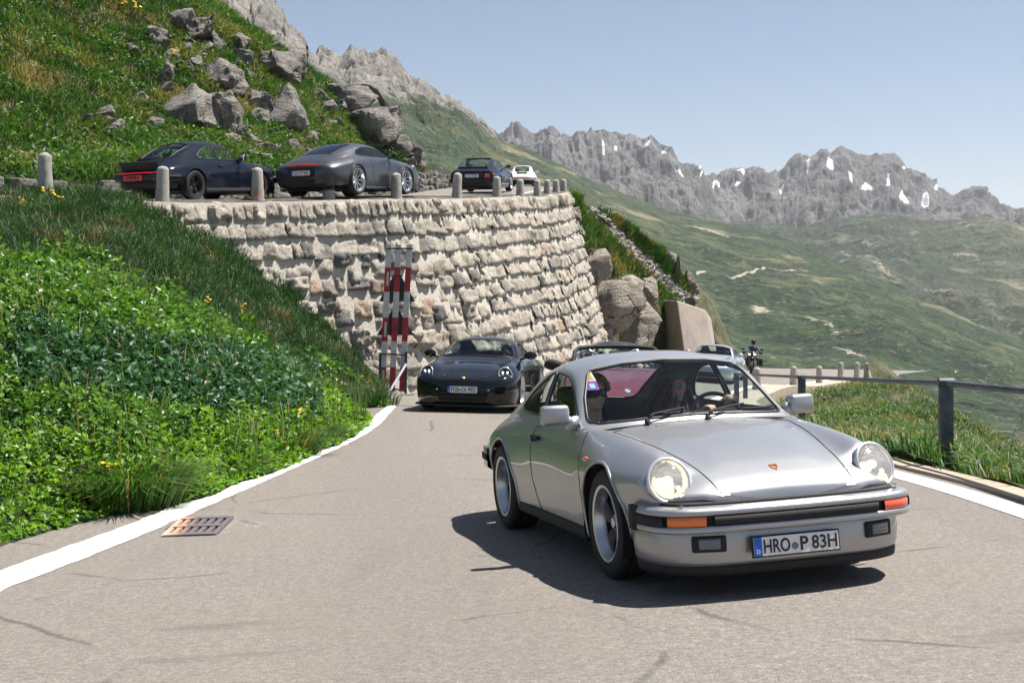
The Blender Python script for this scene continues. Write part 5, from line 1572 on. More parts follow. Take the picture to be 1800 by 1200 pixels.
bo, BB = field('grass_bank', BT, -34, -1.5, 5.5, 31, .22, lambda X, Y, Z: (sdist_E(X, Y)[0] < .25) & (Z > ZR(X, Y) - .12), BSOIL, .09, .9)


hill = []
for s in np.arange(S_B1 - 22, S_END + 34, 3.5):
    e = Eat(s)[0]; n = En(np.array([s]))[0]; hill.append((e[0] - n[0] * WU, e[1] - n[1] * WU, e[2] + .15)); 
    if s < S_END - 4: hill.append((e[0] - n[0] * (WU + .9), e[1] - n[1] * (WU + .9), e[2] + .85))
for (u, v, d) in [(0, 280, 34), (0, 150, 38.5), (0, 0, 43.5), (-300, 0, 40), (-300, 250, 31), (150, 0, 47), (200, 150, 42.5), (400, 200, 44.5), (560, 235, 48.5), (200, 270, 37), (310, 12, 51), (400, 64, 51.5), (490, 114, 52), (560, 168, 53.5), (640, 206, 56), (700, 262, 58),
                  (200, -120, 52), (0, -200, 52), (680, 300, 54), (500, 270, 44)]:
    hill.append(tuple(PX(u, v, d)))
hill += [(-4.6, 66, 5.0), (-6, 75, 5.8), (-12, 70, 6.2), (-17, 66, 8.2), (-24, 66, 11.5), (-30, 66, 14), (-12, 84, 6.5), (-25, 84, 8)]
HT = TPS(hill, 3e-2)
ho, HB = field('hillside', HT, -40, -1, 22, 84, .4, lambda X, Y, Z: (sdist_E(X, Y)[0] > WU - .15), HSOIL, .35, .35)


def hcast(bvh, u, v):
    d = Vector(((u - 900) / F, 1, (VH - v) / F)).normalized(); h = bvh.ray_cast(Vector((0, 0, 0)), d); return h


# slope below the far stretch of the upper road, with a strip of scree
def sheet(name, rows, nu, nv, mat, amp, fs, seed):
    """surface through polylines of equal parameter"""
    A = np.array([[PX(*p) if len(p) == 3 else p[:3] for p in row] for row in rows], float)
    A = np.array([crom(row, np.linspace(0, len(row) - 1, nu)) for row in A])
    G = pchip(np.arange(len(rows)), A, np.linspace(0, len(rows) - 1, nv)); q = G.reshape(-1, 3) * fs
    d = fbm(q + seed, 5).reshape(nv, nu) * amp
    gu = np.gradient(G, axis=1); gv = np.gradient(G, axis=0); N = np.cross(gu, gv); N /= np.linalg.norm(N, axis=2)[:, :, None] + 1e-9
    G = G + N * d[:, :, None]
    f = np.array([(a * nu + b, a * nu + b + 1, (a + 1) * nu + b + 1, (a + 1) * nu + b) for a in range(nv - 1) for b in range(nu - 1)])
    o = mesh_obj(name, G.reshape(-1, 3), f, mat); tag(o, kind='structure')
    return o, BVHTree.FromPolygons([tuple(p) for p in G.reshape(-1, 3)], [tuple(int(i) for i in q) for q in f])


rg = [(1003, 345, 55.5), (1060, 374, 60), (1100, 402, 62), (1160, 442, 64), (1200, 502, 64), (1234, 580, 63)]
RP = np.array([PX(*p) for p in rg])
so_, SB = sheet('verge_slope', [[(1012, 650, 52.6), (1040, 650, 54), (1080, 655, 55.6), (1130, 660, 57.6), (1160, 660, 59.4), (1205, 660, 61)],
   [(1010, 425, 53.6), (1032, 436, 55), (1070, 468, 57), (1118, 503, 59), (1155, 530, 60.6), (1205, 600, 61.6)],
   [(1006, 358, 54.6), (1044, 390, 58), (1085, 432, 60), (1130, 476, 61.6), (1172, 518, 62.3), (1218, 590, 62.2)], rg,
   [tuple(p + [2.6, 5, -1.6]) + (0,) for p in RP], [tuple(p + [8, 9, -14]) + (0,) for p in RP]], 90, 80, soil_mat('verge_soil', (.045, .06, .02), (.17, .145, .08)), .45, .45, 3)

mo = []
for i in range(0, len(KY), 4): mo.append((KX[i] + KNX[i] * KW[i], KY[i] + KNY[i] * KW[i], KZ[i] + .02 - .5 * float(np.clip((KY[i] - 24) / 8, 0, 1))))
for (u, v, d) in [(1500, 730, 34), (1600, 768, 23), (1450, 724, 35), (1420, 722, 37), (1600, 680, 50), (1640, 700, 41), (1700, 745, 29), (1750, 790, 21.5), (1800, 832, 16), (1560, 660, 66), (1700, 805, 17.2), (1550, 710, 38)]:
    mo.append(tuple(PX(u, v, d)))
mo += [(19, 50, -8.5), (17, 40, -7.5), (15, 29, -6.8), (13, 21, -5.5), (11.5, 15, -4.2), (9.5, 9, -3.3), (12, 2, -4.2), (24, 66, -9), (18, 20, -9.5), (24, 40, -13)]
for y_ in (-5, -1, 3, 7, 10, 13):
    x_ = xr(y_)[0]; z_ = float(ZR(np.array([x_]), np.array([float(y_)]))[0]); mo += [(x_ + .8, y_, z_ - .05), (x_ + 1.8, y_, z_ - .35), (x_ + 3.4, y_, z_ - 1.0)]
MT = TPS(mo, 3e-2)
mo_, MBV = field('roadside_mound', MT, 3.6, 24, -6, 68, .4, lambda X, Y, Z: X > xr(Y.ravel()).reshape(X.shape) + .2, soil_mat('mound_soil', (.04, .055, .02), (.15, .13, .07)), .20, .5)


# ------------------------------------------------------------------ far land
def relief(name, ur, vr, Dr, uf, vf, Df, u0, u1, nu, nk, amp, jag, attrs, seed, pw=1., fscale=80., depth_amp=0., hsc=1., rgain=.5):
    us = np.linspace(u0, u1, nu); ks = np.linspace(0, 1, nk)
    vR = np.interp(us, ur, vr); DR = np.interp(us, ur, Dr); vF = np.interp(us, uf, vf); DF = np.interp(us, uf, Df)
    U, K = np.meshgrid(us, ks); D = DF * (DR / DF) ** K; D = D[0:0] if False else (DF[None] * (DR / DF)[None] ** K)
    Vv = vF[None] + (vR - vF)[None] * K ** pw
    X = (U - 900) / F * D; Z = (VH - Vv) / F * D; Y = D.copy()
    q = np.c_[X.ravel() / fscale, Y.ravel() / fscale * .6, np.full(X.size, seed * 1.37)]
    rd = fbm(q, 7, gain=rgain, ridged=True).reshape(X.shape); nb = fbm(q * 2.7 + 9, 5).reshape(X.shape)
    w = np.sin(np.pi * np.clip(K, 0, 1)) ** .6
    Z = Z + amp * rd * w + amp * .35 * nb * np.clip(w + .2, 0, 1)
    js = jag[3]; qj = np.c_[X.ravel() / js, Y.ravel() / js * .5, Z.ravel() / js * .55 + seed]
    jg = (.75 * fbm(qj, 6, gain=.58, ridged=True) + .45 * fbm(qj * 3.1 + 3, 5, gain=.6)).reshape(X.shape)
    Z = Z + jag[0] * np.interp(us, jag[1], jag[2])[None] * jg * np.clip((K - .45) / .5, 0, 1)
    if depth_amp:
        qs = np.c_[U.ravel() / 1800 * 30 * hsc + K.ravel() * 1.2, K.ravel() * 2.6, np.full(X.size, seed)]
        Y = Y + depth_amp * fbm(qs, 5, ridged=True).reshape(X.shape) * (.3 + .7 * K)
    # back side
    back = []
    for f, dz in ((1.05, .10), (1.15, .35), (1.3, .9)):
        back.append(np.stack([X[-1] * f, Y[-1] * f, Z[-1] - dz * np.maximum(60, np.abs(Z[-1]) * .8 + 30)], -1))
    Gd = np.concatenate([np.stack([X, Y, Z], -1), np.array(back)], 0); rows = Gd.shape[0]
    fs = np.array([(i * nu + j, i * nu + j + 1, (i + 1) * nu + j + 1, (i + 1) * nu + j) for i in range(rows - 1) for j in range(nu - 1)])
    o = mesh_obj(name, Gd.reshape(-1, 3), fs, None); tag(o, kind='structure')
    Kf = np.concatenate([K, np.ones((3, nu))], 0); Uf = np.concatenate([U, np.tile(us, (3, 1))], 0); Vf = np.concatenate([Vv, np.tile(vR, (3, 1))], 0)
    rdf = np.concatenate([rd, np.tile(rd[-1], (3, 1))], 0)
    for nm, fn in attrs.items(): col_attr(o, nm, fn(Uf, Kf, Vf, Gd, rdf).ravel())
    return o


def land_mat(name, sc=1., grass=((.010, .030, .012), (.026, .056, .020), (.105, .104, .046)), rock=((.10, .095, .09), (.29, .27, .245)), speck=.36):
    t = NT(name); p = t.pos()
    n1 = t.noise(.012 * sc, 7, .62, p); n2 = t.noise(.11 * sc, 6, .68, p); n3 = t.noise(.55 * sc, 5, .7, p); st = t.noise(.03 * sc, 6, .6, t.mapping(p, (.6, .35, 3.), rot=(0, .35, 0)))
    g = t.ramp(t.math('ADD', n1, t.math('MULTIPLY', t.math('SUBTRACT', n2, .5), .8)), [(.34, grass[0]), (.52, grass[1]), (.74, grass[2])]); g = t.mix(t.ramp(n2, [(.40, .75), (.54, 0.)]), g, tuple(c * .55 for c in grass[0]))
    g = t.mix(t.ramp(st, [(.57, 0.), (.66, .75)]), g, (.24, .21, .13))
    g = t.mix(t.math('MULTIPLY', t.ramp(n3, [(.58, 0.), (.64, 1.)]), speck), g, (.36, .33, .26)); g = t.mix(t.math('MULTIPLY', t.ramp(n3, [(.33, 1.), (.42, 0.)]), .6), g, (.02, .035, .015))
    r = t.ramp(t.noise(.09 * sc, 7, .7, t.mapping(p, (1., 1., .45))), [(.36, rock[0]), (.5, tuple((a + b) / 2 for a, b in zip(*rock))), (.62, rock[1])])
    r = t.mix(t.ramp(n3, [(.35, .5), (.5, 0.)]), r, tuple(c * .5 for c in rock[0]))
    ra = t.math('ADD', t.attr('rock'), t.math('MULTIPLY', t.math('SUBTRACT', n2, .5), 1.6))
    c = t.mix(t.ramp(ra, [(.42, 0.), (.58, 1.)]), g, r)
    sn = t.math('ADD', t.attr('snow'), t.math('MULTIPLY', t.math('SUBTRACT', t.noise(.05 * sc, 5, .6, p), .5), .9))
    c = t.mix(t.ramp(sn, [(.52, 0.), (.58, 1.)]), c, (.78, .8, .84))
    pa = t.math('ADD', t.attr('path'), t.math('MULTIPLY', t.math('SUBTRACT', n3, .5), .8)); c = t.mix(t.ramp(pa, [(.5, 0.), (.6, .9)]), c, (.42, .37, .30))
    h = t.math('ADD', t.math('MULTIPLY', n2, 1.2), t.math('MULTIPLY', n3, .5))
    t.bsdf(c, .95, 0, t.bump(h, .85, 5. / sc)); return t.done()


def blob(U, V, pts):
    o = np.zeros(U.shape)
    for (u, v, ru, rv, rot) in pts:
        du = U - u; dv = V - v; c, s = math.cos(rot), math.sin(rot); a = (du * c + dv * s) / ru; b = (-du * s + dv * c) / rv
        o = np.maximum(o, np.exp(-(a * a + b * b)))
    return o


zero = lambda U, K, V, G, r: np.zeros(U.shape)
def pathline(U, V, pts, w):
    o = np.zeros(U.shape)
    for (a, b) in zip(pts[:-1], pts[1:]):
        a = np.array(a, float); b = np.array(b, float); d = b - a; t = np.clip(((U - a[0]) * d[0] + (V - a[1]) * d[1]) / (d @ d), 0, 1)
        o = np.maximum(o, np.exp(-(((U - a[0] - t * d[0]) ** 2 + ((V - a[1] - t * d[1]) * 1.8) ** 2) / w ** 2)))
    return o


# near green valley side with its rocky crest
rU = [100, 250, 300, 330, 400, 465, 500, 530, 545, 590, 620, 650, 685, 720, 760, 800, 840, 880, 940, 1000, 1060, 1120, 1180, 1240, 1310, 1370, 1430, 1500, 1570, 1640, 1700, 1800, 1950]
rV = [-190, -70, -30, -8, 0, 12, 60, 88, 112, 120, 104, 112, 116, 150, 175, 192, 222, 248, 272, 298, 326, 350, 372, 388, 402, 418, 440, 470, 502, 535, 560, 602, 660]
rD = [430, 440, 450, 455, 460, 465, 470, 480, 490, 500, 520, 530, 540, 555, 570, 580, 590, 600, 610, 620, 630, 640, 650, 650, 650, 640, 620, 590, 560, 530, 510, 470, 420]
fU = [100, 700, 900, 1100, 1300, 1420, 1560, 1700, 1950]; fV = [400, 420, 470, 600, 668, 672, 700, 860, 940]; fD = [130, 130, 120, 110, 125, 125, 95, 62, 55]
o = relief('valley_side', rU, rV, rD, fU, fV, fD, 150, 1930, 620, 230, 5.0, (15., [100, 450, 800, 880, 1000, 2000], [1., 1., .75, .30, .10, .08], 17.),
  {'rock': lambda U, K, V, G, r: np.clip((K - np.interp(U, [300, 560, 640, 760, 880, 1000, 2000], [.15, .50, .62, .86, .985, 1.2, 1.5])) * 3.5 + .5, 0, 1) * .9 + .16 * np.clip(r, 0, 1) * (U > 800) + .2 * (U > 900) * blob(U, V, [(1440, 520, 50, 30, .5), (1300, 590, 70, 14, .6), (1560, 660, 50, 10, .6), (1350, 600, 60, 20, .5)]),
   'snow': zero, 'path': lambda U, K, V, G, r: .74 * np.maximum(pathline(U, V, [(1230, 497), (1290, 500), (1330, 490), (1350, 484), (1420, 488)], 4.), pathline(U, V, [(1690, 730), (1740, 722), (1800, 712), (1880, 700)], 5.)) + .62 * blob(U, V, [(1340, 575, 45, 9, .25), (1440, 595, 80, 6, .5), (1230, 325, 90, 8, .5), (1100, 320, 70, 7, .45), (1250, 415, 70, 5, .25), (1600, 600, 40, 5, .5), (1560, 690, 70, 6, .15), (1500, 640, 60, 5, .4)])},
  3, pw=.92, fscale=55., depth_amp=9.)
o.data.materials.append(land_mat('alpine_slope', 1.))
# second hill across the valley
o = relief('far_hill', [1200, 1300, 1340, 1400, 1440, 1480, 1520, 1560, 1600, 1640, 1700, 1760, 1800, 2000], [440, 398, 395, 404, 398, 388, 381, 380, 388, 396, 390, 392, 400, 430], [1500] * 14,
  [1200, 1400, 1800, 2000], [560, 640, 760, 800], [700, 600, 480, 460], 1180, 1960, 330, 130, 26., (10., [1000, 2000], [1., 1.], 90.),
  {'rock': lambda U, K, V, G, r: .12 + .28 * np.clip(r, 0, 1), 'snow': zero, 'path': lambda U, K, V, G, r: .55 * blob(U, V, [(1560, 510, 90, 12, .5), (1700, 470, 70, 8, .2), (1500, 480, 50, 8, .5), (1650, 540, 90, 9, .3), (1760, 560, 60, 8, .2)])}, 8, pw=1.1, fscale=170., depth_amp=30.)
o.data.materials.append(land_mat('far_green_hill', .45, ((.012, .030, .016), (.030, .052, .026), (.09, .095, .055)), speck=.4))
# rock ranges
MU = [800, 860, 885, 900, 915, 940, 955, 965, 985, 1005, 1040, 1070, 1110, 1130, 1150, 1175, 1200, 1235, 1262, 1290, 1315, 1340, 1375, 1395, 1430, 1450, 1468, 1490, 1508, 1535, 1548, 1580, 1600, 1640, 1690, 1715, 1740, 1790, 1830, 1950]
MV = [262, 250, 244, 236, 232, 241, 234, 226, 236, 241, 238, 246, 243, 252, 262, 273, 288, 308, 324, 313, 316, 309, 314, 296, 288, 270, 286, 272, 284, 293, 281, 286, 304, 330, 362, 347, 358, 384, 402, 440]
def snowf(U, K, V, G, r):
    return (.85 + .3 * r) * blob(U, V, [(1218, 341, 20, 6, -.25), (1196, 353, 13, 7, .5), (1228, 346, 10, 6, 0), (1140, 305, 9, 4, .5), (1085, 290, 5, 7, 0), (1530, 356, 22, 6, -.15), (1590, 370, 20, 8, .5), (1600, 378, 14, 6, .4), (1466, 340, 16, 5, .5), (1378, 380, 5, 12, .2), (1350, 367, 8, 5, 0), (1636, 380, 8, 9, -.3), (1600, 325, 6, 6, .6), (1655, 363, 10, 3, -.4), (1325, 330, 22, 4, -.3), (1300, 345, 16, 4, .5), (1240, 368, 5, 14, .3), (1500, 345, 4, 16, -.3), (1565, 345, 4, 14, .5), (1430, 330, 3, 14, .3), (1260, 352, 18, 3, .4), (1410, 355, 22, 3, -.2), (1170, 318, 3, 12, .4), (985, 262, 3, 10, .2), (1062, 300, 3, 14, -.2), (1310, 365, 20, 4, -.2), (1355, 340, 20, 3, -.3)]) * .95
o = relief('mountain_range', MU, MV, np.where(np.array(MU) < 1262, 2600, 3000), [800, 1262, 1950], [420, 470, 480], [1850, 2000, 2100], 800, 1930, 800, 210, 85., (34., [800, 1200, 1262, 1950], [1., .8, .8, 1.], 130.),
  {'rock': lambda U, K, V, G, r: np.clip(.22 + K * 1.35, 0, 1), 'snow': snowf, 'path': zero}, 5, pw=1., fscale=210., depth_amp=70., hsc=1.3, rgain=.58)
o.data.materials.append(land_mat('pale_mountain_rock', .2, ((.05, .065, .04), (.09, .10, .06), (.15, .14, .10)), ((.028, .030, .036), (.195, .19, .192)), .2))
# valley floor reaching the horizon
tag(mesh_obj('ground', [(-9000, -3000, -95), (9000, -3000, -95), (9000, 9000, -95), (-9000, 9000, -95)], [(0, 1, 2, 3)], land_mat('valley_floor', .5)), kind='structure')
for ob in (bpy.data.objects['ground'],):
    for a in ('rock', 'snow', 'path'): col_attr(ob, a, np.zeros(4))
# ------------------------------------------------------------------ rocks
def rock_mesh(size, seed, flat=.12, pts=15, sub=3):
    r = np.random.default_rng(seed); bm = bmesh.new()
    for p in r.normal(size=(pts, 3)):
        p = p / np.linalg.norm(p) * r.uniform(.75, 1.); bm.verts.new((p[0] * size[0] / 2, p[1] * size[1] / 2, p[2] * size[2] / 2))
    h = bmesh.ops.convex_hull(bm, input=bm.verts[:]); bmesh.ops.delete(bm, geom=[g for g in set(h['geom_interior'] + h['geom_unused']) if isinstance(g, bmesh.types.BMVert)], context='VERTS')
    m = min(size)
    bmesh.ops.bevel(bm, geom=bm.edges[:] + bm.verts[:], offset=m * .03, segments=1, affect='EDGES', profile=.5)
    bmesh.ops.triangulate(bm, faces=bm.faces[:])
    for _ in range(sub):
        es = [e for e in bm.edges if e.calc_length() > m * .10]
        if not es: break
        bmesh.ops.subdivide_edges(bm, edges=es, cuts=1, use_grid_fill=True); bmesh.ops.triangulate(bm, faces=bm.faces[:])
    bm.verts.ensure_lookup_table(); bm.normal_update()
    v = np.array([q.co[:] for q in bm.verts]); n = np.array([q.normal[:] for q in bm.verts])
    d = fbm(v / m * 1.6 + seed * 3.1, 5) * m * flat + fbm(v / m * 6 + seed, 3) * m * flat * .35
    lay = np.abs(((v[:, 2] / m * 4 + fbm(v / m + seed, 3)) % 1) - .5) * m * flat * .5
    v = v + n * (d - lay)[:, None]
    hs = np.array(size) / 2; e = np.linalg.norm(v / hs, axis=1); v = v * np.where(e > 1.12, 1.12 / np.maximum(e, 1e-6), 1.)[:, None]
    for q, c in zip(bm.verts, v): q.co = c
    return bm


def rock(name, loc, size, seed, label, cat='boulder', group=None, rot=0., mat=None, flat=.12, pts=15, sub=3):
    o = bm_obj(name, rock_mesh(size, seed, flat, pts, sub), mat or BOULD, None, True, loc); o.rotation_euler = (random.uniform(-.3, .3), random.uniform(-.3, .3), rot)
    autosmooth(o, 32); tag(o, label, cat, group); return o


RG = 'boulders on the grassy hillside'
RL = [(318, 45, 42, 40, 'dark angular boulder high on the hillside, below the rocky crest'), (352, 62, 40, 42, 'black shadowed boulder beside the highest hillside boulder'), (276, 68, 42, 30, 'rounded boulder with a grass cap high on the hillside'), (378, 78, 28, 26, 'brown boulder right of the black shadowed one'),
      (425, 82, 36, 28, 'dark overhanging rock under the right skyline of the hillside'), (288, 138, 26, 40, 'narrow upright pale rock in the middle of the hillside grass'), (345, 118, 30, 24, 'small dark rock between grass tufts mid hillside'),
      (502, 125, 58, 46, 'large blocky boulder on the right skyline of the hillside'), (470, 112, 30, 26, 'cracked pale rock left of the large skyline boulder'), (425, 108, 40, 26, 'pale slab left of the cracked skyline rock'),
      (395, 145, 50, 40, 'tumbled pale rock rib running down the hillside'), (418, 165, 36, 26, 'lower piece of the tumbled pale rock rib'), (330, 205, 86, 56, 'broad striped slab of rock above the roof of the dark blue coupe'), (392, 215, 62, 70, 'tall dark boulder above the bonnet of the dark blue coupe'),
      (456, 185, 36, 38, 'pale boulder between the two tall ones, upper'), (454, 212, 32, 28, 'grey boulder between the two tall ones, lower'), (499, 208, 50, 66, 'tall knobbly boulder above the tail of the grey modern coupe'), (432, 245, 22, 34, 'upright pale stone left of the grey modern coupe'),
      (456, 262, 36, 22, 'low pale stone beside the dark blue coupe nose'), (512, 262, 30, 22, 'small dark stone just behind the grey modern coupe'), (207, 232, 36, 26, 'low dark stone in the grass behind the dark blue coupe'), (180, 205, 40, 20, 'flat stone ledge in the grass left of centre hillside'),
      (605, 178, 70, 34, 'flat pale rock at the right end of the hillside'), (632, 180, 52, 44, 'dark pointed rock on the skyline above the grey modern coupe'), (648, 226, 84, 64, 'jagged pale outcrop right above the grey modern coupe roof'), (598, 206, 72, 32, 'layered pale ledge above the grey modern coupe'),
      (575, 195, 34, 18, 'low pale stone left of the layered ledge'), (700, 264, 44, 34, 'dark stone above the nose of the grey modern coupe'), (724, 280, 44, 40, 'last small rock at the right foot of the hillside'), (560, 175, 36, 22, 'small pale stone below the large skyline boulder'), (250, 175, 30, 18, 'grey stone almost sunk in the hillside grass')]
for i, (u, v, w, h, lab) in enumerate(RL):
    hit = hcast(HB, u, v + h * .25)
    if hit[0] is None: continue
    d = hit[0].y; S = d / F * (1.28 if w >= 48 else 1.1)
    rock('boulder', hit[0] + Vector((0, .05 * w * S, .30 * h * S)), (w * S * 1.6, max(w, h) * S * 1.3, h * S * 1.75), {24: 174, 23: 181}.get(i, 100 + i), lab, 'boulder', RG, i * .7, None, .13)

lr = np.random.default_rng(9); base = [(rw[0], rw[1], rw[2]) for rw in RL]; lm = [rock_mesh((1.3, 1.1, .8), 500 + i, .14, 12, 2) for i in range(5)]; lmesh = []
for i, b_ in enumerate(lm):
    me = bpy.data.meshes.new('loose_stone'); b_.to_mesh(me); b_.free(); me.materials.append(BOULD); me.polygons.foreach_set('use_smooth', np.ones(len(me.polygons), bool)); lmesh.append(me)
for i in range(110):
    c = base[int(lr.choice(len(base), p=None))] if i < 70 else (lr.choice([600, 640, 690, 560, 410, 440]), lr.choice([185, 215, 245, 270, 160]), 60)
    hit = hcast(HB, c[0] + lr.normal(0, 22), c[1] + abs(lr.normal(0, 1)) * 20 + 4)
    if hit[0] is None: continue
    o = bpy.data.objects.new('loose_stone', lmesh[i % 5]); COL.objects.link(o); o.location = hit[0] + Vector((0, 0, .12)); q = lr.uniform(.25, .8); o.scale = (q * lr.uniform(.9, 1.7), q * 1.1, q * lr.uniform(.7, 1.2)); o.rotation_euler = (lr.normal(0, .3), lr.normal(0, .3), lr.uniform(0, 6))
    tag(o, 'small loose grey stone lying in the grass between the hillside boulders', 'stone', 'loose stones of the hillside')

# dry stone footing along the uphill side of the upper road
root = empty('dry_stone_wall', tuple(Eat(S_B1)[0])); tag(root, 'low dark dry stone wall at the foot of the hillside behind the cars', 'stone wall')
m = MB(); r = np.random.default_rng(5); o = np.array(root.location)
for s in np.arange(S_B1 - 16, S_END + 20, .42):
    e = Eat(s)[0]; n = En(np.array([s]))[0]; a = math.atan2(-n[0], n[1])
    for k in range(3):
        c = np.array([e[0] - n[0] * (WU + .15 + .12 * k), e[1] - n[1] * (WU + .15 + .12 * k), e[2] + .20 + .26 * k]) + r.normal(0, .05, 3)
        if k == 2 and r.random() < .4: continue
        m.rbox(c - o, (r.uniform(.4, .62), r.uniform(.3, .5), r.uniform(.18, .28)), .045, Matrix.Rotation(a + r.normal(0, .12), 3, 'Z') @ Matrix.Rotation(r.normal(0, .1), 3, 'X'))
m.build('stonework', rock_mat('footing_stone', (.30, .28, .25), (.05, .05, .045), .15), root)

CL = [(1045, 465, 56.0, 70, 62, 'sunlit tan slab of rock beside the end of the stone wall'), (1075, 545, 57.2, 130, 105, 'large cracked pale rock face below the tan slab'), (1030, 520, 55.6, 50, 110, 'narrow pale rock wedged against the corner of the stone wall'), (1122, 575, 58.5, 95, 110, 'pale rock face left of the concrete block'),
      (1112, 505, 59.0, 60, 36, 'dark mossy ledge above the cracked rock face'), (1148, 512, 60.0, 40, 46, 'dark grey rock under the grass edge left of the concrete block'), (1058, 620, 56.0, 120, 80, 'lowest rock of the outcrop behind the cars'), (1018, 380, 55.2, 20, 30, 'dark stone at the top of the stone wall corner'), (1026, 408, 55.4, 22, 22, 'small dark stone in the grass below the wall corner')]
for i, (u, v, d, w, h, lab) in enumerate(CL):
    S = d / F; rock('rock_outcrop', PX(u - 4, v, d - 1.5), (w * S * 1.40, w * S * 1.0, h * S * 1.38), 300 + i, lab, 'rock', 'rocks between the stone wall and the concrete block', .2 * i, rock_mat('outcrop_rock', (.45, .39, .33), (.13, .12, .10), .30, 'obj', 1.1), .06, 14, 4)
for i, (u, v, d, w, h, lab) in enumerate([(1193, 478, 63.5, 26, 74, 'tall upright brown rock pillar on the grassy edge above the concrete block'), (1180, 450, 64, 26, 26, 'dark stone leaning on the top of the rock pillar'), (1212, 500, 64, 28, 70, 'brown rock slab leaning behind the rock pillar'), (1212, 528, 63, 30, 30, 'dark stone at the foot of the rock pillar'), (1165, 452, 64.5, 22, 22, 'small tan stone left of the rock pillar')]):
    S = d / F; rock('boulder', PX(u, v, d), (w * S * 1.15, w * S * 1.1, h * S * 1.15), 340 + i, lab, 'boulder', 'rocks above the concrete block', .3 * i, rock_mat('brown_rock', (.33, .28, .22), (.06, .055, .05), .4, 'obj', 1.5), .08, 12)

# concrete block (buttress)
d0 = 58.
A0 = PX(1196, 700, d0); B0 = PX(1270, 700, d0 + .4); top = lambda u, v, d: PX(u, v, d)
vs = [PX(1160, 700, 61.5), PX(1214, 700, 57.6), PX(1272, 700, 58.6), PX(1268, 690, 62), PX(1163, 527, 61.8), PX(1190, 528, 58.4), PX(1240, 545, 59.3), PX(1250, 560, 59.5), PX(1246, 556, 62)]
bm = bmesh.new(); bv = [bm.verts.new(p) for p in vs]; bmesh.ops.convex_hull(bm, input=bv)
bmesh.ops.bevel(bm, geom=bm.edges[:], offset=.05, segments=2, affect='EDGES', profile=.5)
o = bm_obj('concrete_buttress', bm, concrete_mat('buttress_concrete', (.40, .34, .29)), None, False); tag(o, 'big plain concrete block standing at the roadside below the rock pillar', 'concrete block')


# ------------------------------------------------------------------ striped barrier by the stone wall
def barrier():
    b = ghit(690, 694); root = empty('striped_barrier', tuple(b)); tag(root, 'leaning red and white striped plank barrier in a steel frame before the stone wall', 'barrier')
    d = b[1]; S = d / F
    wm = simple('aged_white_plank', (.55, .54, .50), .75, spot=.35, scale=9); rm = simple('faded_red_plank', (.36, .022, .03), .6, spot=.3, scale=9); bk = simple('dark_sign_back', (.02, .03, .035), .5); gs = simple('galvanised_steel', (.42, .44, .47), .42, .7, spot=.25); ds = simple('dark_frame_steel', (.05, .065, .075), .5, .4)
    def q(u, v, dd=0.): return Vector(PX(u, v, d + dd)) - Vector(b)
    def bar(m, a, c, w, dep=.03, mi=0):
        a = Vector(a); c = Vector(c); t = (c - a); L = t.length; t.normalize(); y = Vector((0, 1, 0)); x = t.cross(y).normalized(); y = x.cross(t)
        m.box((a + c) / 2, (w, dep, L), Matrix((x, y, t)).transposed(), m=mi)
    for (ut, ub) in ((683.5, 672), (700.5, 689), (720, 706.5)):
        m = MB(); sg = [(430, 470, 0), (470, 513, 1), (513, 558, 0), (558, 600, 1), (600, 645, 0), (645, 688, 1)]
        for (v0, v1, mi) in sg:
            f0 = (v0 - 430) / 258; f1 = (v1 - 430) / 258
            bar(m, q(ut + (ub - ut) * f0, v0, .45 * (1 - f0)), q(ut + (ub - ut) * f1, v1, .45 * (1 - f1)), 10.2 * S, .03, mi)
        if ut < 690:
            for (v0, v1) in ((478, 502), (566, 592), (650, 677)):
                f0 = (v0 - 430) / 258; f1 = (v1 - 430) / 258; bar(m, q(ut + (ub - ut) * f0 + .5, v0, .45 * (1 - f0) - .02), q(ut + (ub - ut) * f1 + .5, v1, .45 * (1 - f1) - .02), 3.6 * S, .012, 0)
        m.build('slat', [wm, rm], root, smooth=False)
    for (v, ul, ur, dd) in ((437, 679, 726, .43), (485, 688, 708, .30), (575, 684, 702, .2), (622, 668, 715, .08), (683, 667, 712, .0)):
        m = MB(); bar(m, q(ul, v, dd - .05), q(ur, v + (1.5 if v > 600 else 0), dd - .05), .035, .03); m.build('crossbar', ds, root, smooth=False)
    for (uu, v0, v1) in ((667.5, 620, 692), (713, 618, 692)):
        m = MB(); bar(m, q(uu + 1, v0, .05), q(uu, v1, -.02), .055, .05); m.build('frame_post', ds, root, smooth=False)
    m = MB(); bar(m, q(714, 640, -.05), q(681, 694, -.55), .05, .05); m.build('brace', gs, root, smooth=False)
    m = MB(); bar(m, q(672, 698.5, -.55), q(728, 695, -.35), .08, .07); m.build('base_bar', gs, root, smooth=False)
    for (uc, vt, vb, w) in ((698, 472, 530, 64), (695, 534, 589, 64)):
        m = MB(); a, c, e = q(uc, vt, .52), q(uc - w / 2, vb, .50), q(uc + w / 2, vb, .50); m.add([a, c, e, a + Vector((0, .03, 0)), c + Vector((0, .03, 0)), e + Vector((0, .03, 0))], [(0, 1, 2), (5, 4, 3), (0, 3, 4, 1), (1, 4, 5, 2), (2, 5, 3, 0)])
        m.build('sign_back', bk, root, smooth=False)


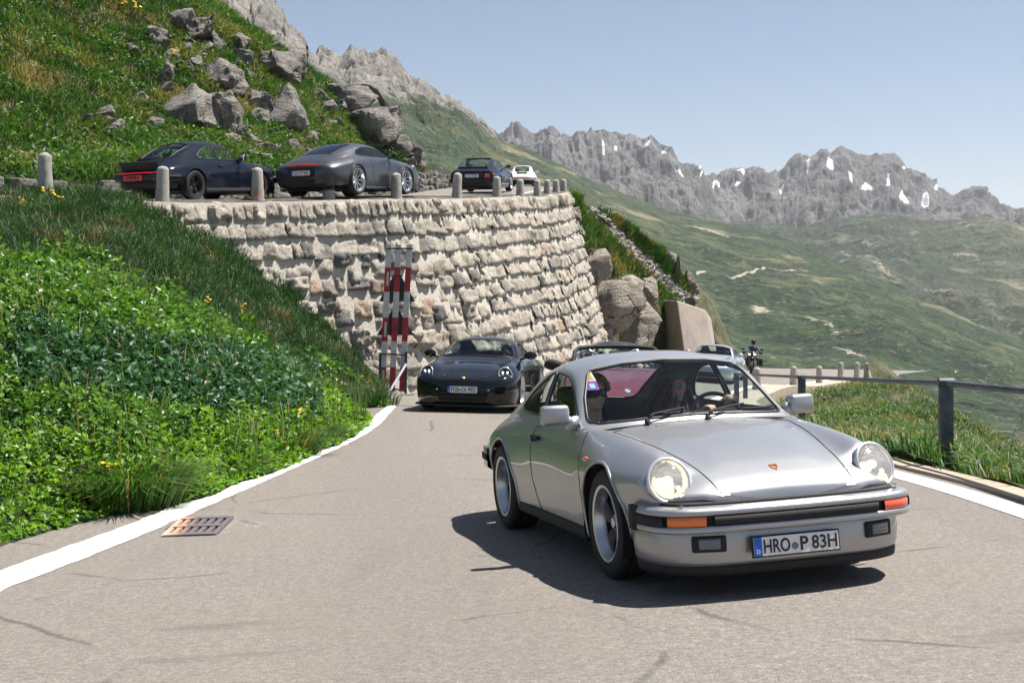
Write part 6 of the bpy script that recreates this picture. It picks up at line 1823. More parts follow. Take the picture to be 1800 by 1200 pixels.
barrier()
b = ghit(655, 690); root = empty('rusty_grate_frame', (b[0] - .1, b[1] + .9, b[2])); tag(root, 'small rusty iron frame with a leaning bar left of the striped barrier', 'iron frame')
rust = simple('rusty_sheet', (.42, .17, .07), .85, spot=.4, scale=14); m = MB(); m.box((-.15, .05, .35), (.3, .03, .7)); m.build('rusty_panel', rust, root, smooth=False)
for x in (-.05, .03, .1): MB().box((x, 0, .38), (.05, .05, .76)).build('upright_bar', CM['rubber'], root, smooth=False)
m = MB(); m.tube([(-.5, -.1, .0), (.06, 0, .86)], .025, 6); m.build('leaning_bar', simple('grey_bar', (.35, .33, .30), .7), root)


# ------------------------------------------------------------------ drain inlet
def drain():
    c = [ghit(*p) for p in ((278, 950), (312, 917), (412, 915), (330, 952))]
    o = np.mean(c, 0); root = empty('drain_grate', tuple(o)); tag(root, 'rusty slotted drain grate sunk in the asphalt beside the white line', 'drain grate')
    a, b_, e = Vector(ghit(292, 950)), Vector(ghit(318, 924)), Vector(ghit(392, 934))
    x = (e - (a + b_) / 2); L = x.length * 1.0; x.normalize(); y = (b_ - a); W = y.length; y = (y - x * y.dot(x)).normalized(); z = x.cross(y)
    if z.z < 0: y = -y; z = -z
    M = Matrix(((x.x, y.x, z.x), (x.y, y.y, z.y), (x.z, y.z, z.z))) @ Matrix.Rotation(R(11), 3, 'X'); org = (a + b_) / 2 - Vector(o) + z * .026
    iron = NT('cast_iron_rusty'); p = iron.coord(); n = iron.n('ShaderNodeSeparateXYZ'); iron.set(n.inputs[0], p)
    k = iron.ramp(iron.math('ADD', iron.math('MULTIPLY_ADD', n.outputs[0], 1.2, .42), iron.math('MULTIPLY', iron.noise(12, 4, .6, p), .2)), [(.30, (.60, .50, .44)), (.45, (.45, .27, .18)), (.58, (.15, .13, .135))]); iron.bsdf(k, .6, .3); ir = iron.done()
    f = MB(); nb = 6; Wd = .42
    for i in range(nb + 1): f.box(M @ Vector((L * i / nb, 0, .012)) + org, (.040, Wd, .03), M)
    for yy in (-Wd / 2 + .02, 0, Wd / 2 - .02): f.box(M @ Vector((L / 2, yy, .0135)) + org, (L, .05, .036), M)
    f.build('grate', ir, root, smooth=False)
    s = MB(); s.box(M @ Vector((L / 2, 0, -.020)) + org, (L + .08, Wd + .06, .03), M); s.build('sump', CM['gap'], root, smooth=False)
    M0 = Matrix(((x.x, y.x, z.x), (x.y, y.y, z.y), (x.z, y.z, z.z))); o0 = (a + b_) / 2 - Vector(o)
    q = MB(); vs = []; nq = 25
    for k in range(nq):
        f_ = k / (nq - 1); px = -.16 + (L + .42) * f_; py = Wd * (.47 + .16 * f_ ** 3 - .05 * math.sin(f_ * 3.1)); hh = .085 * math.sin(math.pi * min(1, f_ * 1.02)) ** .6
        for (dy, hz) in ((-.06, -.02), (-.02, hh * .8), (.03, hh), (.12, hh * .55), (.28, -.02)): vs.append(M0 @ Vector((px, py + dy, hz + .001)) + o0)
    q.add(vs, [(i * 5 + j, (i + 1) * 5 + j, (i + 1) * 5 + j + 1, i * 5 + j + 1) for i in range(nq - 1) for j in range(4)]); q.build('asphalt_lip', ASPH, root)
    w_ = MB(); w_.add([M0 @ Vector(p) + o0 for p in ((L + .02, -Wd * .5, -.01), (L + .02, Wd * .5, .07), (L + .30, Wd * .62, -.01), (L + .02, Wd * .5, -.02))], [(0, 2, 1)]); w_.build('asphalt_ramp', ASPH, root, smooth=False)


drain()


# ------------------------------------------------------------------ cars
silver = paint_mat('silver_metallic_paint', (.375, .38, .39), .72, .36, .55, .22)
black = paint_mat('black_metallic_paint', (.003, .004, .006), 0., .7, 1., .1, .02); navy = paint_mat('dark_blue_paint', (.004, .007, .017), 0., .7, .7, .1, .04)
grey = paint_mat('graphite_paint', (.055, .058, .068), .55, .36, .5); ice = paint_mat('pale_blue_silver_paint', (.42, .46, .50), .65, .3); red = paint_mat('wine_red_paint', (.24, .014, .03), .45, .25); white = paint_mat('white_paint', (.74, .74, .72), .0, .3); darkc = paint_mat('dark_teal_paint', (.012, .02, .022), 0., .7, .8, .1, .05); blk944 = paint_mat('blue_black_paint', (.006, .010, .022), 0., .7, .8, .1, .05)

hero, HPARTS = coupe80('silver classic coupe with round lit headlights and two people, nearest on the road', silver, plate=[('HRO', -.112, .150), ('P', .044, .046), ('83H', .160, .146)], detail=3, dx=.02, nl=43, ng=41)
hero.matrix_world = HP
em = MB(); em.prism([(-.028, .035), (.028, .035), (.026, -.01), (0, -.045), (-.026, -.01)], 0, 0, .006, 0)
em.prism([(-.024, .031), (0, .031), (0, 0), (-.024, 0)], 0, .0062, .0072, 1); em.prism([(0, 0), (.023, 0), (.021, -.01), (0, -.038)], 0, .0062, .0072, 1); em.prism([(.002, .031), (.024, .031), (.024, .002), (.002, .002)], 0, .0062, .0072, 2)
e = em.build('crest', [CM['gold'], CM['red'], CM['ink']], hero, smooth=False); q = surf_pts(HPARTS['bvl'], [(.63, .002)], (0, 1), .002)[0]; e.matrix_local = Matrix.Translation(q) @ Matrix.Rotation(R(-70), 4, 'Y') @ Matrix.Scale(.8, 4)
st = MB(); P = surf_pts(HPARTS['bvg'], [(-.562, 1.105), (-.498, 1.105), (-.498, 1.165), (-.555, 1.165)], (1, 2), -.006); Q = surf_pts(HPARTS['bvg'], [(-.572, 1.05), (-.502, 1.05), (-.498, 1.102), (-.562, 1.102)], (1, 2), -.006)
st.add(P, [(0, 1, 2, 3)], 0); st.add(Q, [(0, 1, 2, 3)], 1)
st.add(surf_pts(HPARTS['bvg'], [(-.548, 1.062), (-.518, 1.062), (-.518, 1.09), (-.548, 1.09)], (1, 2), -.003), [(0, 1, 2, 3)], 2); st.add(surf_pts(HPARTS['bvg'], [(-.548, 1.118), (-.508, 1.118), (-.515, 1.15), (-.54, 1.152)], (1, 2), -.003), [(0, 1, 2, 3)], 3)
st.build('toll_sticker', [simple('sticker_cream', (.62, .58, .42), .5), simple('sticker_violet', (.28, .05, .38), .5), simple('sticker_aqua', (.3, .6, .58), .5), simple('sticker_orange', (.62, .30, .10), .5)], hero, smooth=False)
# strip along the rear parcel shelf seen through the screen is the bumper strip of the car behind


def on_road(x, y, yaw, zoff=0.):
    h = 1.2; f = np.array([math.cos(yaw), math.sin(yaw)]); l = np.array([-f[1], f[0]])
    z = lambda a: float(ZR(np.array([a[0]]), np.array([a[1]]))[0]); o = np.array([x, y])
    pit = -math.atan2(z(o + f * h) - z(o - f * h), 2 * h); rol = math.atan2(z(o + l * .7) - z(o - l * .7), 1.4)
    # origin is the front axle
    return pose((x, y, z(o) + zoff), yaw, pit, rol)


bk, BKP = coupe_modern('black modern coupe with four-point headlights following on the inner side of the road', black, plate=[('FDB', -.128, .135), ('CA', .03, .085), ('992', .165, .13)], dx=.03)
BKM = on_road(-.72, 23.1, R(-98.5)); bk.matrix_world = BKM
rd = roadster('dark red open roadster with black windscreen frame and round badge behind the silver coupe', red); RDM = on_road(1.50, 17.3, R(-90)); rd.matrix_world = RDM @ Matrix.Diagonal((1, 1, 1.07, 1))
dc, _ = coupe80('dark coupe whose roof shows above the red roadster', darkc, dx=.05, nl=26, ng=26, detail=1, lit=False); DCM = on_road(2.62, 28.8, R(-82)); dc.matrix_world = DCM @ Matrix.Diagonal((1, 1, 1.07, 1))
ic, _ = coupe_modern('pale silver modern coupe beside the motorcycle, farther down the road', ice, dx=.045, gt=False); ICM = on_road(6.95, 45.2, R(-107)); ic.matrix_world = ICM


def on_upper(u, d, yaw, off=0.):
    x = (u - 900) / F * d
    D, S_ = sdist_E(np.array([[x]]), np.array([[d]])); z = float(Eat(S_[0, 0])[0, 2]) + .16
    s = float(S_[0, 0]); g = (Eat(s + 1)[0, 2] - Eat(s - 1)[0, 2]) / 2; td = Etan(s)[0]; f = np.array([math.cos(yaw), math.sin(yaw)])
    return pose((x, d, z + off), yaw, -math.atan(g * float(f @ td)), 0)


nv, _ = coupe80('dark blue classic coupe with a red tail strip, seen from behind on the upper road', navy, rear_plate=[('K 0714', 0., .36)], tail='duck', plate_face=simple('red_number_plate', (.55, .03, .03), .4), dx=.03, spoke=CM['alublack'], lip=CM['alublack'], lit=False)
gm, _ = coupe_modern('grey modern coupe with silver multispoke wheels on the upper road', grey, rear_plate=[('GU M 900', .02, .40)], dx=.03, lit=False, gt=False, tail=True, mirrors=CM['rubber'])
hc_ = hatch_coupe('blue-black hatchback coupe seen from behind on the upper road', blk944, [('G', -.17, .045), ('XS', -.08, .09), ('9243', .11, .22)])
wc, _ = coupe80('small white coupe farthest along the upper road', white, dx=.05, nl=26, ng=26, detail=1, lit=False)
def place_rear(o, u, d, yaw):
    o.matrix_world = on_upper(u, d, yaw)
# front axles of the cars on the upper road
place_rear(nv, 412, 30.6, R(63)); nv.matrix_world = nv.matrix_world @ Matrix.Diagonal((1, 1, 1.05, 1)); place_rear(gm, 662, 33.4, R(66)); place_rear(hc_, 861, 48.8, R(80)); place_rear(wc, 921, 80., R(87))
# ------------------------------------------------------------------ people
tee_d = simple('black_shirt', (.015, .017, .02), .85, spot=.3); tee_g = simple('dark_grey_shirt', (.06, .075, .085), .85); denim = simple('dark_denim', (.03, .04, .06), .9)
legs_car = ((.42, .13, .12), (.42, -.13, .12), (.78, .11, .06), (.78, -.11, .06))
SCL = Matrix.Scale(.95, 4)
pa, H, hcn = person('passenger in black shirt with blond hair and a dark visor of sunglasses', HP @ Matrix.Translation((-1.30, -.37, .27)) @ SCL, tee_d, [(.34, .10, .12), (.34, -.10, .12)], R(6), knee=legs_car, trouser=denim)
hair_shell(H, hcn, simple('blond_hair', (.34, .21, .09), .5, spot=.35, scale=60), pa, False, .6, .3, 3)
shades(H, hcn, simple('dark_blue_lens', (.01, .015, .04), .06, .3), CM['rubber'], pa)
dr, H, hcn = person('driver in grey shirt with long brown hair, teal headband and pink goggles', HP @ Matrix.Translation((-1.43, .26, .285)) @ SCL, tee_g, [(.46, .22, .655), (.44, .02, .60)], R(20), knee=legs_car, trouser=denim, vox=.009)
hair_shell(H, hcn, simple('dark_brown_hair', (.030, .016, .010), .55, spot=.4, scale=60), dr, True, .3, .2, 5)
shades(H, hcn, simple('mirrored_teal_lens', (.03, .09, .10), .08, .5), simple('pink_frame', (.75, .06, .20), .35), dr, 'goggles')
hb = MB(); pts = [hcn + H @ Vector((math.cos(q) * .118 - .014, math.sin(q) * .098, .062 + .012 * math.cos(q))) for q in np.linspace(0, 2 * math.pi, 29)[:-1]]
pr = []
for q in np.linspace(0, 2 * math.pi, 29)[:-1]:
    for (dz, dr_) in ((-.025, -.004), (-.01, .004), (.015, .003), (.034, -.010)): pr.append(hcn + H @ Vector((math.cos(q) * (.118 + dr_) - .014, math.sin(q) * (.098 + dr_), .066 + .010 * math.cos(q) + dz)))
hb.add(pr, [(i * 4 + j, ((i + 1) % 28) * 4 + j, ((i + 1) % 28) * 4 + j + 1, i * 4 + j + 1) for i in range(28) for j in range(3)]); hb.build('headband', simple('teal_cloth', (.02, .085, .09), .9), dr)
p2, H, hcn = person('driver of the black modern coupe in a dark jacket', BKM @ Matrix.Translation((-1.50, .37, .28)) @ SCL, simple('dark_jacket', (.03, .03, .035), .85), [(.46, .16, .55), (.46, -.10, .56)], 0, knee=legs_car, vox=.016)
hair_shell(H, hcn, simple('short_dark_hair', (.03, .02, .015), .6), p2, False, .2, .2, 8)
p3, H, hcn = person('driver in a dark top at the wheel of the pale silver coupe', ICM @ Matrix.Translation((-1.50, .37, .28)) @ SCL, simple('black_top', (.02, .02, .022), .85), [(.46, .16, .55), (.46, -.10, .56)], 0, knee=legs_car, vox=.02)
p4, H, hcn = person('driver in a brown top under the roof of the dark coupe', DCM @ Matrix.Translation((-1.45, .36, .26)) @ SCL, simple('brown_top', (.09, .05, .035), .85), [(.46, .16, .6), (.46, -.10, .6)], 0, knee=legs_car, vox=.02)
p5, H, hcn = person('driver in a dark blue top sitting in the open red roadster', RDM @ Matrix.Translation((-1.58, .36, .20)) @ SCL, simple('navy_top', (.015, .025, .06), .85), [(.42, .14, .6), (.42, -.10, .6)], 0, knee=legs_car, vox=.016)
MM = on_road(11.2, 60., R(-104)) @ Matrix.Translation((-.78, 0, 0))
motorcycle('black touring motorcycle with white twin headlights and side boxes', MM)
rdx, H, hcn = person('motorcycle rider in dark blue leathers and black helmet', MM @ Matrix.Translation((-.28, 0, .83)) @ Matrix.Rotation(R(8), 4, 'Y') @ SCL, simple('dark_blue_leathers', (.02, .022, .045), .5), [(.52, .40, .30), (.52, -.40, .30)], 0,
                  knee=((.32, .25, .0), (.32, -.25, .0), (.10, .24, -.42), (.10, -.24, -.42)), vox=.018)
hm = MB(); hm.ell(hcn + Vector((.0, 0, .02)), (.145, .125, .145), None, 18, 12, 0); hm.ell(hcn + Vector((.045, 0, .0)), (.108, .108, .065), None, 16, 8, 1); hm.build('helmet', [simple('black_helmet', (.015, .015, .018), .2), simple('dark_visor', (.03, .035, .05), .05, .5)], rdx)


# ------------------------------------------------------------------ plants
def heights(tps, x, y, rough, fs):
    z = np.empty(len(x))
    for a in range(0, len(x), 6000): z[a:a + 6000] = tps(x[a:a + 6000], y[a:a + 6000])
    return z + fbm(np.c_[x * fs, y * fs, np.zeros(len(x))], 4) * rough


def pix(x, y, z): return 900 + F * x / y, VH - F * z / y


def leaf_mesh(name, P, L, W, rnd, mat, r, up=.6, parent=None):
    """folded diamond leaves"""
    n = len(P); az = r.uniform(0, 2 * np.pi, n); el = r.normal(up, .45, n); ro = r.normal(0, .6, n)
    d = np.c_[np.cos(az) * np.cos(el), np.sin(az) * np.cos(el), np.sin(el)]; s = np.c_[-np.sin(az), np.cos(az), np.zeros(n)]; u = np.cross(s, d); u *= np.sign(u[:, 2:3] + 1e-6)
    s2 = s * np.cos(ro)[:, None] + u * np.sin(ro)[:, None]; u2 = np.cross(s2, d)
    u2 *= np.sign(u2[:, 2:3] + 1e-6)
    a = P; m = P + d * (L * .5)[:, None] - u2 * (L * .05)[:, None]; t = P + d * L[:, None] - u2 * (L * .22)[:, None]
    l = P + d * (L * .42)[:, None] + s2 * (W * .5)[:, None] + u2 * (W * .18)[:, None]; q = P + d * (L * .42)[:, None] - s2 * (W * .5)[:, None] + u2 * (W * .18)[:, None]
    V = np.stack([a, l, t, q, m], 1).reshape(-1, 3); b = np.arange(n)[:, None] * 5
    Fc = np.concatenate([b + np.array([[0, 4, 1, 1]]), ], 0)
    tri = np.concatenate([b + np.array([[0, 4, 1]]), b + np.array([[4, 2, 1]]), b + np.array([[0, 3, 4]]), b + np.array([[4, 3, 2]])], 0)
    o = mesh_obj(name, V, tri, mat, parent, False); col_attr(o, 'rnd', np.repeat(rnd, 5)); return o


def blade_mesh(name, P, H, W, lean, rnd, dry, mat, r, parent=None, az=None):
    n = len(P); az = r.uniform(0, 2 * np.pi, n) if az is None else az
    d = np.c_[np.cos(az), np.sin(az), np.zeros(n)]; wa = az + np.pi / 2 + r.normal(0, .5, n); s = np.c_[np.cos(wa), np.sin(wa), np.zeros(n)] * (W / 2)[:, None]
    z = np.array([0, 0, 1.]); mid = P + z * (H * .6)[:, None] + d * (H * lean * .3)[:, None]; tip = P + z * (H * np.clip(1 - lean * .35, .25, 1))[:, None] + d * (H * lean)[:, None]
    V = np.stack([P - s, P + s, mid - s * .8, mid + s * .8, tip - s * .12, tip + s * .12], 1).reshape(-1, 3); b = np.arange(n)[:, None] * 6
    Fc = np.concatenate([b + np.array([[0, 1, 3, 2]]), b + np.array([[2, 3, 5, 4]])], 0)
    o = mesh_obj(name, V, Fc, mat, parent, True); col_attr(o, 'rnd', np.repeat(rnd, 6)); col_attr(o, 'dry', np.repeat(dry, 6)); return o


def tufts(centres, per, spread, r):
    k = np.repeat(np.arange(len(centres)), per); a = r.uniform(0, 2 * np.pi, len(k)); q = spread * np.sqrt(r.uniform(0, 1, len(k)))
    P = centres[k].copy(); P[:, 0] += np.cos(a) * q; P[:, 1] += np.sin(a) * q
    return P, k, a


LEAF = plant_mat('bright_broad_leaves', [(.016, .046, .012), (.046, .115, .020), (.09, .20, .030), (.15, .285, .045), (.25, .37, .08)], None, .38, .38)
LEAFB = plant_mat('bluish_leaves', [(.016, .048, .022), (.03, .09, .038), (.06, .15, .065), (.11, .21, .10)], None, .3, .45)
LEAFY = plant_mat('yellow_green_leaves', [(.07, .16, .012), (.15, .29, .02), (.27, .41, .04)], None, .4, .45)
GRASS = plant_mat('mountain_grass', [(.014, .036, .012), (.030, .085, .018), (.062, .145, .028), (.13, .215, .05)], (.34, .24, .125), .35, .55)
GRASSD = plant_mat('dark_bank_grass', [(.011, .032, .014), (.024, .064, .022), (.048, .11, .034), (.09, .16, .05)], (.30, .19, .11), .3, .55)
r = np.random.default_rng(21)
zl = lambda u: np.interp(u, [-600, 0, 200, 350, 500, 640, 690], [440, 470, 485, 560, 640, 690, 720])


def bank_pts(n, keep_leaf):
    x = r.uniform(-15, -2, n); y = r.uniform(7, 30, n); z = heights(BT, x, y, .09, .9)
    u, v = pix(x, y, z); sd = np.empty(n); sd = sdist_E(x[:, None], y[:, None])[0].ravel()
    ok = (z > ZRv(x, y) + .0) & (sd < .1) & (u > -260) & (u < 760)
    nz = fbm(np.c_[x * .8, y * .8, np.full(n, 4.)], 4)
    lim = zl(u) + nz * 90; ok &= (v > lim) if keep_leaf else (v < lim + 25)
    return np.c_[x, y, z][ok], u[ok], v[ok]


def ZRv(x, y):
    z = np.empty(len(x))
    for a in range(0, len(x), 6000): z[a:a + 6000] = ZR(x[a:a + 6000], y[a:a + 6000])
    return z


P, u, v = bank_pts(330000, True)
keep = r.uniform(0, 1, len(P)) < np.clip((12.5 / P[:, 1]) ** 1.3, .25, 1); P = P[keep]; u = u[keep]; v = v[keep]
n = len(P); cl = fbm(P * np.array([2.4, 2.4, 0]) + 3, 4); cl2 = fbm(P * np.array([.9, .9, 0]) + 8, 3)
edge = np.clip((P[:, 2] - ZRv(P[:, 0], P[:, 1])) / .35, .12, 1)
P[:, 2] += (r.uniform(0, 1, n) ** .7) * (.20 + .34 * np.clip(cl + .15, 0, 1) + .06) * edge
L = r.uniform(.05, .105, n) * np.clip(P[:, 1] / 13, .8, 1.6)
blue = (np.exp(-((v - 690 - (u - 350) * .10) / 62) ** 2) * (u > 20) * (u < 560) + .5 * cl2) > .45
yel = (~blue) & (v > np.interp(u, [0, 250, 420, 640], [795, 812, 770, 690])) & (r.uniform(0, 1, n) < .8)
rnd = np.clip(.46 + .55 * cl + r.normal(0, .2, n), 0, 1)
for nm, mk, mat, kk in (('bank_leaves', ~blue & ~yel, LEAF, (1., .62)), ('bluish_bank_leaves', blue, LEAFB, (1.15, .75)), ('low_yellow_green_plants', yel, LEAFY, (.92, .72))):
    o = leaf_mesh(nm, P[mk], L[mk] * kk[0], L[mk] * kk[1], rnd[mk], mat, r, .45); tag(o, kind='stuff')
# upper, grassy part of the bank
P, u, v = bank_pts(16000, False); cen = P[:7000]; u = u[:7000]; v = v[:7000]
dn = fbm(cen * np.array([.9, .9, 0]) + 30, 4) + .1 * r.normal(0, 1, len(cen)); B, k, az = tufts(cen, 24, .15, r)
B[:, 2] = heights(BT, B[:, 0], B[:, 1], .09, .9) - .02; nb = len(B); hh = r.uniform(.16, .42, nb) * (1 + .6 * np.clip(fbm(cen * .7 + 2, 3), -.5, 1))[k]
o = blade_mesh('bank_grass', B, hh, r.uniform(.010, .022, nb), r.uniform(.2, .95, nb), np.clip(.45 + .5 * fbm(cen * 1.3, 3)[k] + r.normal(0, .2, nb), 0, 1), ((dn[k] + r.normal(0, .12, nb)) > .36) * r.uniform(.5, 1, nb), GRASSD, r, None, az); tag(o, kind='stuff')
P, u, v = bank_pts(26000, False); m = r.uniform(0, 1, len(P)) < .8; P = P[m]; P[:, 2] += r.uniform(.02, .2, len(P)); n = len(P)
o = leaf_mesh('bank_herbs', P, r.uniform(.06, .12, n), r.uniform(.03, .05, n), r.uniform(0, 1, n), LEAFB, r, .5); tag(o, kind='stuff')


P, u, v = bank_pts(9000, True); n = len(P); dn = r.normal(0, 1, n); B, k, az = tufts(P[:420], 5, .10, r); B[:, 2] = heights(BT, B[:, 0], B[:, 1], .09, .9); nb = len(B)
o = blade_mesh('bank_stalks', B, r.uniform(.35, .75, nb), r.uniform(.008, .016, nb), r.uniform(.1, .6, nb), r.uniform(.1, 1, nb), (r.uniform(0, 1, nb) < .22) * .9, GRASS, r, None, az); tag(o, kind='stuff')
P = P[2600:2900].copy(); P[:, 2] += r.uniform(.35, .62, len(P)); n = len(P)
o = leaf_mesh('dark_flower_heads', np.repeat(P, 9, 0) + r.normal(0, .022, (n * 9, 3)), r.uniform(.03, .05, n * 9), r.uniform(.02, .03, n * 9), r.uniform(0, 1, n * 9), plant_mat('purple_brown_heads', [(.03, .012, .025), (.06, .02, .04), (.10, .04, .05)], None, .1), r, .8); tag(o, kind='stuff')


# big tussocks at the roadside
def tussock(uv, rad, h, n, label, seed):
    rr = np.random.default_rng(seed); g = ghit(*uv); C = np.array([[g[0], g[1], g[2] - .03]]); B, k, az = tufts(C, n, rad, rr); q = np.linalg.norm(B[:, :2] - C[0, :2], axis=1) / rad
    B -= C[0]; o = blade_mesh('grass_tussock', B, rr.uniform(.6, 1.1, n) * h, rr.uniform(.010, .018, n), .25 + q * rr.uniform(.5, 1.1, n), rr.uniform(.2, 1, n), (rr.uniform(0, 1, n) < .08) * .8, GRASS, rr, None, az); o.location = C[0]
    tag(o, label, 'grass tussock', 'grass tussocks along the road edge')


tussock((228, 892), .46, .62, 1500, 'largest drooping grass tussock at the left roadside, left of the drain grate', 1)
tussock((130, 900), .24, .36, 350, 'small grass tussock left of the largest one, at the picture edge side', 2)
tussock((400, 838), .30, .34, 450, 'low grass tussock on the asphalt edge midway along the white line', 3)
tussock((500, 800), .42, .48, 800, 'grass tussock beside the white line below the bluish leaves', 4)
tussock((545, 780), .40, .42, 600, 'grass tussock with reddish tips farther along the white line', 5)
tussock((10, 945), .20, .10, 200, 'flat grass tuft growing out of the asphalt at the left picture edge', 6)

# hillside, slope and mound
def slope_grass(name, tps, rough, fs, x0, x1, y0, y1, n, keep, mat, per, h, w, spread, seed, dryk=.12, bvh=None):
    rr = np.random.default_rng(seed); x = rr.uniform(x0, x1, n); y = rr.uniform(y0, y1, n); z = heights(tps, x, y, rough, fs); u, v = pix(x, y, z)
    ok = keep(x, y, z, u, v, rr); C = np.c_[x, y, z][ok]; B, k, az = tufts(C, per, spread, rr); nb = len(B); B[:, 2] = heights(tps, B[:, 0], B[:, 1], rough, fs) - .02
    tone = fbm(C * np.array([.35, .35, .35]) + seed, 5); dr = fbm(C * np.array([.55, .55, .55]) + seed * 3, 5) + rr.normal(0, .10, len(C))
    o = blade_mesh(name, B, rr.uniform(h[0], h[1], nb) * (1 + .7 * np.clip(tone, -.5, 1))[k], rr.uniform(w[0], w[1], nb), rr.uniform(.3, 1.1, nb), np.clip(.42 + .75 * tone[k] + rr.normal(0, .2, nb), 0, 1), ((dr[k] + rr.normal(0, .1, nb)) > dryk) * rr.uniform(.35, 1, nb), mat, rr, None, az)
    tag(o, kind='stuff'); return C


hk = lambda x, y, z, u, v, rr: (sdist_E(x[:, None], y[:, None])[0].ravel() > WU + .7) & (u > -120) & (u < 860) & (v > -140)
slope_grass('hillside_grass', HT, .35, .35, -24, -2, 29, 64, 26000, hk, GRASS, 12, (.22, .5), (.022, .045), .3, 31, .17)
rr = np.random.default_rng(77); x = rr.uniform(-22, -3, 60000); y = rr.uniform(29, 58, 60000); z = heights(HT, x, y, .35, .35); u, v = pix(x, y, z)
ok = hk(x, y, z, u, v, rr) & ((fbm(np.c_[x * .5, y * .5, z], 4) > .05) | (v > 235)); P = np.c_[x, y, z + rr.uniform(.03, .35, len(x))][ok]; n = len(P)
o = leaf_mesh('hillside_herbs', P, rr.uniform(.12, .24, n), rr.uniform(.07, .12, n), np.clip(.5 + .6 * fbm(P * .6, 3) + rr.normal(0, .2, n), 0, 1), plant_mat('hill_herb_leaves', [(.018, .045, .014), (.045, .105, .022), (.09, .175, .032), (.18, .26, .06)], None, .35, .5), rr, .5); tag(o, kind='stuff')
rr = np.random.default_rng(32); C = []
for q in range(5200):
    f = rr.uniform(0, 1); uu = np.interp(f, [0, .25, .5, .75, 1], [1004, 1060, 1110, 1170, 1236]) + rr.uniform(-26, 4); v0 = np.interp(uu, [1003, 1060, 1100, 1160, 1200, 1234], [340, 368, 396, 436, 496, 574]); vv = v0 + abs(rr.normal(0, 1)) * 42
    if abs(uu - np.interp(vv, [365, 540], [1030, 1215])) < 11 + 8 * rr.random(): continue
    h = hcast(SB, uu, vv)
    if h[0] is not None and h[1].z > .2 or (h[0] is not None and rr.random() < .15): C.append(tuple(h[0]))
C = np.array(C); B, k, az = tufts(C, 12, .22, rr); nb = len(B); tone = fbm(C * .5, 4); dn = fbm(C * .6 + 7, 4)
o = blade_mesh('verge_grass', B - [0, 0, .04], rr.uniform(.2, .45, nb), rr.uniform(.03, .05, nb), rr.uniform(.3, 1.1, nb), np.clip(.5 + .8 * tone[k] + rr.normal(0, .2, nb), 0, 1), ((dn[k] + rr.normal(0, .1, nb)) > .12) * rr.uniform(.3, 1, nb), GRASS, rr, None, az); tag(o, kind='stuff')
slope_grass('mound_grass', MT, .20, .5, 3.6, 21, 1.5, 66, 34000, lambda x, y, z, u, v, rr: (x > xr(y) + np.interp(y, [0, 20, 32, 45, 66], [.24, .25, .92, 1.02, .92]) + .08) & (u < 3600) & (x < 9 + y * .3) & (rr.random(len(x)) < np.clip((14 / y) ** 1.2, .2, 1)), GRASS, 14, (.12, .34), (.010, .022), .2, 33, .17)
rr = np.random.default_rng(78); x = rr.uniform(3.6, 18, 70000); y = rr.uniform(2, 50, 70000); z = heights(MT, x, y, .2, .5); u, v = pix(x, y, z)
ok = (x > xr(y) + np.interp(y, [0, 20, 32, 45, 66], [.24, .25, .92, 1.02, .92]) + .1) & (u < 3600) & (rr.random(len(x)) < np.clip((14 / y) ** 1.3, .15, 1)); P = np.c_[x, y, z + rr.uniform(.02, .22, len(x))][ok]; n = len(P)
o = leaf_mesh('mound_herbs', P, rr.uniform(.05, .11, n) * np.clip(P[:, 1] / 18, .8, 1.8), rr.uniform(.025, .05, n), rr.uniform(.05, .9, n), plant_mat('mixed_herbs', [(.02, .05, .012), (.05, .10, .02), (.10, .16, .04), (.22, .22, .08), (.40, .28, .04)], None, .35), rr, .6); tag(o, kind='stuff')
# scree strip
rr = np.random.default_rng(41); V = []; T = []; off = 0; shp = []
for q in range(6):
    b_ = rock_mesh((1, 1, 1), 700 + q, .05, 11, 0); bmesh.ops.triangulate(b_, faces=b_.faces[:]); b_.verts.index_update(); shp.append((np.array([p.co[:] for p in b_.verts]), np.array([[p.index for p in f_.verts] for f_ in b_.faces]))); b_.free()
for i in range(1300):
    f = rr.uniform(0, 1); uu = 1035 + 178 * f + rr.normal(0, 6.5); vv = 372 + 160 * f ** .95 + rr.normal(0, 5); h = hcast(SB, uu, vv)
    if h[0] is None: continue
    s = rr.uniform(.16, .5); sv, sf = shp[i % 6]; q = sv * np.array([s * rr.uniform(1, 1.6), s, s * rr.uniform(.4, .75)]); a = rr.uniform(0, 6.3); c, sn = math.cos(a), math.sin(a); q = np.c_[q[:, 0] * c - q[:, 1] * sn, q[:, 0] * sn + q[:, 1] * c, q[:, 2] + q[:, 0] * rr.normal(0, .3)]
    V.append(q + np.array(h[0]) + [0, 0, .05]); T.append(sf + off); off += len(sv)
o = mesh_obj('scree', np.concatenate(V), np.concatenate(T), rock_mat('scree_stone', (.50, .47, .42), (.16, .15, .14), .15, 'pos', 1.6), None, False); tag(o, kind='stuff')


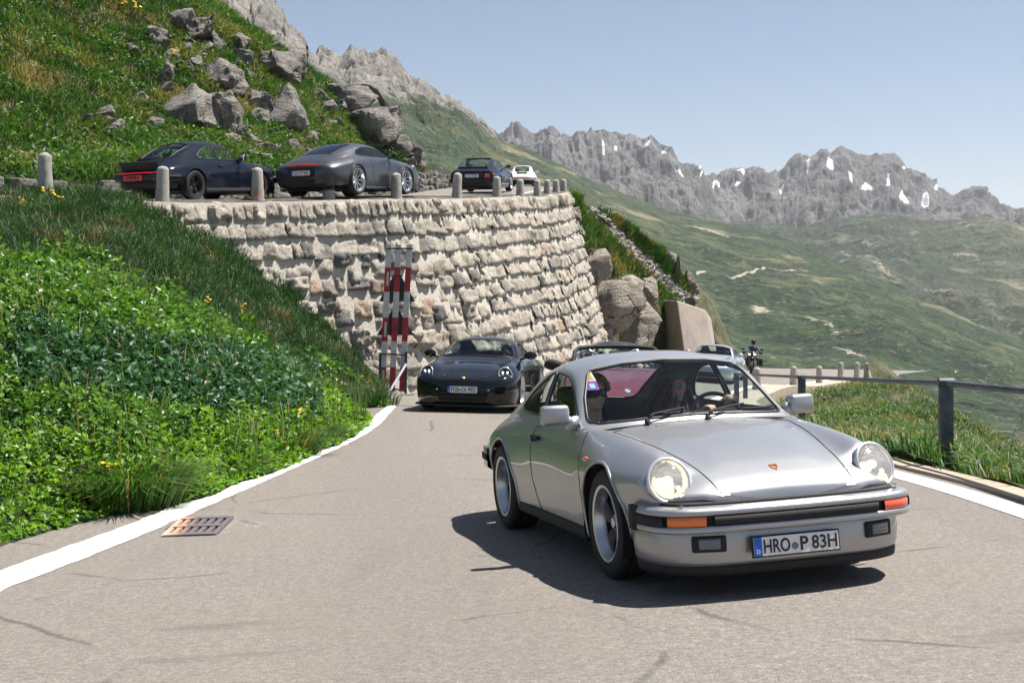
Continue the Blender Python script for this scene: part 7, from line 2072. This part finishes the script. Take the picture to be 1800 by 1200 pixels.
# yellow flowers
fm = simple('yellow_petals', (.80, .50, .01), .6, spot=.12); fs_ = simple('flower_stem', (.05, .11, .02), .7)
def flower_mesh(seed, s=1.):
    q = np.random.default_rng(seed); m = MB()
    for i in range(7):
        p = Vector((q.normal(0, .05), q.normal(0, .05), q.uniform(.16, .30))) * s; m.tube([(p.x * .3, p.y * .3, -.05), tuple(p)], .004 * s, 4, 1)
        m.ell(p, (.032 * s, .032 * s, .014 * s), Matrix.Rotation(q.normal(0, .4), 3, 'X'), 8, 5, 0)
    return m
FLM = [flower_mesh(i) for i in range(3)]; protos = []
for i, (uu, vv, s) in enumerate([(40, 331, 1.1), (75, 355, 1.3), (92, 360, 1.2), (100, 371, 1.3), (55, 374, 1.1), (38, 376, 1.1), (71, 373, .8), (218, 25, 2.), (240, 36, 2.2), (308, 112, 1.8), (256, 357, .9), (218, 345, .9), (135, 430, .8), (144, 428, 1.), (172, 430, .9), (163, 473, .9), (308, 505, .8), (366, 545, 1.), (362, 550, .9), (427, 558, 1.2), (423, 566, 1.), (403, 424, 1.), (434, 449, .8), (470, 607, 1.), (535, 748, 1.1), (526, 749, 1.), (485, 783, .8), (186, 857, 1.), (270, 867, .7), (634, 680, 1.), (648, 692, 1.2), (655, 703, 1.)]):
    hit = None
    for bv in (BB, HB):
        h = hcast(bv, uu, vv)
        if h[0] is not None and (hit is None or h[0].y < hit.y): hit = h[0]
    if hit is None: continue
    if i < 3: o = FLM[i].build('yellow_flower', [fm, fs_]); protos.append(o)
    else: o = protos[i % 3].copy(); COL.objects.link(o)
    o.location = hit + Vector((0, 0, .02)); o.scale = (s * (1. if vv < 200 else .72),) * 3; o.rotation_euler = (0, 0, i * 1.3)
    tag(o, 'bunch of small yellow flowers in the hillside grass above the road' if vv < 200 else ('bunch of small yellow flowers by the lone bollard at the top of the bank' if vv < 400 else 'bunch of small yellow flowers on the green bank'), 'flower', 'yellow flowers of the bank and hillside')
# ------------------------------------------------------------------ camera, sky, sun
cam = bpy.data.cameras.new('Camera'); co = bpy.data.objects.new('Camera', cam); COL.objects.link(co)
co.rotation_euler = (R(90), 0, 0); cam.sensor_width = 36; cam.lens = F / 1800 * 36; cam.shift_y = -(600 - VH) / 1800; cam.clip_start = .1; cam.clip_end = 40000; SC.camera = co
SUN_AZ, SUN_EL = R(18), R(65)
w = bpy.data.worlds.new('World'); SC.world = w; w.use_nodes = True
n = w.node_tree; sky = n.nodes.new('ShaderNodeTexSky'); sky.sky_type = 'NISHITA'; sky.sun_disc = False; sky.sun_elevation = SUN_EL
sky.sun_rotation = math.pi / 2 - SUN_AZ; sky.altitude = 2200; sky.air_density = 1.; sky.dust_density = 4.0; sky.ozone_density = 1.
n.links.new(sky.outputs[0], n.nodes['Background'].inputs[0]); n.nodes['Background'].inputs[1].default_value = .056
s = bpy.data.lights.new('Sun', 'SUN'); s.energy = 5.; s.angle = R(.5); s.color = (1., .95, .87); so = bpy.data.objects.new('Sun', s); COL.objects.link(so)
d = Vector((math.cos(SUN_AZ) * math.cos(SUN_EL), math.sin(SUN_AZ) * math.cos(SUN_EL), math.sin(SUN_EL)))
so.rotation_euler = d.to_track_quat('Z', 'Y').to_euler()
SC.view_settings.view_transform = 'Standard'; SC.view_settings.look = 'None'; SC.view_settings.gamma = 1; SC.view_settings.exposure = 1.06
SC.cycles.max_bounces = 8; SC.cycles.transparent_max_bounces = 24; SC.cycles.use_denoising = True

# far air
hz = NT('air'); v = hz.n('ShaderNodeVolumePrincipled'); v.inputs['Density'].default_value = .85e-4; v.inputs['Color'].default_value = (.93, .96, 1., 1); v.inputs['Anisotropy'].default_value = .2
hz.t.links.new(v.outputs[0], hz.out.inputs[1])
hb_ = MB(); hb_.box((0, 2900, 250), (19000, 13000, 700)); o = hb_.build('haze', hz.done(), smooth=False); tag(o, kind='stuff')
